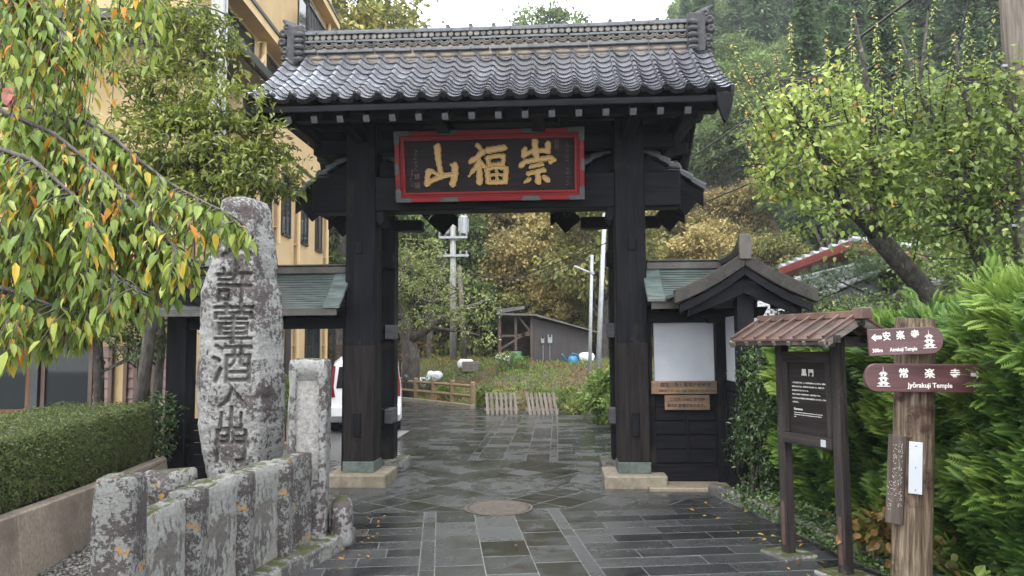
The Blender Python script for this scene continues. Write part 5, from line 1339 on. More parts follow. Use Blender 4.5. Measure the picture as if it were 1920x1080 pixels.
for sx in (-1, 1):
    mb = MB(); mb.prism([(.60, .74), (.715, .74), (.715, .95), (.655, 1.38), (.60, 1.38), (.635, .95)], (0, -.018, 0), (sx, 0, 0), (0, 0, 1), (0, .08, 0)); mb.build('tail_light', m_tail, van, bevel=.006)
    mb = MB(); mb.prism([(.75, .98), (1.6, .98), (1.55, 1.42), (.85, 1.42)], (sx * .70, 0, 0), (0, 1, 0), (0, 0, 1), (sx * .03, 0, 0)); mb.prism([(1.65, .98), (2.7, .98), (2.5, 1.40), (1.65, 1.42)], (sx * .70, 0, 0), (0, 1, 0), (0, 0, 1), (sx * .03, 0, 0)); mb.build('side_window', m_glass, van)
    mb = MB(); mb.ball((sx * .86, 2.75, .98), (.075, .06, .10), 10, 8); mb.beam((sx * .72, 2.78, .95), (sx * .84, 2.76, .95), .03, .03); mb.build('mirror', [m_cable], van, smooth=True)
    for y in (.62, 3.15):
        R_ = Matrix.Rotation(rad(90), 3, 'Y'); mb = MB(); mb.lathe([(.20, -.09), (.29, -.085), (.30, 0), (.29, .085), (.20, .09)], (sx * .64, y, .30), 22, 0, R_); w_ = mb.build('wheel', m_rub, van)
        mb = MB(); mb.lathe([(.19, -.095), (.05, -.10), (.05, .10), (.19, .095)], (sx * .64, y, .30), 18, 0, R_); mb.build('rim', m_galv, w_)
mb = MB(); mb.box2((-.72, -.06, .34), (.72, .02, .56)); mb.build('bumper', m_paint, van, bevel=.03, seg=3)
mb = MB(); mb.box2((-.30, -.022, .78), (.30, .0, .83)); mb.build('tailgate_handle', m_galv, van, bevel=.006)
mb = MB(); mb.box2((-.17, -.03, .62), (.17, .0, .74)); mb.build('number_plate', m_white, van, bevel=.004)

# ================================================================== BEYOND THE GATE: FENCES, SHED, POLES
m_logf = woodM('log_fence_wood', 'x', (.12, .085, .05), (.25, .185, .115), .75, .3)
t = thing('log_fence', 'tan post and rail log fence along the far edge of the paved road', 'fence', (0, 0, 0))
pp = [G(887, 766), G(849, 761), G(813, 757), G(780, 753), G(750, 750), G(720, 748), G(690, 747)]
for p in pp:
    mb = MB(); mb.tube([(p.x, p.y, -.2), (p.x, p.y, .72), (p.x, p.y, .75)], [.075, .075, .05], 12); mb.build('post', m_logf, t)
for a, b in zip(pp[:-1], pp[1:]):
    for z in (.34, .62):
        mb = MB(); mb.tube([(a.x, a.y, z), (b.x, b.y, z)], .045, 10); mb.build('rail', m_logf, t)
mb = MB()
for a, b in zip(pp[:-1], pp[1:]): mb.beam((a.x, a.y - .12, .03), (b.x, b.y - .12, .03), .14, .16)
props(mb.build('kerb', m_base_stone, None, bevel=.01), 'low tan kerb at the foot of the log fence', 'kerb')
m_picket = woodM('grey_picket', 'z', (.11, .095, .082), (.27, .24, .21), .75, .4)
for (x0, x1, yb, lean, lab) in ((909, 971, 777, .0, 'left one of two grey picket gates leaning at the end of the road'), (989, 1047, 778, .06, 'right one of two grey picket gates, slats tilted more to the left')):
    a, b = G(x0, yb), G(x1, yb); L = (b - a).length
    t = thing('picket_gate', lab, 'picket gate', a, math.atan2(b.y - a.y, b.x - a.x)); t.rotation_euler[0] = rad(-10)
    for k in range(7):
        x = L * (k + .5) / 7; mb = MB(); mb.beam((x + .02, 0, .0), (x - lean - .02, 0, .56), .075, .025, up=(0, -1, 0)); mb.build('picket', m_picket, t, bevel=.003)
    for z in (.13, .42):
        mb = MB(); mb.beam((-.02 - lean * z, .026, z), (L + .02 - lean * z, .026, z), .025, .05); mb.build('rail', m_picket, t)

m_shed = M('dark_brown_sheeting', (.030, .025, .025), (.046, .040, .039), 2, (7, 1, .3), rough=.6, bump=.4)
m_shroof = M('shed_roof_sheet', (.06, .056, .052), (.12, .11, .105), 3, rough=.5)
sz = 1.10
t = thing('shed', 'dark brown lean-to shed with an open timber bay on the bank', 'shed', (.74, 27.0, sz)); t.scale = (.88, .88, .90)
mb = MB(); mb.prism([(0, -.15), (2.45, -.15), (2.45, 1.22), (0, 1.80)], (0, 0, 0), (1, 0, 0), (0, 0, 1), (0, .08, 0)); mb.box2((2.37, .08, -.15), (2.45, 2.6, 1.2)); mb.build('wall', m_shed, t)
mb = MB(); mb.prism([(-1.5, 2.02), (.1, 1.98), (2.75, 1.22), (2.75, 1.17), (.1, 1.90), (-1.5, 1.94)], (0, -.35, 0), (1, 0, 0), (0, 0, 1), (0, 3.2, 0)); mb.build('roof', m_shroof, t)
mb = MB(); mb.prism([(-1.2, 2.0), (.0, 2.2), (0, 2.32), (-1.2, 2.2)], (-.3, 1.2, .05), (1, 0, 0), (0, 0, 1), (0, 1.5, 0)); mb.build('upper_roof', m_shroof, t)
for x in (-1.35, -.05, -.7):
    mb = MB(); mb.box2((x - .05, -.05, -.2), (x + .05, .05, 1.93)); mb.build('post', m_brown_trim, t)
for a, b in (((-1.3, 0, .6), (-.1, 0, 1.3)), ((-.6, 0, 1.9), (-.1, 0, 1.3)), ((-1.3, 0, 1.1), (-.1, 0, 1.15))):
    mb = MB(); mb.beam(a, b, .05, .08); mb.build('brace', m_brown_trim, t)
mb = MB(); mb.box2((-1.4, 2.2, -.2), (0, 2.3, 1.9)); mb.box2((-1.45, .1, -.2), (-1.4, 2.3, 1.9)); mb.build('back_wall', m_brown_trim, t)
for x, s_ in ((.34, .18), (.62, .24)):
    mb = MB(); mb.box2((x, -.10, .80), (x + s_ * .75, -.0, .80 + s_ * 1.4)); q_ = mb.build('meter_box', m_galv, t, bevel=.01)
    mb = MB(); mb.lathe([(.05, 0), (.05, .02), (.001, .025)], (x + s_ * .37, -.10, .85 + s_), 12, 0, Matrix.Rotation(rad(90), 3, 'X')); mb.build('dial', m_glass, q_)
    mb = MB(); mb.tube([(x + .08, -.03, .8), (x + .08, -.03, .1)], .015, 6); mb.build('conduit', m_galv, t)

def simple(name, lab, cat, p, fn, mat, group=None, smooth=True):
    mb = MB(); fn(mb); o = mb.build(name, mat, None, smooth=smooth); o.location = p; return props(o, lab, cat, group)
def plain(name, c, rough=.5): return M(name, c, tuple(x * 1.3 for x in c), 8, rough=rough, bump=.1)
def watering_can(mb):
    mb.lathe([(.16, 0), (.18, .02), (.17, .30), (.12, .36), (.11, .36), (.11, .02)], (0, 0, 0), 16); mb.tube([(-.16, 0, .06), (-.34, 0, .38), (-.40, 0, .42)], [.03, .022, .05], 8); mb.tube([(.15, 0, .06), (.27, 0, .2), (.2, 0, .40), (0, 0, .46), (-.1, 0, .36)], .018, 6)
simple('watering_can', 'blue plastic watering can by the shed wall', 'watering can', (2.15, 26.6, 1.0), watering_can, plain('blue_plastic', (.02, .14, .28), .3))
simple('crate', 'yellow-tan plastic crate in the open bay of the shed', 'crate', (-.28, 26.6, 1.05), lambda mb: (mb.box2((-.17, -.12, 0), (.17, .12, .03)), [mb.box2((-.17, -.12, .06 + k * .1), (.17, .12, .13 + k * .1)) for k in range(4)], [mb.box2((sx * .17 - .02, sy * .12 - .02, .0), (sx * .17 + .02, sy * .12 + .02, .45)) for sx in (-1, 1) for sy in (-1, 1)]), plain('tan_plastic', (.42, .27, .10)), smooth=False)
simple('drum', 'green plastic drum standing against the shed post', 'drum', (.12, 26.55, 1.05), lambda mb: mb.lathe([(.19, 0), (.21, .03), (.21, .2), (.22, .22), (.21, .24), (.21, .45), (.19, .48), (.14, .49), (.001, .49)], (0, 0, 0), 18), plain('green_plastic', (.03, .12, .05), .4))
def sack(seed):
    def f(mb):
        me = rock_mesh('sack', .55, .4, .38, 6, .4, .05, seed, 5); n0 = len(mb.v)
        mb.add([v.co for v in me.vertices], [tuple(p.vertices) for p in me.polygons])
    return f
for k, (px, py, D, lab) in enumerate(((797, 672, 26, 'leftmost white plastic sack on the bank behind the cherry tree'), (815, 678, 26.5, 'middle white plastic sack lying lower on the bank'), (872, 665, 27, 'white sack beside the thin utility pole'), (944, 662, 26.6, 'white sack left of the tan crate by the shed'), (1100, 665, 27, 'crumpled pale sack right of the shed by the lamp post'))):
    p = P(px, py, D); p.z = float(terrain(p.x, p.y)) - .02
    simple('sack', lab, 'sack', p, sack(k + 3), plain('white_sack', (.55, .56, .58), .5), 'white sacks on the bank')
p = P(883, 672, 26.3); p.z = float(terrain(p.x, p.y))
simple('crate', 'weathered brown wooden box on the bank right of the thin pole', 'crate', p, lambda mb: [mb.box2((-.3, -.22, .0 + k * .12), (.3, .22, .11 + k * .12)) for k in range(3)], m_picket, smooth=False)

m_conc_pole = M('grey_concrete_pole', (.20, .20, .19), (.33, .33, .315), 6, (3, 3, .5), rough=.8, bump=.2)
m_wood_pole = woodM('old_pole_wood', 'z', (.07, .06, .05), (.17, .148, .125), .8, .3)
def pole(name, lab, base, top, r0, r1, mat, cat='utility pole'):
    t = thing(name, lab, cat, base); tp = Vector(top) - Vector(base)
    mb = MB(); mb.tube([(0, 0, -.3), tuple(tp * .5), tuple(tp)], [r0, (r0 + r1) / 2, r1], 14); mb.build('pole', mat, t, smooth=True); return t, tp
b0 = P(850, 700, 30); b0.z = float(terrain(b0.x, b0.y)); tp0 = P(849, 385, 30)
UP, tpv = pole('utility_pole', 'thick utility pole with cross arms and grey transformers behind the gate opening', b0, tp0, .15, .11, m_conc_pole)
for py, w_, dy in ((480, 1.28, 0), (446, 1.18, 0)):
    z = P(849, py, 30).z - b0.z; mb = MB(); mb.box2((-w_ / 2, -.19, z - .045), (w_ / 2, -.10, z + .045)); a = mb.build('cross_arm', m_galv, UP)
    for x in (-.55, -.3, .3, .55):
        mb = MB(); mb.lathe([(.02, 0), (.055, .03), (.03, .06), (.055, .09), (.03, .12), (.05, .15), (.001, .17)], (x, -.145, z + .045), 10); mb.build('insulator', m_galv, a)
for sx, h_ in ((.42, .75), (-.36, .6)):
    z = P(849, 440, 30).z - b0.z; mb = MB(); mb.lathe([(.17, 0), (.19, .03), (.19, h_ - .05), (.16, h_), (.001, h_ + .02)], (sx, -.05, z), 16)
    for k in range(8): mb.box((sx + .2 * math.cos(k * .785), -.05 + .2 * math.sin(k * .785), z + h_ * .5), (.03, .03, h_ * .7))
    for k in (-1, 1): mb.tube([(sx + k * .08, -.05, z + h_), (sx + k * .10, -.05, z + h_ + .2)], .03, 8)
    mb.build('transformer', m_galv, UP)
b1 = P(872, 712, 28.5); b1.z = float(terrain(b1.x, b1.y)); tp1 = P(861, 500, 28.5)
pole('utility_pole', 'thin leaning wooden pole just right of the thick utility pole', b1, tp1, .11, .09, m_wood_pole)
b2 = P(1104, 730, 22); b2.z = float(terrain(b2.x, b2.y)) - .1; tp2 = P(1110, 478, 22)
LP, tv = pole('lamp_post', 'slim grey steel post carrying a tilted tube street lamp behind the gate', b2, tp2, .055, .05, m_galv, 'street lamp')
z = P(1108, 512, 22).z - b2.z; hd = P(1076, 499, 22) - b2
mb = MB(); mb.beam((tv.x, 0, z), (tv.x - .16, 0, z + .06), .03, .05); mb.lathe([(.07, -.04), (.07, .04)], (tv.x, 0, z), 10); mb.build('bracket', m_galv, LP)
mb = MB(); mb.beam((tv.x - .10, 0, z + .03), (hd.x, 0, hd.z), .10, .045); mb.build('lamp_head', m_white, LP, bevel=.01)
b3 = P(1117, 735, 20.8); b3.z = float(terrain(b3.x, b3.y)) - .1; tp3 = P(1134, 400, 20.8)
pole('steel_pole', 'taller pale steel pole standing right of the tube street lamp', b3, tp3, .08, .062, m_galv, 'pole')
b4 = Vector(((398 - 960) / F_PX * 11.0, 11.0, 0)); PL_, _ = pole('utility_pole', 'large pale grey concrete pole in front of the ochre hotel', b4, (b4.x, b4.y, 10), .15, .11, m_conc_pole)
mb = MB()
for z in (3.1, 4.6, 6.1): mb.lathe([(.145, -.02), (.15, 0), (.145, .02)], (0, 0, z), 14)
mb.tube([(.135, -.05, 0.1), (.13, -.05, 9)], .015, 6); mb.build('band', m_galv, PL_)
b5 = Vector(((1934 - 960) / F_PX * 9.0, 9.0, 0)); PR_, _ = pole('utility_pole', 'weathered grey pole at the right edge behind the green tree', b5, (b5.x - .03, b5.y, 9.5), .15, .12, m_wood_pole)
mb = MB()
for z in (3.2, 4.3, 5.2): mb.box((-.13, -.03, z), (.16, .03, .03))
mb.build('step_bolt', m_galv, PR_)
# overhead cables
def cable(lab, a, b, r, sag=.15, n=14):
    mb = MB(); pts = [a.lerp(b, k / n) - Vector((0, 0, sag * 4 * (k / n) * (1 - k / n))) for k in range(n + 1)]
    mb.tube(pts, r, 5); return props(mb.build('power_cable', m_cable, None, smooth=True), lab, 'cable', 'overhead cables')
cable('thickest black overhead cable crossing behind the right tree to the roof edge', P(1760, -40, 8), P(1240, 330, 26), .022, .1)
cable('overhead cable with wire ties, second below the thickest one', P(1905, 10, 9), P(1240, 330, 27), .012, .2)
cable('thin pale overhead cable, third below the thickest one', P(1905, 72, 9), P(1250, 376, 27), .010, .1)
cable('lowest dark overhead cable, running on through the gate opening to the thick pole', P(1905, 130, 9), P(770, 590, 34), .014, .2)
cable('thin cable rising from the thick utility pole towards upper right inside the gate opening', P(852, 545, 30), P(945, 380, 26), .018, .1)
cable('thin cable sloping down right from the cross arms of the thick utility pole', P(870, 483, 30), P(955, 572, 31), .014, .25)
cable('slack dark cable between the thin pole and the golden trees', P(866, 508, 28.5), P(1110, 480, 25), .016, .5)
cable('pale guy wire from the golden trees up to the gate side roof', P(1052, 497, 27), P(1125, 415, 21), .008, .02)
cable('steep cable running down through the right tree from the frame top', P(1828, -60, 8.6), P(1700, 545, 10.5), .010, .05)

# ================================================================== HOUSES AT RIGHT
m_redf = M('red_fascia', (.13, .022, .02), (.20, .038, .032), 3, rough=.5)
m_ctile = M('house_tile', (.17, .175, .185), (.30, .31, .32), 7, rough=.3, rough2=.5, bump=.2)
t = thing('house', 'house with a red-edged roof half hidden behind the pine at right', 'house', (0, 0, 0))
A_, B_ = P(1592, 452, 20), P(1461, 503, 24); Dz = Vector((2.4, .6, 0))
mb = MB(); up = Vector((0, 0, .09)); th = Vector((0, 0, -.22))
mb.add([A_, A_ + Dz + Vector((0, 0, -.2)), B_ + Dz, B_, A_ + th, A_ + Dz + th + Vector((0, 0, -.2)), B_ + Dz + th, B_ + th], [(0, 1, 2, 3), (4, 7, 6, 5), (0, 4, 5, 1), (1, 5, 6, 2), (2, 6, 7, 3), (3, 7, 4, 0)])
mb.build('roof_fascia', m_redf, t)
mb = MB(); d = (B_ - A_)
for k in range(9):
    f = k / 8; p = A_ + d * f; mb.tube([p + up * .7 + Vector((.03, 0, 0)), p + Dz + up * .7 - Vector((0, 0, .2 * (1 - f)))], .09, 8)
mb.build('roof_tiles', m_ctile, t)
mb = MB(); mb.prism([(A_.x + .5, A_.y + .5), (A_.x + 2.2, A_.y + 1.0), (B_.x + 2.2, B_.y + .4), (B_.x + .5, B_.y - .2)], (0, 0, -.1), (1, 0, 0), (0, 1, 0), (0, 0, 3.9)); mb.build('wall', m_white, t)
t = thing('house', 'low house with a grey tiled roof and white gable behind the right gate wing', 'house', (0, 0, 0))
mb = MB(); tile_roof(mb, lambda s: (6.35 - 2.35 * s, 0, 3.05 - 1.0 * s), (0, 1, 0), 12.2, 16.4, 16, 10, seed=44, discs=.05, roll=.045, pan=.03, step=.03)
o = mb.build('roof_tiles', m_ctile, t, smooth=True); o.data.set_sharp_from_angle(angle=rad(42))
mb = MB(); mb.prism([(4.15, -.1), (9.2, -.1), (9.2, 1.9), (6.35, 2.98), (4.15, 2.05)], (0, 12.5, 0), (1, 0, 0), (0, 0, 1), (0, 3.8, 0)); mb.build('wall', m_white, t)
mb = MB(); tile_roof(mb, lambda s: (6.35 + 2.9 * s, 0, 3.05 - 1.15 * s), (0, 1, 0), 12.2, 16.4, 16, 10, seed=45, roll=.045, pan=.03, step=.03); mb.build('roof_tiles', m_ctile, t, smooth=True)
mb = MB(); mb.tube([(6.35, 12.15, 3.12), (6.35, 16.4, 3.12)], .13, 10); mb.build('ridge_cap', m_ctile, t)
t = thing('garden_wall', 'white plastered garden wall under the leaning tree trunk at right', 'wall', (0, 0, 0))
mb = MB(); mb.box2((6.2, 11.2, 0), (8.6, 11.4, 2.62)); mb.build('wall', m_white, t)
mb = MB(); mb.box2((6.1, 11.1, 2.62), (8.7, 11.5, 2.70)); mb.build('coping', m_ctile, t, bevel=.01)

# ================================================================== VEGETATION
GR = [(0, (.018, .034, .010)), (.45, (.045, .075, .018)), (.8, (.085, .125, .028)), (1, (.13, .16, .04))]
m_conif = leafM('cedar_foliage', [(0, (.040, .072, .034)), (.5, (.085, .135, .062)), (1, (.145, .21, .095))], .6, .25, .2)
m_broad = leafM('hill_foliage', [(0, (.065, .10, .036)), (.5, (.135, .19, .065)), (1, (.23, .29, .10))], .6, .3, .2)
m_golden = leafM('golden_foliage', [(0, (.14, .13, .05)), (.4, (.27, .23, .09)), (.75, (.40, .305, .125)), (1, (.35, .34, .14))], .6, .3, .2)
m_olive = leafM('olive_foliage', [(0, (.09, .11, .035)), (.5, (.20, .21, .07)), (.85, (.32, .29, .09)), (1, (.38, .27, .09))], .6, .3, .2)
def limb_mesh(paths, n=7):
    mb = MB()
    for pts, rr in paths: mb.tube(pts, rr, n)
    return mb
def bez(a, b, c, n=7):
    a, b, c = Vector(a), Vector(b), Vector(c)
    return [(a * (1 - t) ** 2 + b * 2 * t * (1 - t) + c * t * t) for t in [i / n for i in range(n + 1)]]
def taper(r0, r1, n): return [r0 + (r1 - r0) * i / (n - 1) for i in range(n)]
def wig(pts, amp, rng):
    return [pts[0]] + [p + Vector((rng.uniform(-amp, amp), rng.uniform(-amp, amp), rng.uniform(-amp, amp))) for p in pts[1:-1]] + [pts[-1]]

# ---- hillside trees: a few kinds, each copied over the slope
def hill_broad(seed, H, mat, R=2.6, dens=1.0, leaf=.26):
    rng = np.random.default_rng(seed); rq = random.Random(seed)
    ells = [(0, 0, H * .68, R * .8, R * .8, H * .24)]
    for k in range(9):
        a = k * 2.4 + rq.random(); r = R * rq.uniform(.35, .75); z = H * rq.uniform(.36, .88)
        s = R * rq.uniform(.34, .55); ells.append((r * math.cos(a), r * math.sin(a), z, s, s, s * rq.uniform(.6, .9)))
    pos, d, n, L, W, val, c = crown_arrays(rng, ells, int(330 * dens), 26, leaf, .52, .2, .35, .6)
    V, fs, at = leaves(pos, d, n, L, W, val)
    crown = np_mesh('crown', V, fs, at); crown.materials.append(mat)
    paths = []; top = Vector((rq.uniform(-.3, .3), rq.uniform(-.3, .3), H * .8)); tr = wig(bez((0, 0, -.5), (rq.uniform(-.4, .4), 0, H * .4), top), .06, rq)
    paths.append((tr, taper(.20, .04, 8)))
    for e in ells[1:]:
        i = rq.randint(2, 5); paths.append((wig(bez(tr[i], (e[0] * .6, e[1] * .6, (tr[i].z + e[2]) / 2 - .2), (e[0], e[1], e[2]), 5), .06, rq), taper(.09, .02, 6)))
    trunk = limb_mesh(paths, 6).mesh('trunk'); trunk.materials.append(m_bark); return crown, trunk
def hill_conifer(seed, H, R=1.9):
    rng = np.random.default_rng(seed); N = 8200
    z = rng.random(N) ** .8; lay = np.floor(z * 20) / 20 + rng.normal(0, .012, N)
    rr = R * (1 - lay) ** .75 * (0.75 + .25 * np.sin(lay * 63 + rng.random() * 6))
    a = rng.random(N) * 2 * PI; a = a + .35 * np.sin(a * 5 + lay * 40)
    lob = .8 + .25 * np.sin(a * 3 + seed) * np.cos(lay * 14 + a)
    r = rr * lob * np.sqrt(rng.uniform(.15, 1.0, N))
    pos = np.stack([r * np.cos(a), r * np.sin(a), H * (.12 + .88 * lay) - r * .28], -1)
    d = np.stack([np.cos(a), np.sin(a), np.full(N, -.35)], -1) + rng.normal(0, .35, (N, 3))
    n = np.stack([np.cos(a) * .3, np.sin(a) * .3, np.ones(N)], -1) + rng.normal(0, .4, (N, 3))
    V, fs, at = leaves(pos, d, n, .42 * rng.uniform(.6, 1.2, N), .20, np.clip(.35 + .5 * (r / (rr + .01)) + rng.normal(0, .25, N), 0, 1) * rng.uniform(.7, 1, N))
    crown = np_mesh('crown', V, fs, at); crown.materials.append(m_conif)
    mb = MB(); mb.tube([(0, 0, -.8), (0, 0, H * .5), (0, 0, H * .96)], [.2, .13, .02], 7); trunk = mb.mesh('trunk'); trunk.materials.append(m_bark); return crown, trunk
KINDS_ = {
 'cedar': ([hill_conifer(1, 13), hill_conifer(2, 15, 2.1)], 'cedar_tree', 'dark green pointed cedar on the wooded hillside', 'cedars on the hillside', 14),
 'broad': ([hill_broad(3, 9, m_broad), hill_broad(4, 10, m_broad, 2.9), hill_broad(5, 8, m_broad, 2.4)], 'broadleaf_tree', 'rounded mid-green leafy tree on the wooded hillside', 'green leafy trees on the hillside', 9),
 'golden': ([hill_broad(6, 9, m_golden, 2.7), hill_broad(7, 8, m_golden, 2.4, .9)], 'golden_tree', 'tree with golden brown autumn leaves on the lower hillside', 'golden autumn trees on the hillside', 8.5),
 'tall': ([hill_broad(15, 17, m_olive, 4.0, 2.6, .24), hill_broad(16, 16, m_olive, 3.8, 2.4, .24)], 'turning_tree', 'tall yellowing tree', 'skyline trees', 17),
 'olive': ([hill_broad(8, 8, m_olive, 2.5, .85), hill_broad(9, 9, m_olive, 2.7, .9)], 'turning_tree', 'tree with yellowish olive leaves turning colour on the hillside', 'olive yellow trees on the hillside', 8.5),
}
rh = random.Random(31); n_hill = 0
def put_tree(kind, x, y, s, label=None, group=None, zs=1.0):
    global n_hill
    meshes, nm, lab, grp, H = KINDS_[kind]; cr, tr = meshes[rh.randrange(len(meshes))]
    z = float(terrain(x, y)) - .1
    t = thing(nm, label or lab, 'tree', (x, y, z), rh.random() * 6.28, group or grp); t.scale = (s, s, s * zs)
    for me in (tr, cr):
        o = bpy.data.objects.new(me.name, me); COL.objects.link(o); o.parent = t
    n_hill += 1; return t
y = 30.5; row = 0
while y < 118:
    sp = 3.4 + (y - 30) * .075
    x = -.75 * y + (row % 2) * sp * .5
    while x < .82 * y:
        xx, yy = x + rh.uniform(-.35, .35) * sp, y + rh.uniform(-.3, .3) * sp
        x += sp
        bz = float(terrain(xx, yy)); px, py = PIX((xx, yy, bz + 6))
        if px < 560 and yy < 75: continue
        if px < 300: continue
        if 700 < px < 1015 and yy < 33.5: continue          # clear of the shed and poles
        if 930 < px < 1120 and yy < 32.5: continue
        if px > 1180 and yy < 30: continue
        r = rh.random()
        if yy < 44:
            if 915 < px < 1140: kind = 'golden' if r < .7 else 'olive'
            elif 1140 <= px < 1500: kind = 'golden' if r < .6 else 'olive'
            elif px <= 915: kind = 'broad' if r < .7 else ('cedar' if r < .8 else 'olive')
            else: kind = 'cedar' if r < .5 else 'broad'
        elif yy < 60:
            kind = 'broad' if r < .45 else ('cedar' if r < .75 else ('olive' if px < 1400 else 'broad'))
        else: kind = 'cedar' if r < .55 else 'broad'
        s = rh.uniform(.8, 1.2) * (1.0 if yy < 60 else 1.2); H = KINDS_[kind][4] * s
        tx_, ty_ = PIX((xx, yy, bz + H))
        if 690 < tx_ < 1262 and ty_ < 85:
            s *= .6; tx_, ty_ = PIX((xx, yy, bz + KINDS_[kind][4] * s))
            if ty_ < 75: continue
        if kind in ('golden', 'olive', 'broad') and px > 1180 and px < 1520 and yy < 41: s *= .66
        if px > 1180 and kind in ('golden', 'olive') and PIX((xx, yy, bz + KINDS_[kind][4] * s))[1] < 285: kind = 'broad'
        put_tree(kind, xx, yy, s)
    y += sp * .8; row += 1
for px, D, s, kd in ((950, 34.5, .80, 'golden'), (1000, 33.2, .74, 'golden'), (1050, 34.5, .82, 'golden'), (1100, 33.4, .78, 'olive'), (1140, 35, .8, 'golden'), (975, 32.6, .42, 'olive'), (1035, 32.4, .40, 'golden'), (1085, 32.6, .44, 'olive'), (920, 33.5, .5, 'broad'), (880, 33.8, .5, 'broad'), (1125, 31.5, .40, 'olive'), (1230, 33, .62, 'golden'), (1300, 32, .6, 'olive'), (1420, 33, .62, 'golden'), (1370, 31, .5, 'golden')):
    put_tree(kd, (px - 960) / F_PX * D, D, s)
# single trees that show on the skyline
put_tree('tall', -7.6, 33, 1.32, 'large yellowing tree showing above the hotel roof corner at the skyline', 'skyline trees', 1.0)
put_tree('tall', -12.5, 37, 1.3, 'second large yellowing tree further left behind the hotel roof corner', 'skyline trees', 1.0)
p = P(1050, 42, 62); s = (p.z - float(terrain(p.x, 62))) / 8.6; put_tree('broad', p.x, 62, s * .85, 'green treetop poking above the middle of the gate ridge', 'skyline trees', 1.0 / .85)
for k, (px, py, D, lab) in enumerate(((1285, -8, 70, 'dark pine treetop just right of the ridge end ornament'), (1325, -40, 74, 'taller dark treetop behind the ridge end ornament at right'))):
    p = P(px, py, D); s = (p.z - float(terrain(p.x, D))) / 14.5; put_tree('cedar', p.x, D, s, lab, 'skyline trees')

# ---- generic tree placed in front
def leafy(name, lab, cat, base, limbs, ells, ncl, per, leaf, crad, mat, bark, seed, kind='full', group=None, valf=None, twig=True, droop=.3, shell=.35, asp=.5, upshoot=0, flat=.55, limb_n=9):
    rng = np.random.default_rng(seed); rq = random.Random(seed); base = Vector(base)
    t = thing(name, lab, cat, base, 0, group)
    E = [(e[0] - base.x, e[1] - base.y, e[2] - base.z, e[3], e[4], e[5]) for e in ells]
    pos, d, n, L, W, val, c = crown_arrays(rng, E, ncl, per, leaf, crad, droop, shell, asp, flat)
    if upshoot:
        pos[:, 2] += np.repeat(rng.random(ncl) < .3, per) * rng.uniform(-1, 1, len(pos)) * upshoot
    if valf is not None: val = valf(pos + np.array(base), val, rng)
    leaf_obj('crown', pos, d, n, L, W, val, mat, kind, t)
    mb = MB(); ends = []
    for pts, r0, r1 in limbs:
        pts = [Vector(p) - base for p in pts]; mb.tube(pts, taper(r0, r1, len(pts)), limb_n); ends += pts[len(pts) // 3:]
    if twig:
        tw = rng.choice(ncl, min(ncl, 150 if twig is True else twig), replace=False)
        for i in tw:
            e = Vector(c[i]); o = min(ends, key=lambda q_: (q_ - e).length + (1.2 if q_.z > e.z + .2 else 0))
            if (o - e).length > 2.2: continue
            m_ = (o + e) / 2 + Vector((rq.uniform(-.1, .1), rq.uniform(-.1, .1), rq.uniform(-.15, .05)))
            rt = min(.022, .008 + .007 * (o - e).length); mb.tube(bez(o, m_, e, 4), taper(rt, .004, 5), 5)
    mb.build('trunk', bark, t, smooth=True); return t

# cherry beside the far road
rq = random.Random(3)
cb = P(768, 705, 25); cb.z = float(terrain(cb.x, cb.y)) - .1
def cp(px, py, D=23.5): return P(px, py, D + 1.5)
limbs = [([cb, cp(772, 670), cp(764, 630), cp(756, 600)], .34, .20), ([cp(764, 640), cp(790, 625, 23.2), cp(830, 598, 23), cp(880, 575, 22.8), cp(920, 560, 22.6)], .17, .03), ([cp(757, 602), cp(740, 560), cp(752, 510), cp(770, 470)], .14, .03),
         ([cp(766, 632), cp(800, 585, 23.8), cp(820, 530, 24), cp(835, 490, 24)], .13, .03), ([cp(800, 612, 23.2), cp(850, 620, 22.6), cp(900, 628, 22.4)], .08, .02), ([cp(756, 600), cp(720, 575), cp(690, 560)], .12, .02), ([cp(780, 560, 23.6), cp(815, 570, 23), cp(860, 545, 22.8)], .07, .02)]
ells = [(*cp(770, 520), 1.0, 1.0, .7), (*cp(830, 540, 23.2), 1.0, 1.0, .7), (*cp(895, 575, 22.7), .75, .8, .5), (*cp(745, 590, 23.2), .7, .8, .6), (*cp(820, 600, 22.8), 1.0, .8, .4), (*cp(700, 540), 1.2, 1, .9), (*cp(900, 628, 22.4), .55, .6, .3), (*cp(790, 470, 24), .9, .9, .5)]
leafy('cherry_tree', 'sparse twisted cherry tree by the log fence, dark forked trunk', 'tree', cb, limbs, ells, 330, 18, .115, .34, leafM('cherry_far_leaf', [(0, (.10, .125, .04)), (.5, (.20, .24, .08)), (.85, (.31, .33, .11)), (1, (.42, .30, .09))], .5, .3), m_bark, 14, 'simple', twig=140)

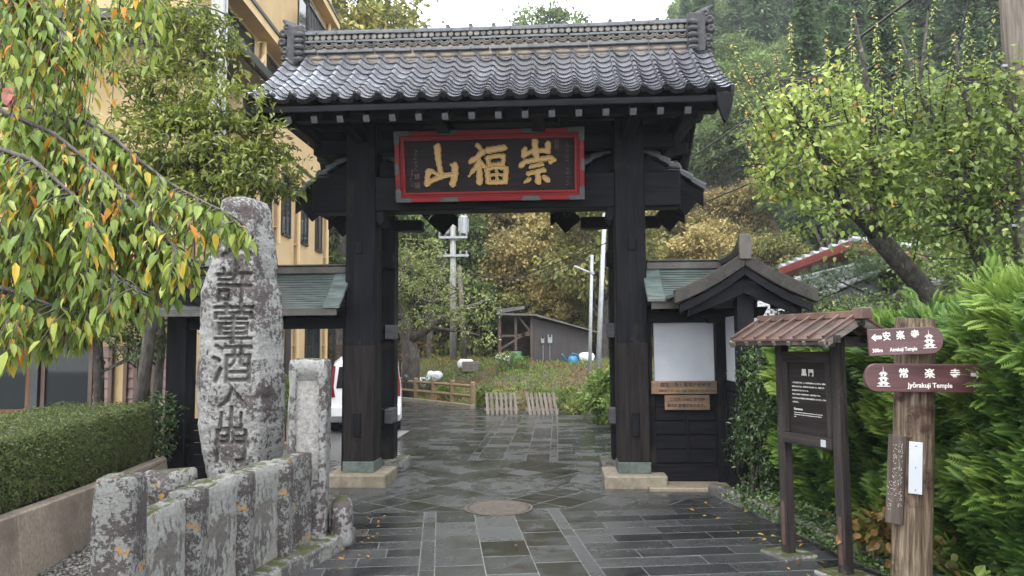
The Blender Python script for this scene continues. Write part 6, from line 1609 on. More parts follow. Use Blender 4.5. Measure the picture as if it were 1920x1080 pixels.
# shrubs along the bank
m_fern = leafM('pale_shrub_leaf', [(0, (.05, .085, .018)), (.5, (.115, .18, .035)), (1, (.21, .28, .07))], .45, .35)
def shrub(lab, c, r, n=70, per=24, leaf=.09, mat=None, seed=1, group=None, kind='simple', crad=.16, cat='shrub', asp=.5, z=None):
    gz = float(terrain(c[0], c[1])) if z is None else z
    E = [(c[0], c[1], gz + r[2] * .75, r[0], r[1], r[2])]
    rq_ = random.Random(seed)
    for k in range(4): E.append((c[0] + rq_.uniform(-.6, .6) * r[0], c[1] + rq_.uniform(-.5, .5) * r[1], gz + r[2] * rq_.uniform(.7, 1.35), r[0] * .5, r[1] * .5, r[2] * .5))
    limbs = [([(c[0] + rq_.uniform(-.1, .1), c[1], gz - .05), (c[0] + rq_.uniform(-.5, .5) * r[0], c[1] + rq_.uniform(-.3, .3) * r[1], gz + r[2])], .02, .006) for _ in range(6)]
    return leafy('shrub', lab, cat, (c[0], c[1], gz), limbs, E, n, per, leaf, crad, mat or m_broadleaf, m_bark, seed, kind, group, twig=False, droop=0, asp=asp, limb_n=5)
m_broadleaf = leafM('glossy_dark_leaf', [(0, (.022, .045, .016)), (.5, (.050, .095, .028)), (.9, (.10, .155, .042)), (1, (.17, .21, .06))], .3, .25, .5)
m_bright = leafM('bright_shrub_leaf', [(0, (.05, .085, .018)), (.5, (.12, .19, .035)), (1, (.26, .33, .06))], .4, .3)
m_yel = leafM('yellow_shrub_leaf', [(0, (.06, .085, .02)), (.45, (.16, .20, .04)), (.8, (.34, .36, .10)), (1, (.48, .47, .20))], .4, .35)
grpS = 'small shrubs at the foot of the bank'
for k, (px, py, D, r, m_, lab) in enumerate((
    (845, 742, 23.4, (.6, .5, .4), m_bright, 'low green shrub behind the right half of the log fence'), (905, 738, 21.8, (.5, .5, .42), m_bright, 'bright shrub just left of the left picket gate'),
    (945, 728, 21.3, (.6, .5, .38), m_yel, 'yellow-green shrub above the left picket gate'), (1010, 725, 21.2, (.5, .5, .4), m_bright, 'green shrub above the right picket gate'),
    (1062, 745, 20.4, (.55, .5, .5), m_bright, 'green shrub right of the right picket gate'), (1080, 770, 19.4, (.4, .4, .28), m_yel, 'small yellowish shrub low beside the road end'),
    (800, 735, 25.2, (.7, .5, .4), m_broadleaf, 'dark shrub below the cherry trunk behind the log fence'), (960, 690, 25.2, (.8, .5, .45), m_fern, 'big-leaved green plant in front of the shed bay'))):
    p = P(px, py, D); shrub(lab, (p.x, p.y), tuple(q_ * .72 for q_ in r), 80, 22, .07, m_, 100 + k, grpS, crad=.13)
p = P(1135, 760, 17.2); shrub('large fern-like pale green shrub at the right edge of the paving beyond the gate', (p.x + .35, p.y), (.75, .9, .80), 170, 26, .14, m_fern, 120, crad=.22)
p = P(1150, 800, 15.2); shrub('dark leafy shrub low beside the right gate post beyond the gate', (p.x + .45, p.y + .2), (.65, .9, .55), 130, 24, .075, m_bright, 121)
p = P(528, 735, 13.7); shrub('leafy green shrub spilling over the tan planter wall', (p.x, p.y + .2), (.42, .4, .42), 90, 22, .06, m_fern, 122, z=.55)

# undergrowth on the wooded slope
rng = np.random.default_rng(13); N = 60000
gy = 29.5 + 55 * rng.random(N) ** 1.7; gx = rng.uniform(-.45, .8, N) * gy; k = (gy > 33) | (gx > 4); gx, gy = gx[k], gy[k]; N = len(gx); gz = terrain(gx, gy) + rng.random(N) ** 2 * .9
m_under = leafM('slope_undergrowth', [(0, (.12, .075, .04)), (.3, (.20, .13, .06)), (.5, (.12, .14, .045)), (1, (.16, .20, .07))], .7, .3, .1)
props(leaf_obj('undergrowth', np.stack([gx, gy, gz], -1), rng.normal(0, 1, (N, 3)) + np.array([0, -.3, .6]), rng.normal(0, 1, (N, 3)), rng.uniform(.15, .4, N), rng.uniform(.1, .22, N), np.clip(.5 + .35 * np.sin(gx * .9) * np.sin(gy * .7) + rng.normal(0, .22, N), 0, 1), m_under), kind='stuff')
# grass and leaf litter on the bank
rng = np.random.default_rng(12); N = 26000
gx = rng.uniform(-7, 9, N); gy = rng.uniform(19.3, 33, N); gz = terrain(gx, gy); k = gz > -.012; gx, gy, gz = gx[k], gy[k], gz[k]; N = len(gx)
kx = np.sin(gx * 1.3 + 1) * np.sin(gy * 1.1) + .5 * np.sin(gx * 3.1) * np.cos(gy * 2.7) + rng.normal(0, .45, N)
m_grass = leafM('bank_grass', [(0, (.21, .115, .05)), (.34, (.27, .17, .075)), (.42, (.14, .17, .04)), (1, (.19, .27, .06))], .7, .3)
vg = np.where(kx > -.15, .45 + .55 * rng.random(N), .38 * rng.random(N))
gd = rng.normal(0, .6, (N, 3)) + np.array([0, -.2, 0]) + (vg > .4)[:, None] * np.array([0, 0, 1.1])
gd[:, 2] = np.abs(gd[:, 2]) + .05
props(leaf_obj('grass', np.stack([gx, gy, gz], -1), gd, rng.normal(0, 1, (N, 3)) + np.array([0, 0, .5]), rng.uniform(.07, .17, N), rng.uniform(.03, .07, N), vg, m_grass), kind='stuff')
# fallen leaves on paving, gravel and road edge
N = 150; lx, ly = [], []
rq = random.Random(17)
for _ in range(N):
    r = rq.random()
    if r < .42: i = rq.random(); a = Vector((2.3 + .6 * (1 - i) * .9 + rq.gauss(-.15, .16), 9 - 4.6 * (1 - i), 0)); lx.append(2.32 + (9 - a.y) * .135 + rq.gauss(-.22, .2)); ly.append(a.y)
    elif r < .62: d_ = rq.uniform(6, 8.2); lx.append(-1.38 - .1 * rq.random() + rq.gauss(0, .08)); ly.append(d_)
    elif r < .82: lx.append(rq.uniform(-3.5, -2.6)); ly.append(rq.uniform(4.6, 6))
    elif r < .9: lx.append(rq.uniform(-1.2, 2)); ly.append(rq.uniform(5, 15))
    else: lx.append(rq.uniform(-3.3, -1)); ly.append(rq.uniform(19.8, 21.5))
rng = np.random.default_rng(18); n = len(lx)
m_fallen = leafM('fallen_leaf', [(0, (.10, .045, .018)), (.5, (.30, .15, .03)), (.8, (.40, .26, .04)), (1, (.30, .28, .06))], .5, .2)
nn = rng.normal(0, .3, (n, 3)); nn[:, 2] = 1
props(leaf_obj('fallen_leaves', np.stack([lx, ly, np.full(n, .024)], -1), np.concatenate([rng.normal(0, 1, (n, 2)), rng.normal(0, .08, (n, 1))], 1), nn, rng.uniform(.035, .07, n), rng.uniform(.018, .035, n), rng.random(n), m_fallen, 'full'), kind='stuff')

def add_shoots(t, base, shoots, leaf, mat, seed, valf):
    rq_ = random.Random(seed); base = Vector(base); mb = MB(); ps, ds, ns, ls, vs_ = [], [], [], [], []
    for a, b in shoots:
        m_ = (a + b) / 2 + Vector((rq_.uniform(-.08, .08), rq_.uniform(-.08, .08), 0)); pts = bez(a, m_, b, 8)
        mb.tube([p - base for p in pts], taper(.010, .003, 9), 5); L = (b - a).length; n = int(L / .033)
        for j in range(n):
            g = (j + .5) / n * 8; i = min(int(g), 7); p = pts[i].lerp(pts[i + 1], g - i); an = j * 2.4 + rq_.random()
            ps.append(p - base); ds.append(Vector((math.cos(an), math.sin(an), rq_.uniform(-.9, .1)))); ns.append(Vector((math.cos(an) * .5, math.sin(an) * .5 - .3, .8)))
            ls.append(leaf * rq_.uniform(.7, 1.15) * (1 - .35 * (j / n))); vs_.append(valf(p, j / n, rq_))
    mb.build('shoots', m_bark_l, t, smooth=True); ls = np.array(ls)
    leaf_obj('shoot_leaves', np.array(ps), np.array(ds), np.array(ns), ls, ls * .62, np.array(vs_), mat, 'heart', t)
# ---- right: leaning tree with two trunks
TD = 9.4
def rp(px, py, D=TD): return P(px, py, D)
tb = rp(1775, 690, 9.6); tb.z = 0
limbs = [([tb, rp(1768, 610, 9.6), rp(1745, 560, 9.55), rp(1708, 515, 9.5), rp(1672, 475, 9.4), rp(1640, 440, 9.3)], .155, .11), ([rp(1640, 440, 9.3), rp(1600, 400, 9.2), rp(1560, 330, 9.0), rp(1510, 240, 8.9), rp(1460, 150, 8.8)], .08, .012),
         ([rp(1650, 450, 9.3), rp(1640, 380, 9.5), rp(1640, 280, 9.6), rp(1620, 120, 9.6), rp(1600, 20, 9.6)], .08, .012), ([rp(1590, 385, 9.2), rp(1520, 350, 9), rp(1450, 330, 8.8)], .05, .01),
         ([rp(1640, 380, 9.5), rp(1700, 260, 9.4), rp(1730, 120, 9.3), rp(1740, 20, 9.3)], .055, .01)]
tb2 = rp(2000, 640, 9.1)
limbs2 = [([(tb2.x, tb2.y, 0), rp(1990, 600, 9.1), rp(1925, 560, 9.15), rp(1868, 520, 9.2), rp(1842, 480, 9.2), rp(1822, 420, 9.15), rp(1800, 365, 9.1), rp(1806, 320, 9.1)], .17, .09),
          ([rp(1808, 340, 9.1), rp(1830, 260, 9.0), rp(1800, 150, 9.0), rp(1790, 60, 9.0)], .06, .012), ([rp(1806, 330, 9.1), rp(1770, 260, 9.2), rp(1720, 170, 9.3), rp(1690, 70, 9.3)], .06, .012), ([rp(1840, 470, 9.2), rp(1880, 380, 8.9), rp(1900, 250, 8.8)], .05, .01)]
m_rt = leafM('turning_tree_leaf', [(0, (.050, .095, .022)), (.3, (.13, .20, .04)), (.6, (.28, .36, .08)), (.8, (.46, .50, .14)), (.91, (.50, .40, .11)), (1, (.62, .24, .10))], .38, .42, .4)
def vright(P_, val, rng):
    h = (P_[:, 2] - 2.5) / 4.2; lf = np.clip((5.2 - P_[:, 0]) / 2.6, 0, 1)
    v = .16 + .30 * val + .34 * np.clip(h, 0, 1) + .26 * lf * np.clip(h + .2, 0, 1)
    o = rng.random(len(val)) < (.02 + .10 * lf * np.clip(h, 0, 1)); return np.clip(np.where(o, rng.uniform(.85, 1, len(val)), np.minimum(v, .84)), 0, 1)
def El(px, py, D, rx, ry, rz): p = rp(px, py, D); return (p.x, p.y, p.z, rx, ry, rz)
ells = [El(1600, 330, 9.2, .72, .6, .55), El(1520, 300, 8.9, .5, .45, .42), El(1470, 225, 8.8, .36, .4, .34), El(1560, 220, 9, .45, .45, .6), El(1640, 240, 9.5, .42, .5, .6), El(1450, 335, 8.8, .34, .3, .2), El(1690, 370, 9.3, .6, .6, .42), El(1540, 400, 9.0, .4, .4, .2)]
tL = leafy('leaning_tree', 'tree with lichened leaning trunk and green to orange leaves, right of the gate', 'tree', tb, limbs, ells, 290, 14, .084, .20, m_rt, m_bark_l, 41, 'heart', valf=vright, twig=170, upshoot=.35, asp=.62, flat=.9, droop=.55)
ells = [El(1770, 330, 9.2, .62, .6, .6), El(1740, 240, 9.3, .45, .5, .55), El(1850, 240, 9.0, .5, .5, .8), El(1900, 420, 8.9, .5, .5, .7), El(1890, 190, 8.8, .26, .4, .5), El(1740, 430, 9.3, .7, .5, .28), El(1880, 520, 8.9, .35, .4, .35), El(1880, 300, 8.9, .3, .3, .5)]
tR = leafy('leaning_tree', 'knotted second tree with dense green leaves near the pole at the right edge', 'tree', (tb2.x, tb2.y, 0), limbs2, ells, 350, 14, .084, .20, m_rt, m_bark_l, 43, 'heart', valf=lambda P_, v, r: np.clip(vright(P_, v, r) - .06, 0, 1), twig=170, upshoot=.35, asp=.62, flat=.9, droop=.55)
rq = random.Random(55)
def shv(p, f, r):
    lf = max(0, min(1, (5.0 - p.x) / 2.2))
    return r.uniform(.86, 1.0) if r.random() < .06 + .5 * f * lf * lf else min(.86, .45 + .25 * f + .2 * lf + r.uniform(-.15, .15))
SH1 = [((1505, 250), (1482, 40)), ((1490, 260), (1455, 95)), ((1470, 230), (1415, 110)), ((1450, 230), (1372, 80)), ((1450, 260), (1368, 130)), ((1445, 300), (1385, 190)), ((1440, 330), (1395, 250)), ((1530, 220), (1510, 110)), ((1560, 220), (1548, 70)), ((1590, 230), (1575, 120)), ((1610, 210), (1600, 15)), ((1635, 220), (1640, 60)), ((1655, 220), (1632, -10)), ((1670, 250), (1690, 90)), ((1540, 260), (1528, 150)), ((1430, 345), (1405, 300)), ((1480, 330), (1440, 380)), ((1520, 380), (1470, 350))]
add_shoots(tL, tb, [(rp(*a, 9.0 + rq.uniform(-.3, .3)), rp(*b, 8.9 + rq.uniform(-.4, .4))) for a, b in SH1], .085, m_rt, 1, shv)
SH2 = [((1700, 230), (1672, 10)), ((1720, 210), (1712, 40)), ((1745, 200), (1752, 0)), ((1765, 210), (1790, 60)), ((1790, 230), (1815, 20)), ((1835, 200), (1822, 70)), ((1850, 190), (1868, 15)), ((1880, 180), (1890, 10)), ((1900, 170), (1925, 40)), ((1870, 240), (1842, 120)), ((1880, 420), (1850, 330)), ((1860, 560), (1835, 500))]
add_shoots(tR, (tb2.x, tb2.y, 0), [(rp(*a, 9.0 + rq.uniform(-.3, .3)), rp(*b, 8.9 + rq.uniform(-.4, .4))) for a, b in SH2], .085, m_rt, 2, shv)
# low bright growth behind the trunks
p = rp(1725, 470, 12.5); shrub('yellow-green foliage showing between the leaning trunks in front of the red-edged roof', (p.x, p.y), (1.0, .6, .7), 120, 18, .085, m_bright, 57, crad=.25, kind='heart', asp=.6, z=p.z - .7)
p = rp(1800, 520, 11); shrub('bright yellow-green shrub behind the two leaning trunks', (p.x, p.y), (1.3, .7, .95), 170, 18, .085, m_bright, 51, crad=.25, kind='heart', asp=.6, z=1.6)
p = rp(1535, 600, 8.9); shrub('shrub with pale yellow leaves above the information board roof', (p.x - .05, p.y), (.50, .35, .42), 120, 18, .055, m_yel, 52, crad=.14, kind='full', z=1.62)
p = rp(1600, 590, 8.7); shrub('dark green loose shrub between the yellow shrub and the leaning trunk', (p.x, p.y), (.5, .4, .42), 100, 18, .05, m_broadleaf, 53, kind='full', z=1.65)
# pine
m_pine = leafM('pine_needles', [(0, (.03, .055, .025)), (.6, (.07, .115, .05)), (1, (.13, .18, .09))], .5, .2)
pb = rp(1680, 640, 12.2); pb.z = 0
rng = np.random.default_rng(61); t = thing('pine_tree', 'pine with flat tufted branches behind the information board and leaning tree', 'tree', pb)
pads = [(1570, 520, 11.8, .62, .5, .20), (1650, 500, 12, .5, .5, .18), (1520, 545, 11.6, .35, .4, .14), (1700, 520, 12.2, .4, .4, .2), (1500, 400, 12.6, .42, .4, .12), (1560, 410, 12.6, .45, .4, .14), (1600, 425, 12.4, .3, .3, .12), (1440, 390, 12.6, .22, .3, .08)]
PP = []; 
for px, py, D, rx, ry, rz in pads:
    c = rp(px, py, D) - pb; n = int(190 * rx * 2); u = nrm(rng.normal(size=(n, 3))); r = rng.random((n, 1)) ** .4
    PP.append(np.array(c) + u * r * np.array([rx, ry, rz]))
PP = np.concatenate(PP); n = len(PP)
leaf_obj('crown', PP, rng.normal(0, .55, (n, 3)) + np.array([0, -.15, 1.]), rng.normal(0, 1, (n, 3)), rng.uniform(.10, .16, n), .14, rng.random(n), m_pine, 'needles', t)
mb = MB(); tr = [pb, rp(1690, 560, 12.2), rp(1680, 480, 12.4), rp(1650, 420, 12.5), rp(1620, 380, 12.5)]
mb.tube([p - pb for p in tr], taper(.13, .05, 5), 8)
for px, py, D, *_ in pads:
    e = rp(px, py, D) - pb; o = min([p - pb for p in tr], key=lambda q_: (q_ - e).length); mb.tube(bez(o, (o + e) / 2 + Vector((0, 0, -.12)), e - Vector((0, 0, .05)), 6), taper(.045, .012, 7), 6)
mb.build('trunk', m_bark, t, smooth=True)

# ---- conifer hedge on the right
m_thuja = leafM('conifer_hedge_spray', [(0, (.010, .030, .008)), (.4, (.045, .100, .019)), (.75, (.11, .195, .033)), (1, (.20, .29, .056))], .5, .25, .25)
hp = np.array([(2.96, 8.75), (3.0, 7.8), (3.06, 6.8), (3.12, 5.8), (3.16, 5.0), (3.05, 4.3), (2.95, 3.6)]); sg_ = np.linalg.norm(np.diff(hp, axis=0), axis=1); cu = np.concatenate([[0], np.cumsum(sg_)])
def hat(s): return np.stack([np.interp(s, cu, hp[:, 0]), np.interp(s, cu, hp[:, 1])], -1)
rng = np.random.default_rng(71); N = 12500
s = rng.random(N) * cu[-1]; onface = rng.random(N) < .74; top = np.interp(s, [0, cu[-1] * .45, cu[-1] * .7, cu[-1]], [1.78, 1.82, 1.98, 2.12]) + .07 * np.sin(s * 5) + .05 * np.sin(s * 13)
b = hat(s); z = np.where(onface, .12 + rng.random(N) * (top - .12), top + rng.normal(0, .05, N)); dp = np.where(onface, rng.normal(0, .035, N), rng.random(N) * 1.2)
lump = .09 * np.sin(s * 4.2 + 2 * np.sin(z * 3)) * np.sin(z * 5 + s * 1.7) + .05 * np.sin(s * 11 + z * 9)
low = np.clip((.55 - z) / .5, 0, 1) * .12
pos = np.stack([b[:, 0] + dp - lump + low, b[:, 1] + rng.normal(0, .02, N), z], -1)
out = np.where(onface[:, None], np.array([[-1., -.15, .25]]), np.array([[-.25, -.2, 1.]]))
d = out + rng.normal(0, .38, (N, 3)) + np.array([0, 0, .22]); nn = rng.normal(0, .6, (N, 3)) + np.array([.2, -.5, .75])
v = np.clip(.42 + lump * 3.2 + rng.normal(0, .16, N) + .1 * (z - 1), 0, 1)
t = thing('conifer_hedge', 'tall bright green conifer hedge with feathery sprays behind the signpost', 'hedge', (0, 0, 0))
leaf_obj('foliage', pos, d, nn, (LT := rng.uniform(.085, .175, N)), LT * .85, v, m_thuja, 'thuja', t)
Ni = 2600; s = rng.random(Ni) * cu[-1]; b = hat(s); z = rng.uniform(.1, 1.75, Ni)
leaf_obj('inner_foliage', np.stack([b[:, 0] + .10 + rng.random(Ni) * .12, b[:, 1], z], -1), np.array([[-1, -.1, .1]]) + rng.normal(0, .5, (Ni, 3)), rng.normal(0, .6, (Ni, 3)) + np.array([.2, -.5, .75]), rng.uniform(.14, .22, Ni), .15, rng.random(Ni) * .2, m_thuja, 'thuja', t)  # darkest leaf tones only, painting shade into the gaps between sprays
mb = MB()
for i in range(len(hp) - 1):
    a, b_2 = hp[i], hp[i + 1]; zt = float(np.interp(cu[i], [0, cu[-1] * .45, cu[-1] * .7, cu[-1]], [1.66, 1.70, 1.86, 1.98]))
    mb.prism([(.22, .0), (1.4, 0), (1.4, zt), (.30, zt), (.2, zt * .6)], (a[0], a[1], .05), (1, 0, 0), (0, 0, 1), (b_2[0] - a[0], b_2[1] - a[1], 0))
mb.build('shade_core', M('hedge_core_shade', (.008, .011, .004), (.022, .022, .011), 20, rough=.9, bump=.6), t)  # solid core, its near-black colour stands in for shade inside the hedge
# broadleaf shrubs between hedge and wing, ground cover, low plants
shrub('glossy dark-leaved shrub against the lattice side of the right gate wing', (2.66, 8.25), (.20, .28, .85), 170, 16, .055, m_broadleaf, 81, kind='full', crad=.12, z=.0, asp=.42)
shrub('upright dark-leaved shoot beside the corner post of the right gate wing', (2.78, 8.45), (.16, .2, .5), 70, 14, .055, m_broadleaf, 82, kind='full', crad=.12, z=1.0, asp=.42)
rng = np.random.default_rng(83); N = 5200; s = rng.uniform(.2, 3.3, N); b = hat(s)
gx = b[:, 0] - np.abs(rng.normal(.22, .16, N)) - .06; gy = b[:, 1]
kx_ = np.interp(-gy, [-q_[1] for q_ in kp], [q_[0] for q_ in kp]); ok = gx > kx_ - .10; gx, gy = gx[ok], gy[ok]; N = len(gx)
gz = .07 + rng.random(N) * .16 * np.clip((gx - kx_[ok] + .12) / .3, .1, 1)
props(leaf_obj('ivy_ground_cover', np.stack([gx, gy, gz], -1), rng.normal(0, 1, (N, 3)) * np.array([1, 1, .4]), rng.normal(0, .4, (N, 3)) + np.array([-.2, -.3, 1]), rng.uniform(.025, .045, N), rng.uniform(.02, .035, N), rng.random(N), m_broadleaf, 'heart'), 'dark trailing ground cover spilling towards the kerb below the hedge', 'ground cover', None, 'stuff')
m_rust = leafM('reddish_creeper_leaf', [(0, (.05, .07, .02)), (.4, (.12, .13, .035)), (.7, (.26, .14, .045)), (1, (.34, .22, .07))], .45, .3)
shrub('creeping plant with reddish and green leaves between board and signpost', (2.95, 5.75), (.22, .5, .20), 60, 9, .085, m_rust, 84, kind='heart', z=.15, asp=.7)
shrub('small green-leaved weed at the left foot of the log signpost', (2.50, 4.80), (.09, .09, .10), 14, 9, .07, m_fern, 85, kind='heart', z=.0, asp=.7, crad=.07)
shrub('heart-leaved plants at the right foot of the log signpost', (2.95, 4.72), (.16, .2, .16), 26, 9, .085, m_fern, 86, kind='heart', z=.05, asp=.75, crad=.1)

# ---- left: dense green tree, small dark tree, weeping cherry in front
m_mid = leafM('olive_green_leaf', [(0, (.045, .072, .015)), (.35, (.13, .17, .03)), (.7, (.28, .32, .06)), (.92, (.40, .41, .09)), (1, (.36, .26, .07))], .30, .4, .5)
LD = 8.8
mb0 = Vector((-4.85, 9.6, .35))
def lp(px, py, D=LD): return P(px, py, D)
limbs = [([mb0, lp(290, 560, 9.5), lp(300, 450, 9.3), lp(320, 360, 9.0)], .085, .06), ([lp(310, 400, 9.1), lp(380, 300, 8.8), lp(440, 240, 8.6), (lp(500, 200, 8.6))], .05, .008), ([lp(318, 365, 9), lp(340, 240, 8.8), lp(390, 120, 8.7), lp(430, 30, 8.7)], .05, .008), ([lp(312, 380, 9), lp(400, 350, 8.6), lp(480, 345, 8.5), lp(540, 340, 8.5)], .045, .008), ([lp(318, 360, 9), lp(290, 220, 8.9), lp(270, 80, 8.8)], .045, .008)]
def E2(px, py, D, rx, ry, rz): p = lp(px, py, D); return (p.x, p.y, p.z, rx, ry, rz)
ells = [E2(390, 270, 8.7, .85, .7, .45), E2(300, 270, 8.9, .7, .6, .5), E2(460, 320, 8.5, .6, .5, .33), E2(330, 170, 8.8, .5, .5, .5), E2(430, 195, 8.6, .5, .5, .3), E2(270, 330, 8.8, .6, .5, .3), E2(400, 360, 8.5, .6, .45, .22), E2(520, 355, 8.5, .22, .3, .14), E2(400, 80, 8.7, .30, .3, .4), E2(260, 90, 8.8, .5, .4, .6), E2(340, 40, 8.7, .35, .35, .4), E2(500, 260, 8.5, .22, .3, .22), E2(470, 145, 8.6, .2, .2, .1)]
leafy('broadleaf_tree', 'dense olive-green tree between the weeping cherry and the tall standing stone', 'tree', mb0, limbs, ells, 780, 17, .092, .17, m_mid, m_bark, 91, 'full', twig=200, flat=.42, droop=.35, asp=.40)
b_ = Vector((-5.85, 10.6, .3)); limbs = [([b_, lp(186, 700, 10.6), lp(182, 620, 10.5), lp(190, 560, 10.4)], .075, .06), ([lp(184, 640, 10.5), lp(240, 590, 10.3), lp(300, 570, 10.2)], .03, .008)]
ells = [E2(210, 600, 10.3, .7, .5, .3), E2(120, 580, 10.4, .8, .5, .35), E2(270, 640, 10.2, .35, .35, .22), E2(60, 590, 10.4, .6, .5, .4)]
leafy('broadleaf_tree', 'small dark tree with a lichened trunk in front of the hotel windows', 'tree', b_, limbs, ells, 170, 15, .08, .17, m_broadleaf, m_bark_l, 92, 'full', twig=70, asp=.5)
b_ = Vector((-5.25, 11.0, .3)); limbs = [([b_, lp(298, 690, 11), lp(304, 640, 11), lp(300, 590, 11), lp(312, 540, 11)], .07, .05), ([lp(302, 640, 11), lp(270, 610, 11), lp(250, 600, 10.9)], .03, .008), ([lp(300, 690, 11), lp(275, 670, 10.9), lp(255, 690, 10.8)], .025, .006)]
ells = [E2(300, 560, 10.9, .45, .4, .3), E2(250, 655, 10.8, .28, .3, .2), E2(330, 620, 10.8, .2, .2, .2)]
leafy('broadleaf_tree', 'slender dark forked trunk beside the left wing post, few leaves', 'tree', b_, limbs, ells, 60, 14, .06, .13, m_broadleaf, m_bark, 93, 'full', twig=40)
shrub('loose dark shrub filling the gap between the clipped hedge and the left wing post', (-4.62, 9.55), (.28, .3, .45), 110, 16, .055, m_broadleaf, 94, kind='full', z=.4, crad=.12)

m_cherry = leafM('weeping_cherry_leaf', [(0, (.10, .17, .04)), (.25, (.20, .29, .06)), (.50, (.34, .43, .095)), (.66, (.50, .54, .13)), (.74, (.56, .49, .08)), (.82, (.70, .46, .06)), (.92, (.70, .29, .04)), (1, (.62, .20, .045))], .36, .5, .4)
ctb = Vector((-4.5, 3.7, 0)); t = thing('weeping_cherry', 'weeping cherry with drooping green and orange leaves hanging into the left foreground', 'tree', ctb)
fork = Vector((-4.2, 3.75, 2.9))
def q3(*a): return [P(px, py, D) for px, py, D in a]
LB = [q3((-60, 190, 3.9), (55, 200, 3.85), (115, 220, 3.8), (165, 230, 3.8), (215, 260, 3.75), (260, 300, 3.7), (320, 345, 3.7), (370, 372, 3.65), (415, 395, 3.6), (452, 428, 3.6)),
      q3((-80, 400, 3.5), (40, 430, 3.4), (120, 450, 3.35), (200, 500, 3.3), (260, 550, 3.3)),
      q3((-60, 60, 4.2), (60, 90, 4.2), (120, 150, 4.1), (170, 230, 4.1)),
      q3((-60, -90, 4.4), (80, -70, 4.4), (150, -20, 4.3), (190, 60, 4.3)),
      q3((-60, 260, 3.3), (60, 300, 3.2), (130, 360, 3.2), (190, 440, 3.2)),
      q3((-60, 180, 3.6), (100, 250, 3.6), (200, 330, 3.6), (290, 420, 3.55), (340, 480, 3.5)),
      q3((-60, -60, 3.6), (40, -40, 3.6), (90, 20, 3.6), (130, 90, 3.6)), q3((-80, 520, 3.3), (20, 545, 3.2), (90, 570, 3.2), (160, 590, 3.2)),
      q3((-60, 320, 3.9), (80, 340, 3.9), (180, 390, 3.9), (280, 450, 3.8), (360, 500, 3.8)),
      q3((-40, -160, 4.0), (160, -130, 4.0), (260, -60, 4.0), (300, 20, 4.0))]
mb = MB(); mb.tube([p - ctb for p in [ctb - Vector((0, 0, .2)), Vector((-4.45, 3.7, 1.2)), Vector((-4.3, 3.75, 2.2)), fork]], [.20, .16, .13, .11], 10)
rq = random.Random(101); lpos, ld, ln_, lL, lv = [], [], [], [], []
twn = [100, 66, 70, 40, 60, 74, 52, 38, 74, 26]
def bound(px):   # lowest photo row the leaves reach
    return np.interp(px, [0, 100, 200, 300, 340, 380, 410, 450], [690, 665, 635, 575, 530, 470, 440, 430])
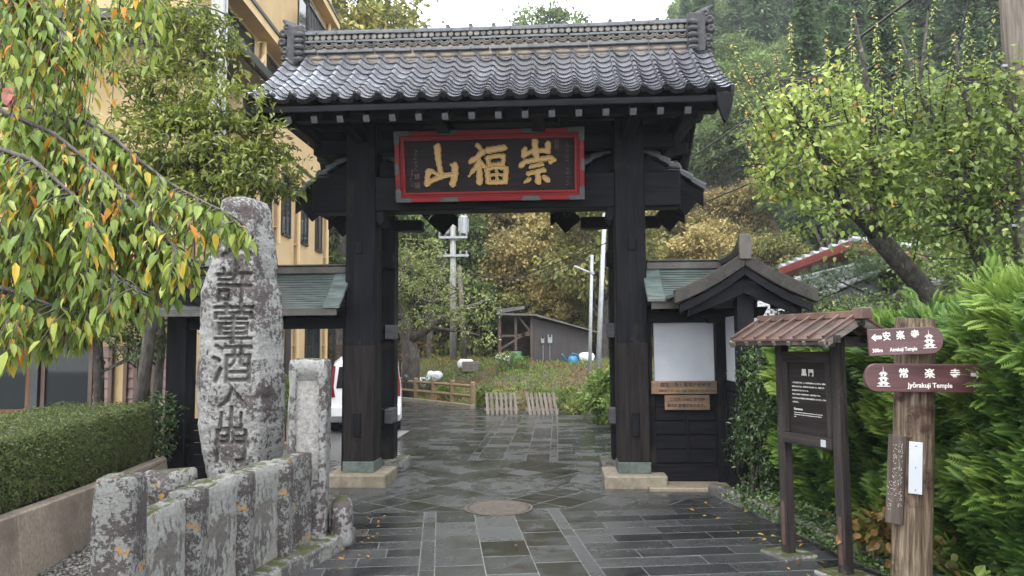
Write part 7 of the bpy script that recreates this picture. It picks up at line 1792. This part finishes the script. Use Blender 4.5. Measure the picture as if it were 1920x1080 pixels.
for bi, br in enumerate(LB):
    mb.tube([p - ctb for p in bez(fork, (fork + br[0]) / 2 + Vector((0, 0, .15)), br[0], 5)], taper(.045, .017, 6), 7)
    mb.tube([p - ctb for p in br], taper(.015, .004, len(br)), 6)
    for k in range(twn[bi]):
        u = .08 + .92 * (k + rq.random()) / twn[bi]; f = u * (len(br) - 1); i = min(int(f), len(br) - 2); o = br[i].lerp(br[i + 1], f - i)
        tip = (br[-1] - br[0]).normalized()
        Lh = rq.uniform(.25, .80) * (1.0 if u < .6 else .75)
        px, py = PIX(o); mxl = (bound(px) - py) / F_PX * o.y
        if bi in (2, 3, 6, 9): mxl = min(mxl, .62)
        Lh = max(.10, min(Lh, mxl))
        side = Vector((rq.uniform(-.14, .07), rq.uniform(-.2, .2), 0)); c1 = o + side * .8 + Vector((.05, 0, .03)); e = o + side + Vector((0, 0, -Lh))
        pts = bez(o, c1 + Vector((0, 0, -.05)), e, 6); mb.tube([p - ctb for p in pts], taper(.0045, .0018, 7), 4)
        nl = max(4, int(Lh / .029)); hue = rq.random()
        for j in range(nl):
            w_ = (j + .3) / nl; g = w_ * 6; ii = min(int(g), 5); p = pts[ii].lerp(pts[ii + 1], g - ii); a = j * 2.4 + rq.random()
            dd = Vector((math.cos(a) * .55, math.sin(a) * .55, -.85 + rq.uniform(-.25, .35))); lpos.append(p - ctb); ld.append(dd)
            ln_.append(Vector((math.cos(a), math.sin(a), .55)) + Vector((rq.uniform(-.5, .5), rq.uniform(-.7, .3), rq.uniform(-.3, .3)))); lL.append(rq.uniform(.05, .105))
            lv.append(rq.uniform(.72, 1.0) if rq.random() < .10 + .08 * (hue > .8) else min(.68, rq.random() * .5 + .2 * hue))
mb.build('branches', m_bark, t, smooth=True)
lL = np.array(lL)
leaf_obj('crown', np.array(lpos), np.array(ld), np.array(ln_), lL, lL * np.random.default_rng(3).uniform(.29, .47, len(lL)), np.array(lv), m_cherry, 'full', t)
p = P(18, 188, 3.0); rng = np.random.default_rng(5); n = 7
a = rng.random(n) * 6.28
t2 = leaf_obj('red_leaves', rng.normal(0, .012, (n, 3)) + np.array(p) + np.array([0, 0, .04]), np.stack([np.cos(a) * .5, np.sin(a) * .5, -np.ones(n)], -1), np.stack([np.cos(a), np.sin(a), np.full(n, .4)], -1), .065, .045, np.linspace(0, 1, n), leafM('dull_red_leaf', [(0, (.22, .06, .05)), (.6, (.34, .15, .11)), (1, (.30, .22, .10))], .4, .3), 'full')
props(t2, 'cluster of curled dull red leaves at the left edge of the picture', 'leaves')

# ================================================================== DAMP AIR
mh_ = bpy.data.materials.new('damp_air'); mh_.use_nodes = True; nth = mh_.node_tree; nth.nodes.clear()
oh = nth.nodes.new('ShaderNodeOutputMaterial'); vh = nth.nodes.new('ShaderNodeVolumePrincipled')
vh.inputs['Color'].default_value = (.86, .90, .95, 1); vh.inputs['Density'].default_value = .0007; vh.inputs['Anisotropy'].default_value = .2
nth.links.new(vh.outputs[0], oh.inputs['Volume'])
mb = MB(); mb.box2((-100, -32, -2), (130, 172, 95)); hz = mb.build('haze', mh_); props(hz, kind='stuff')
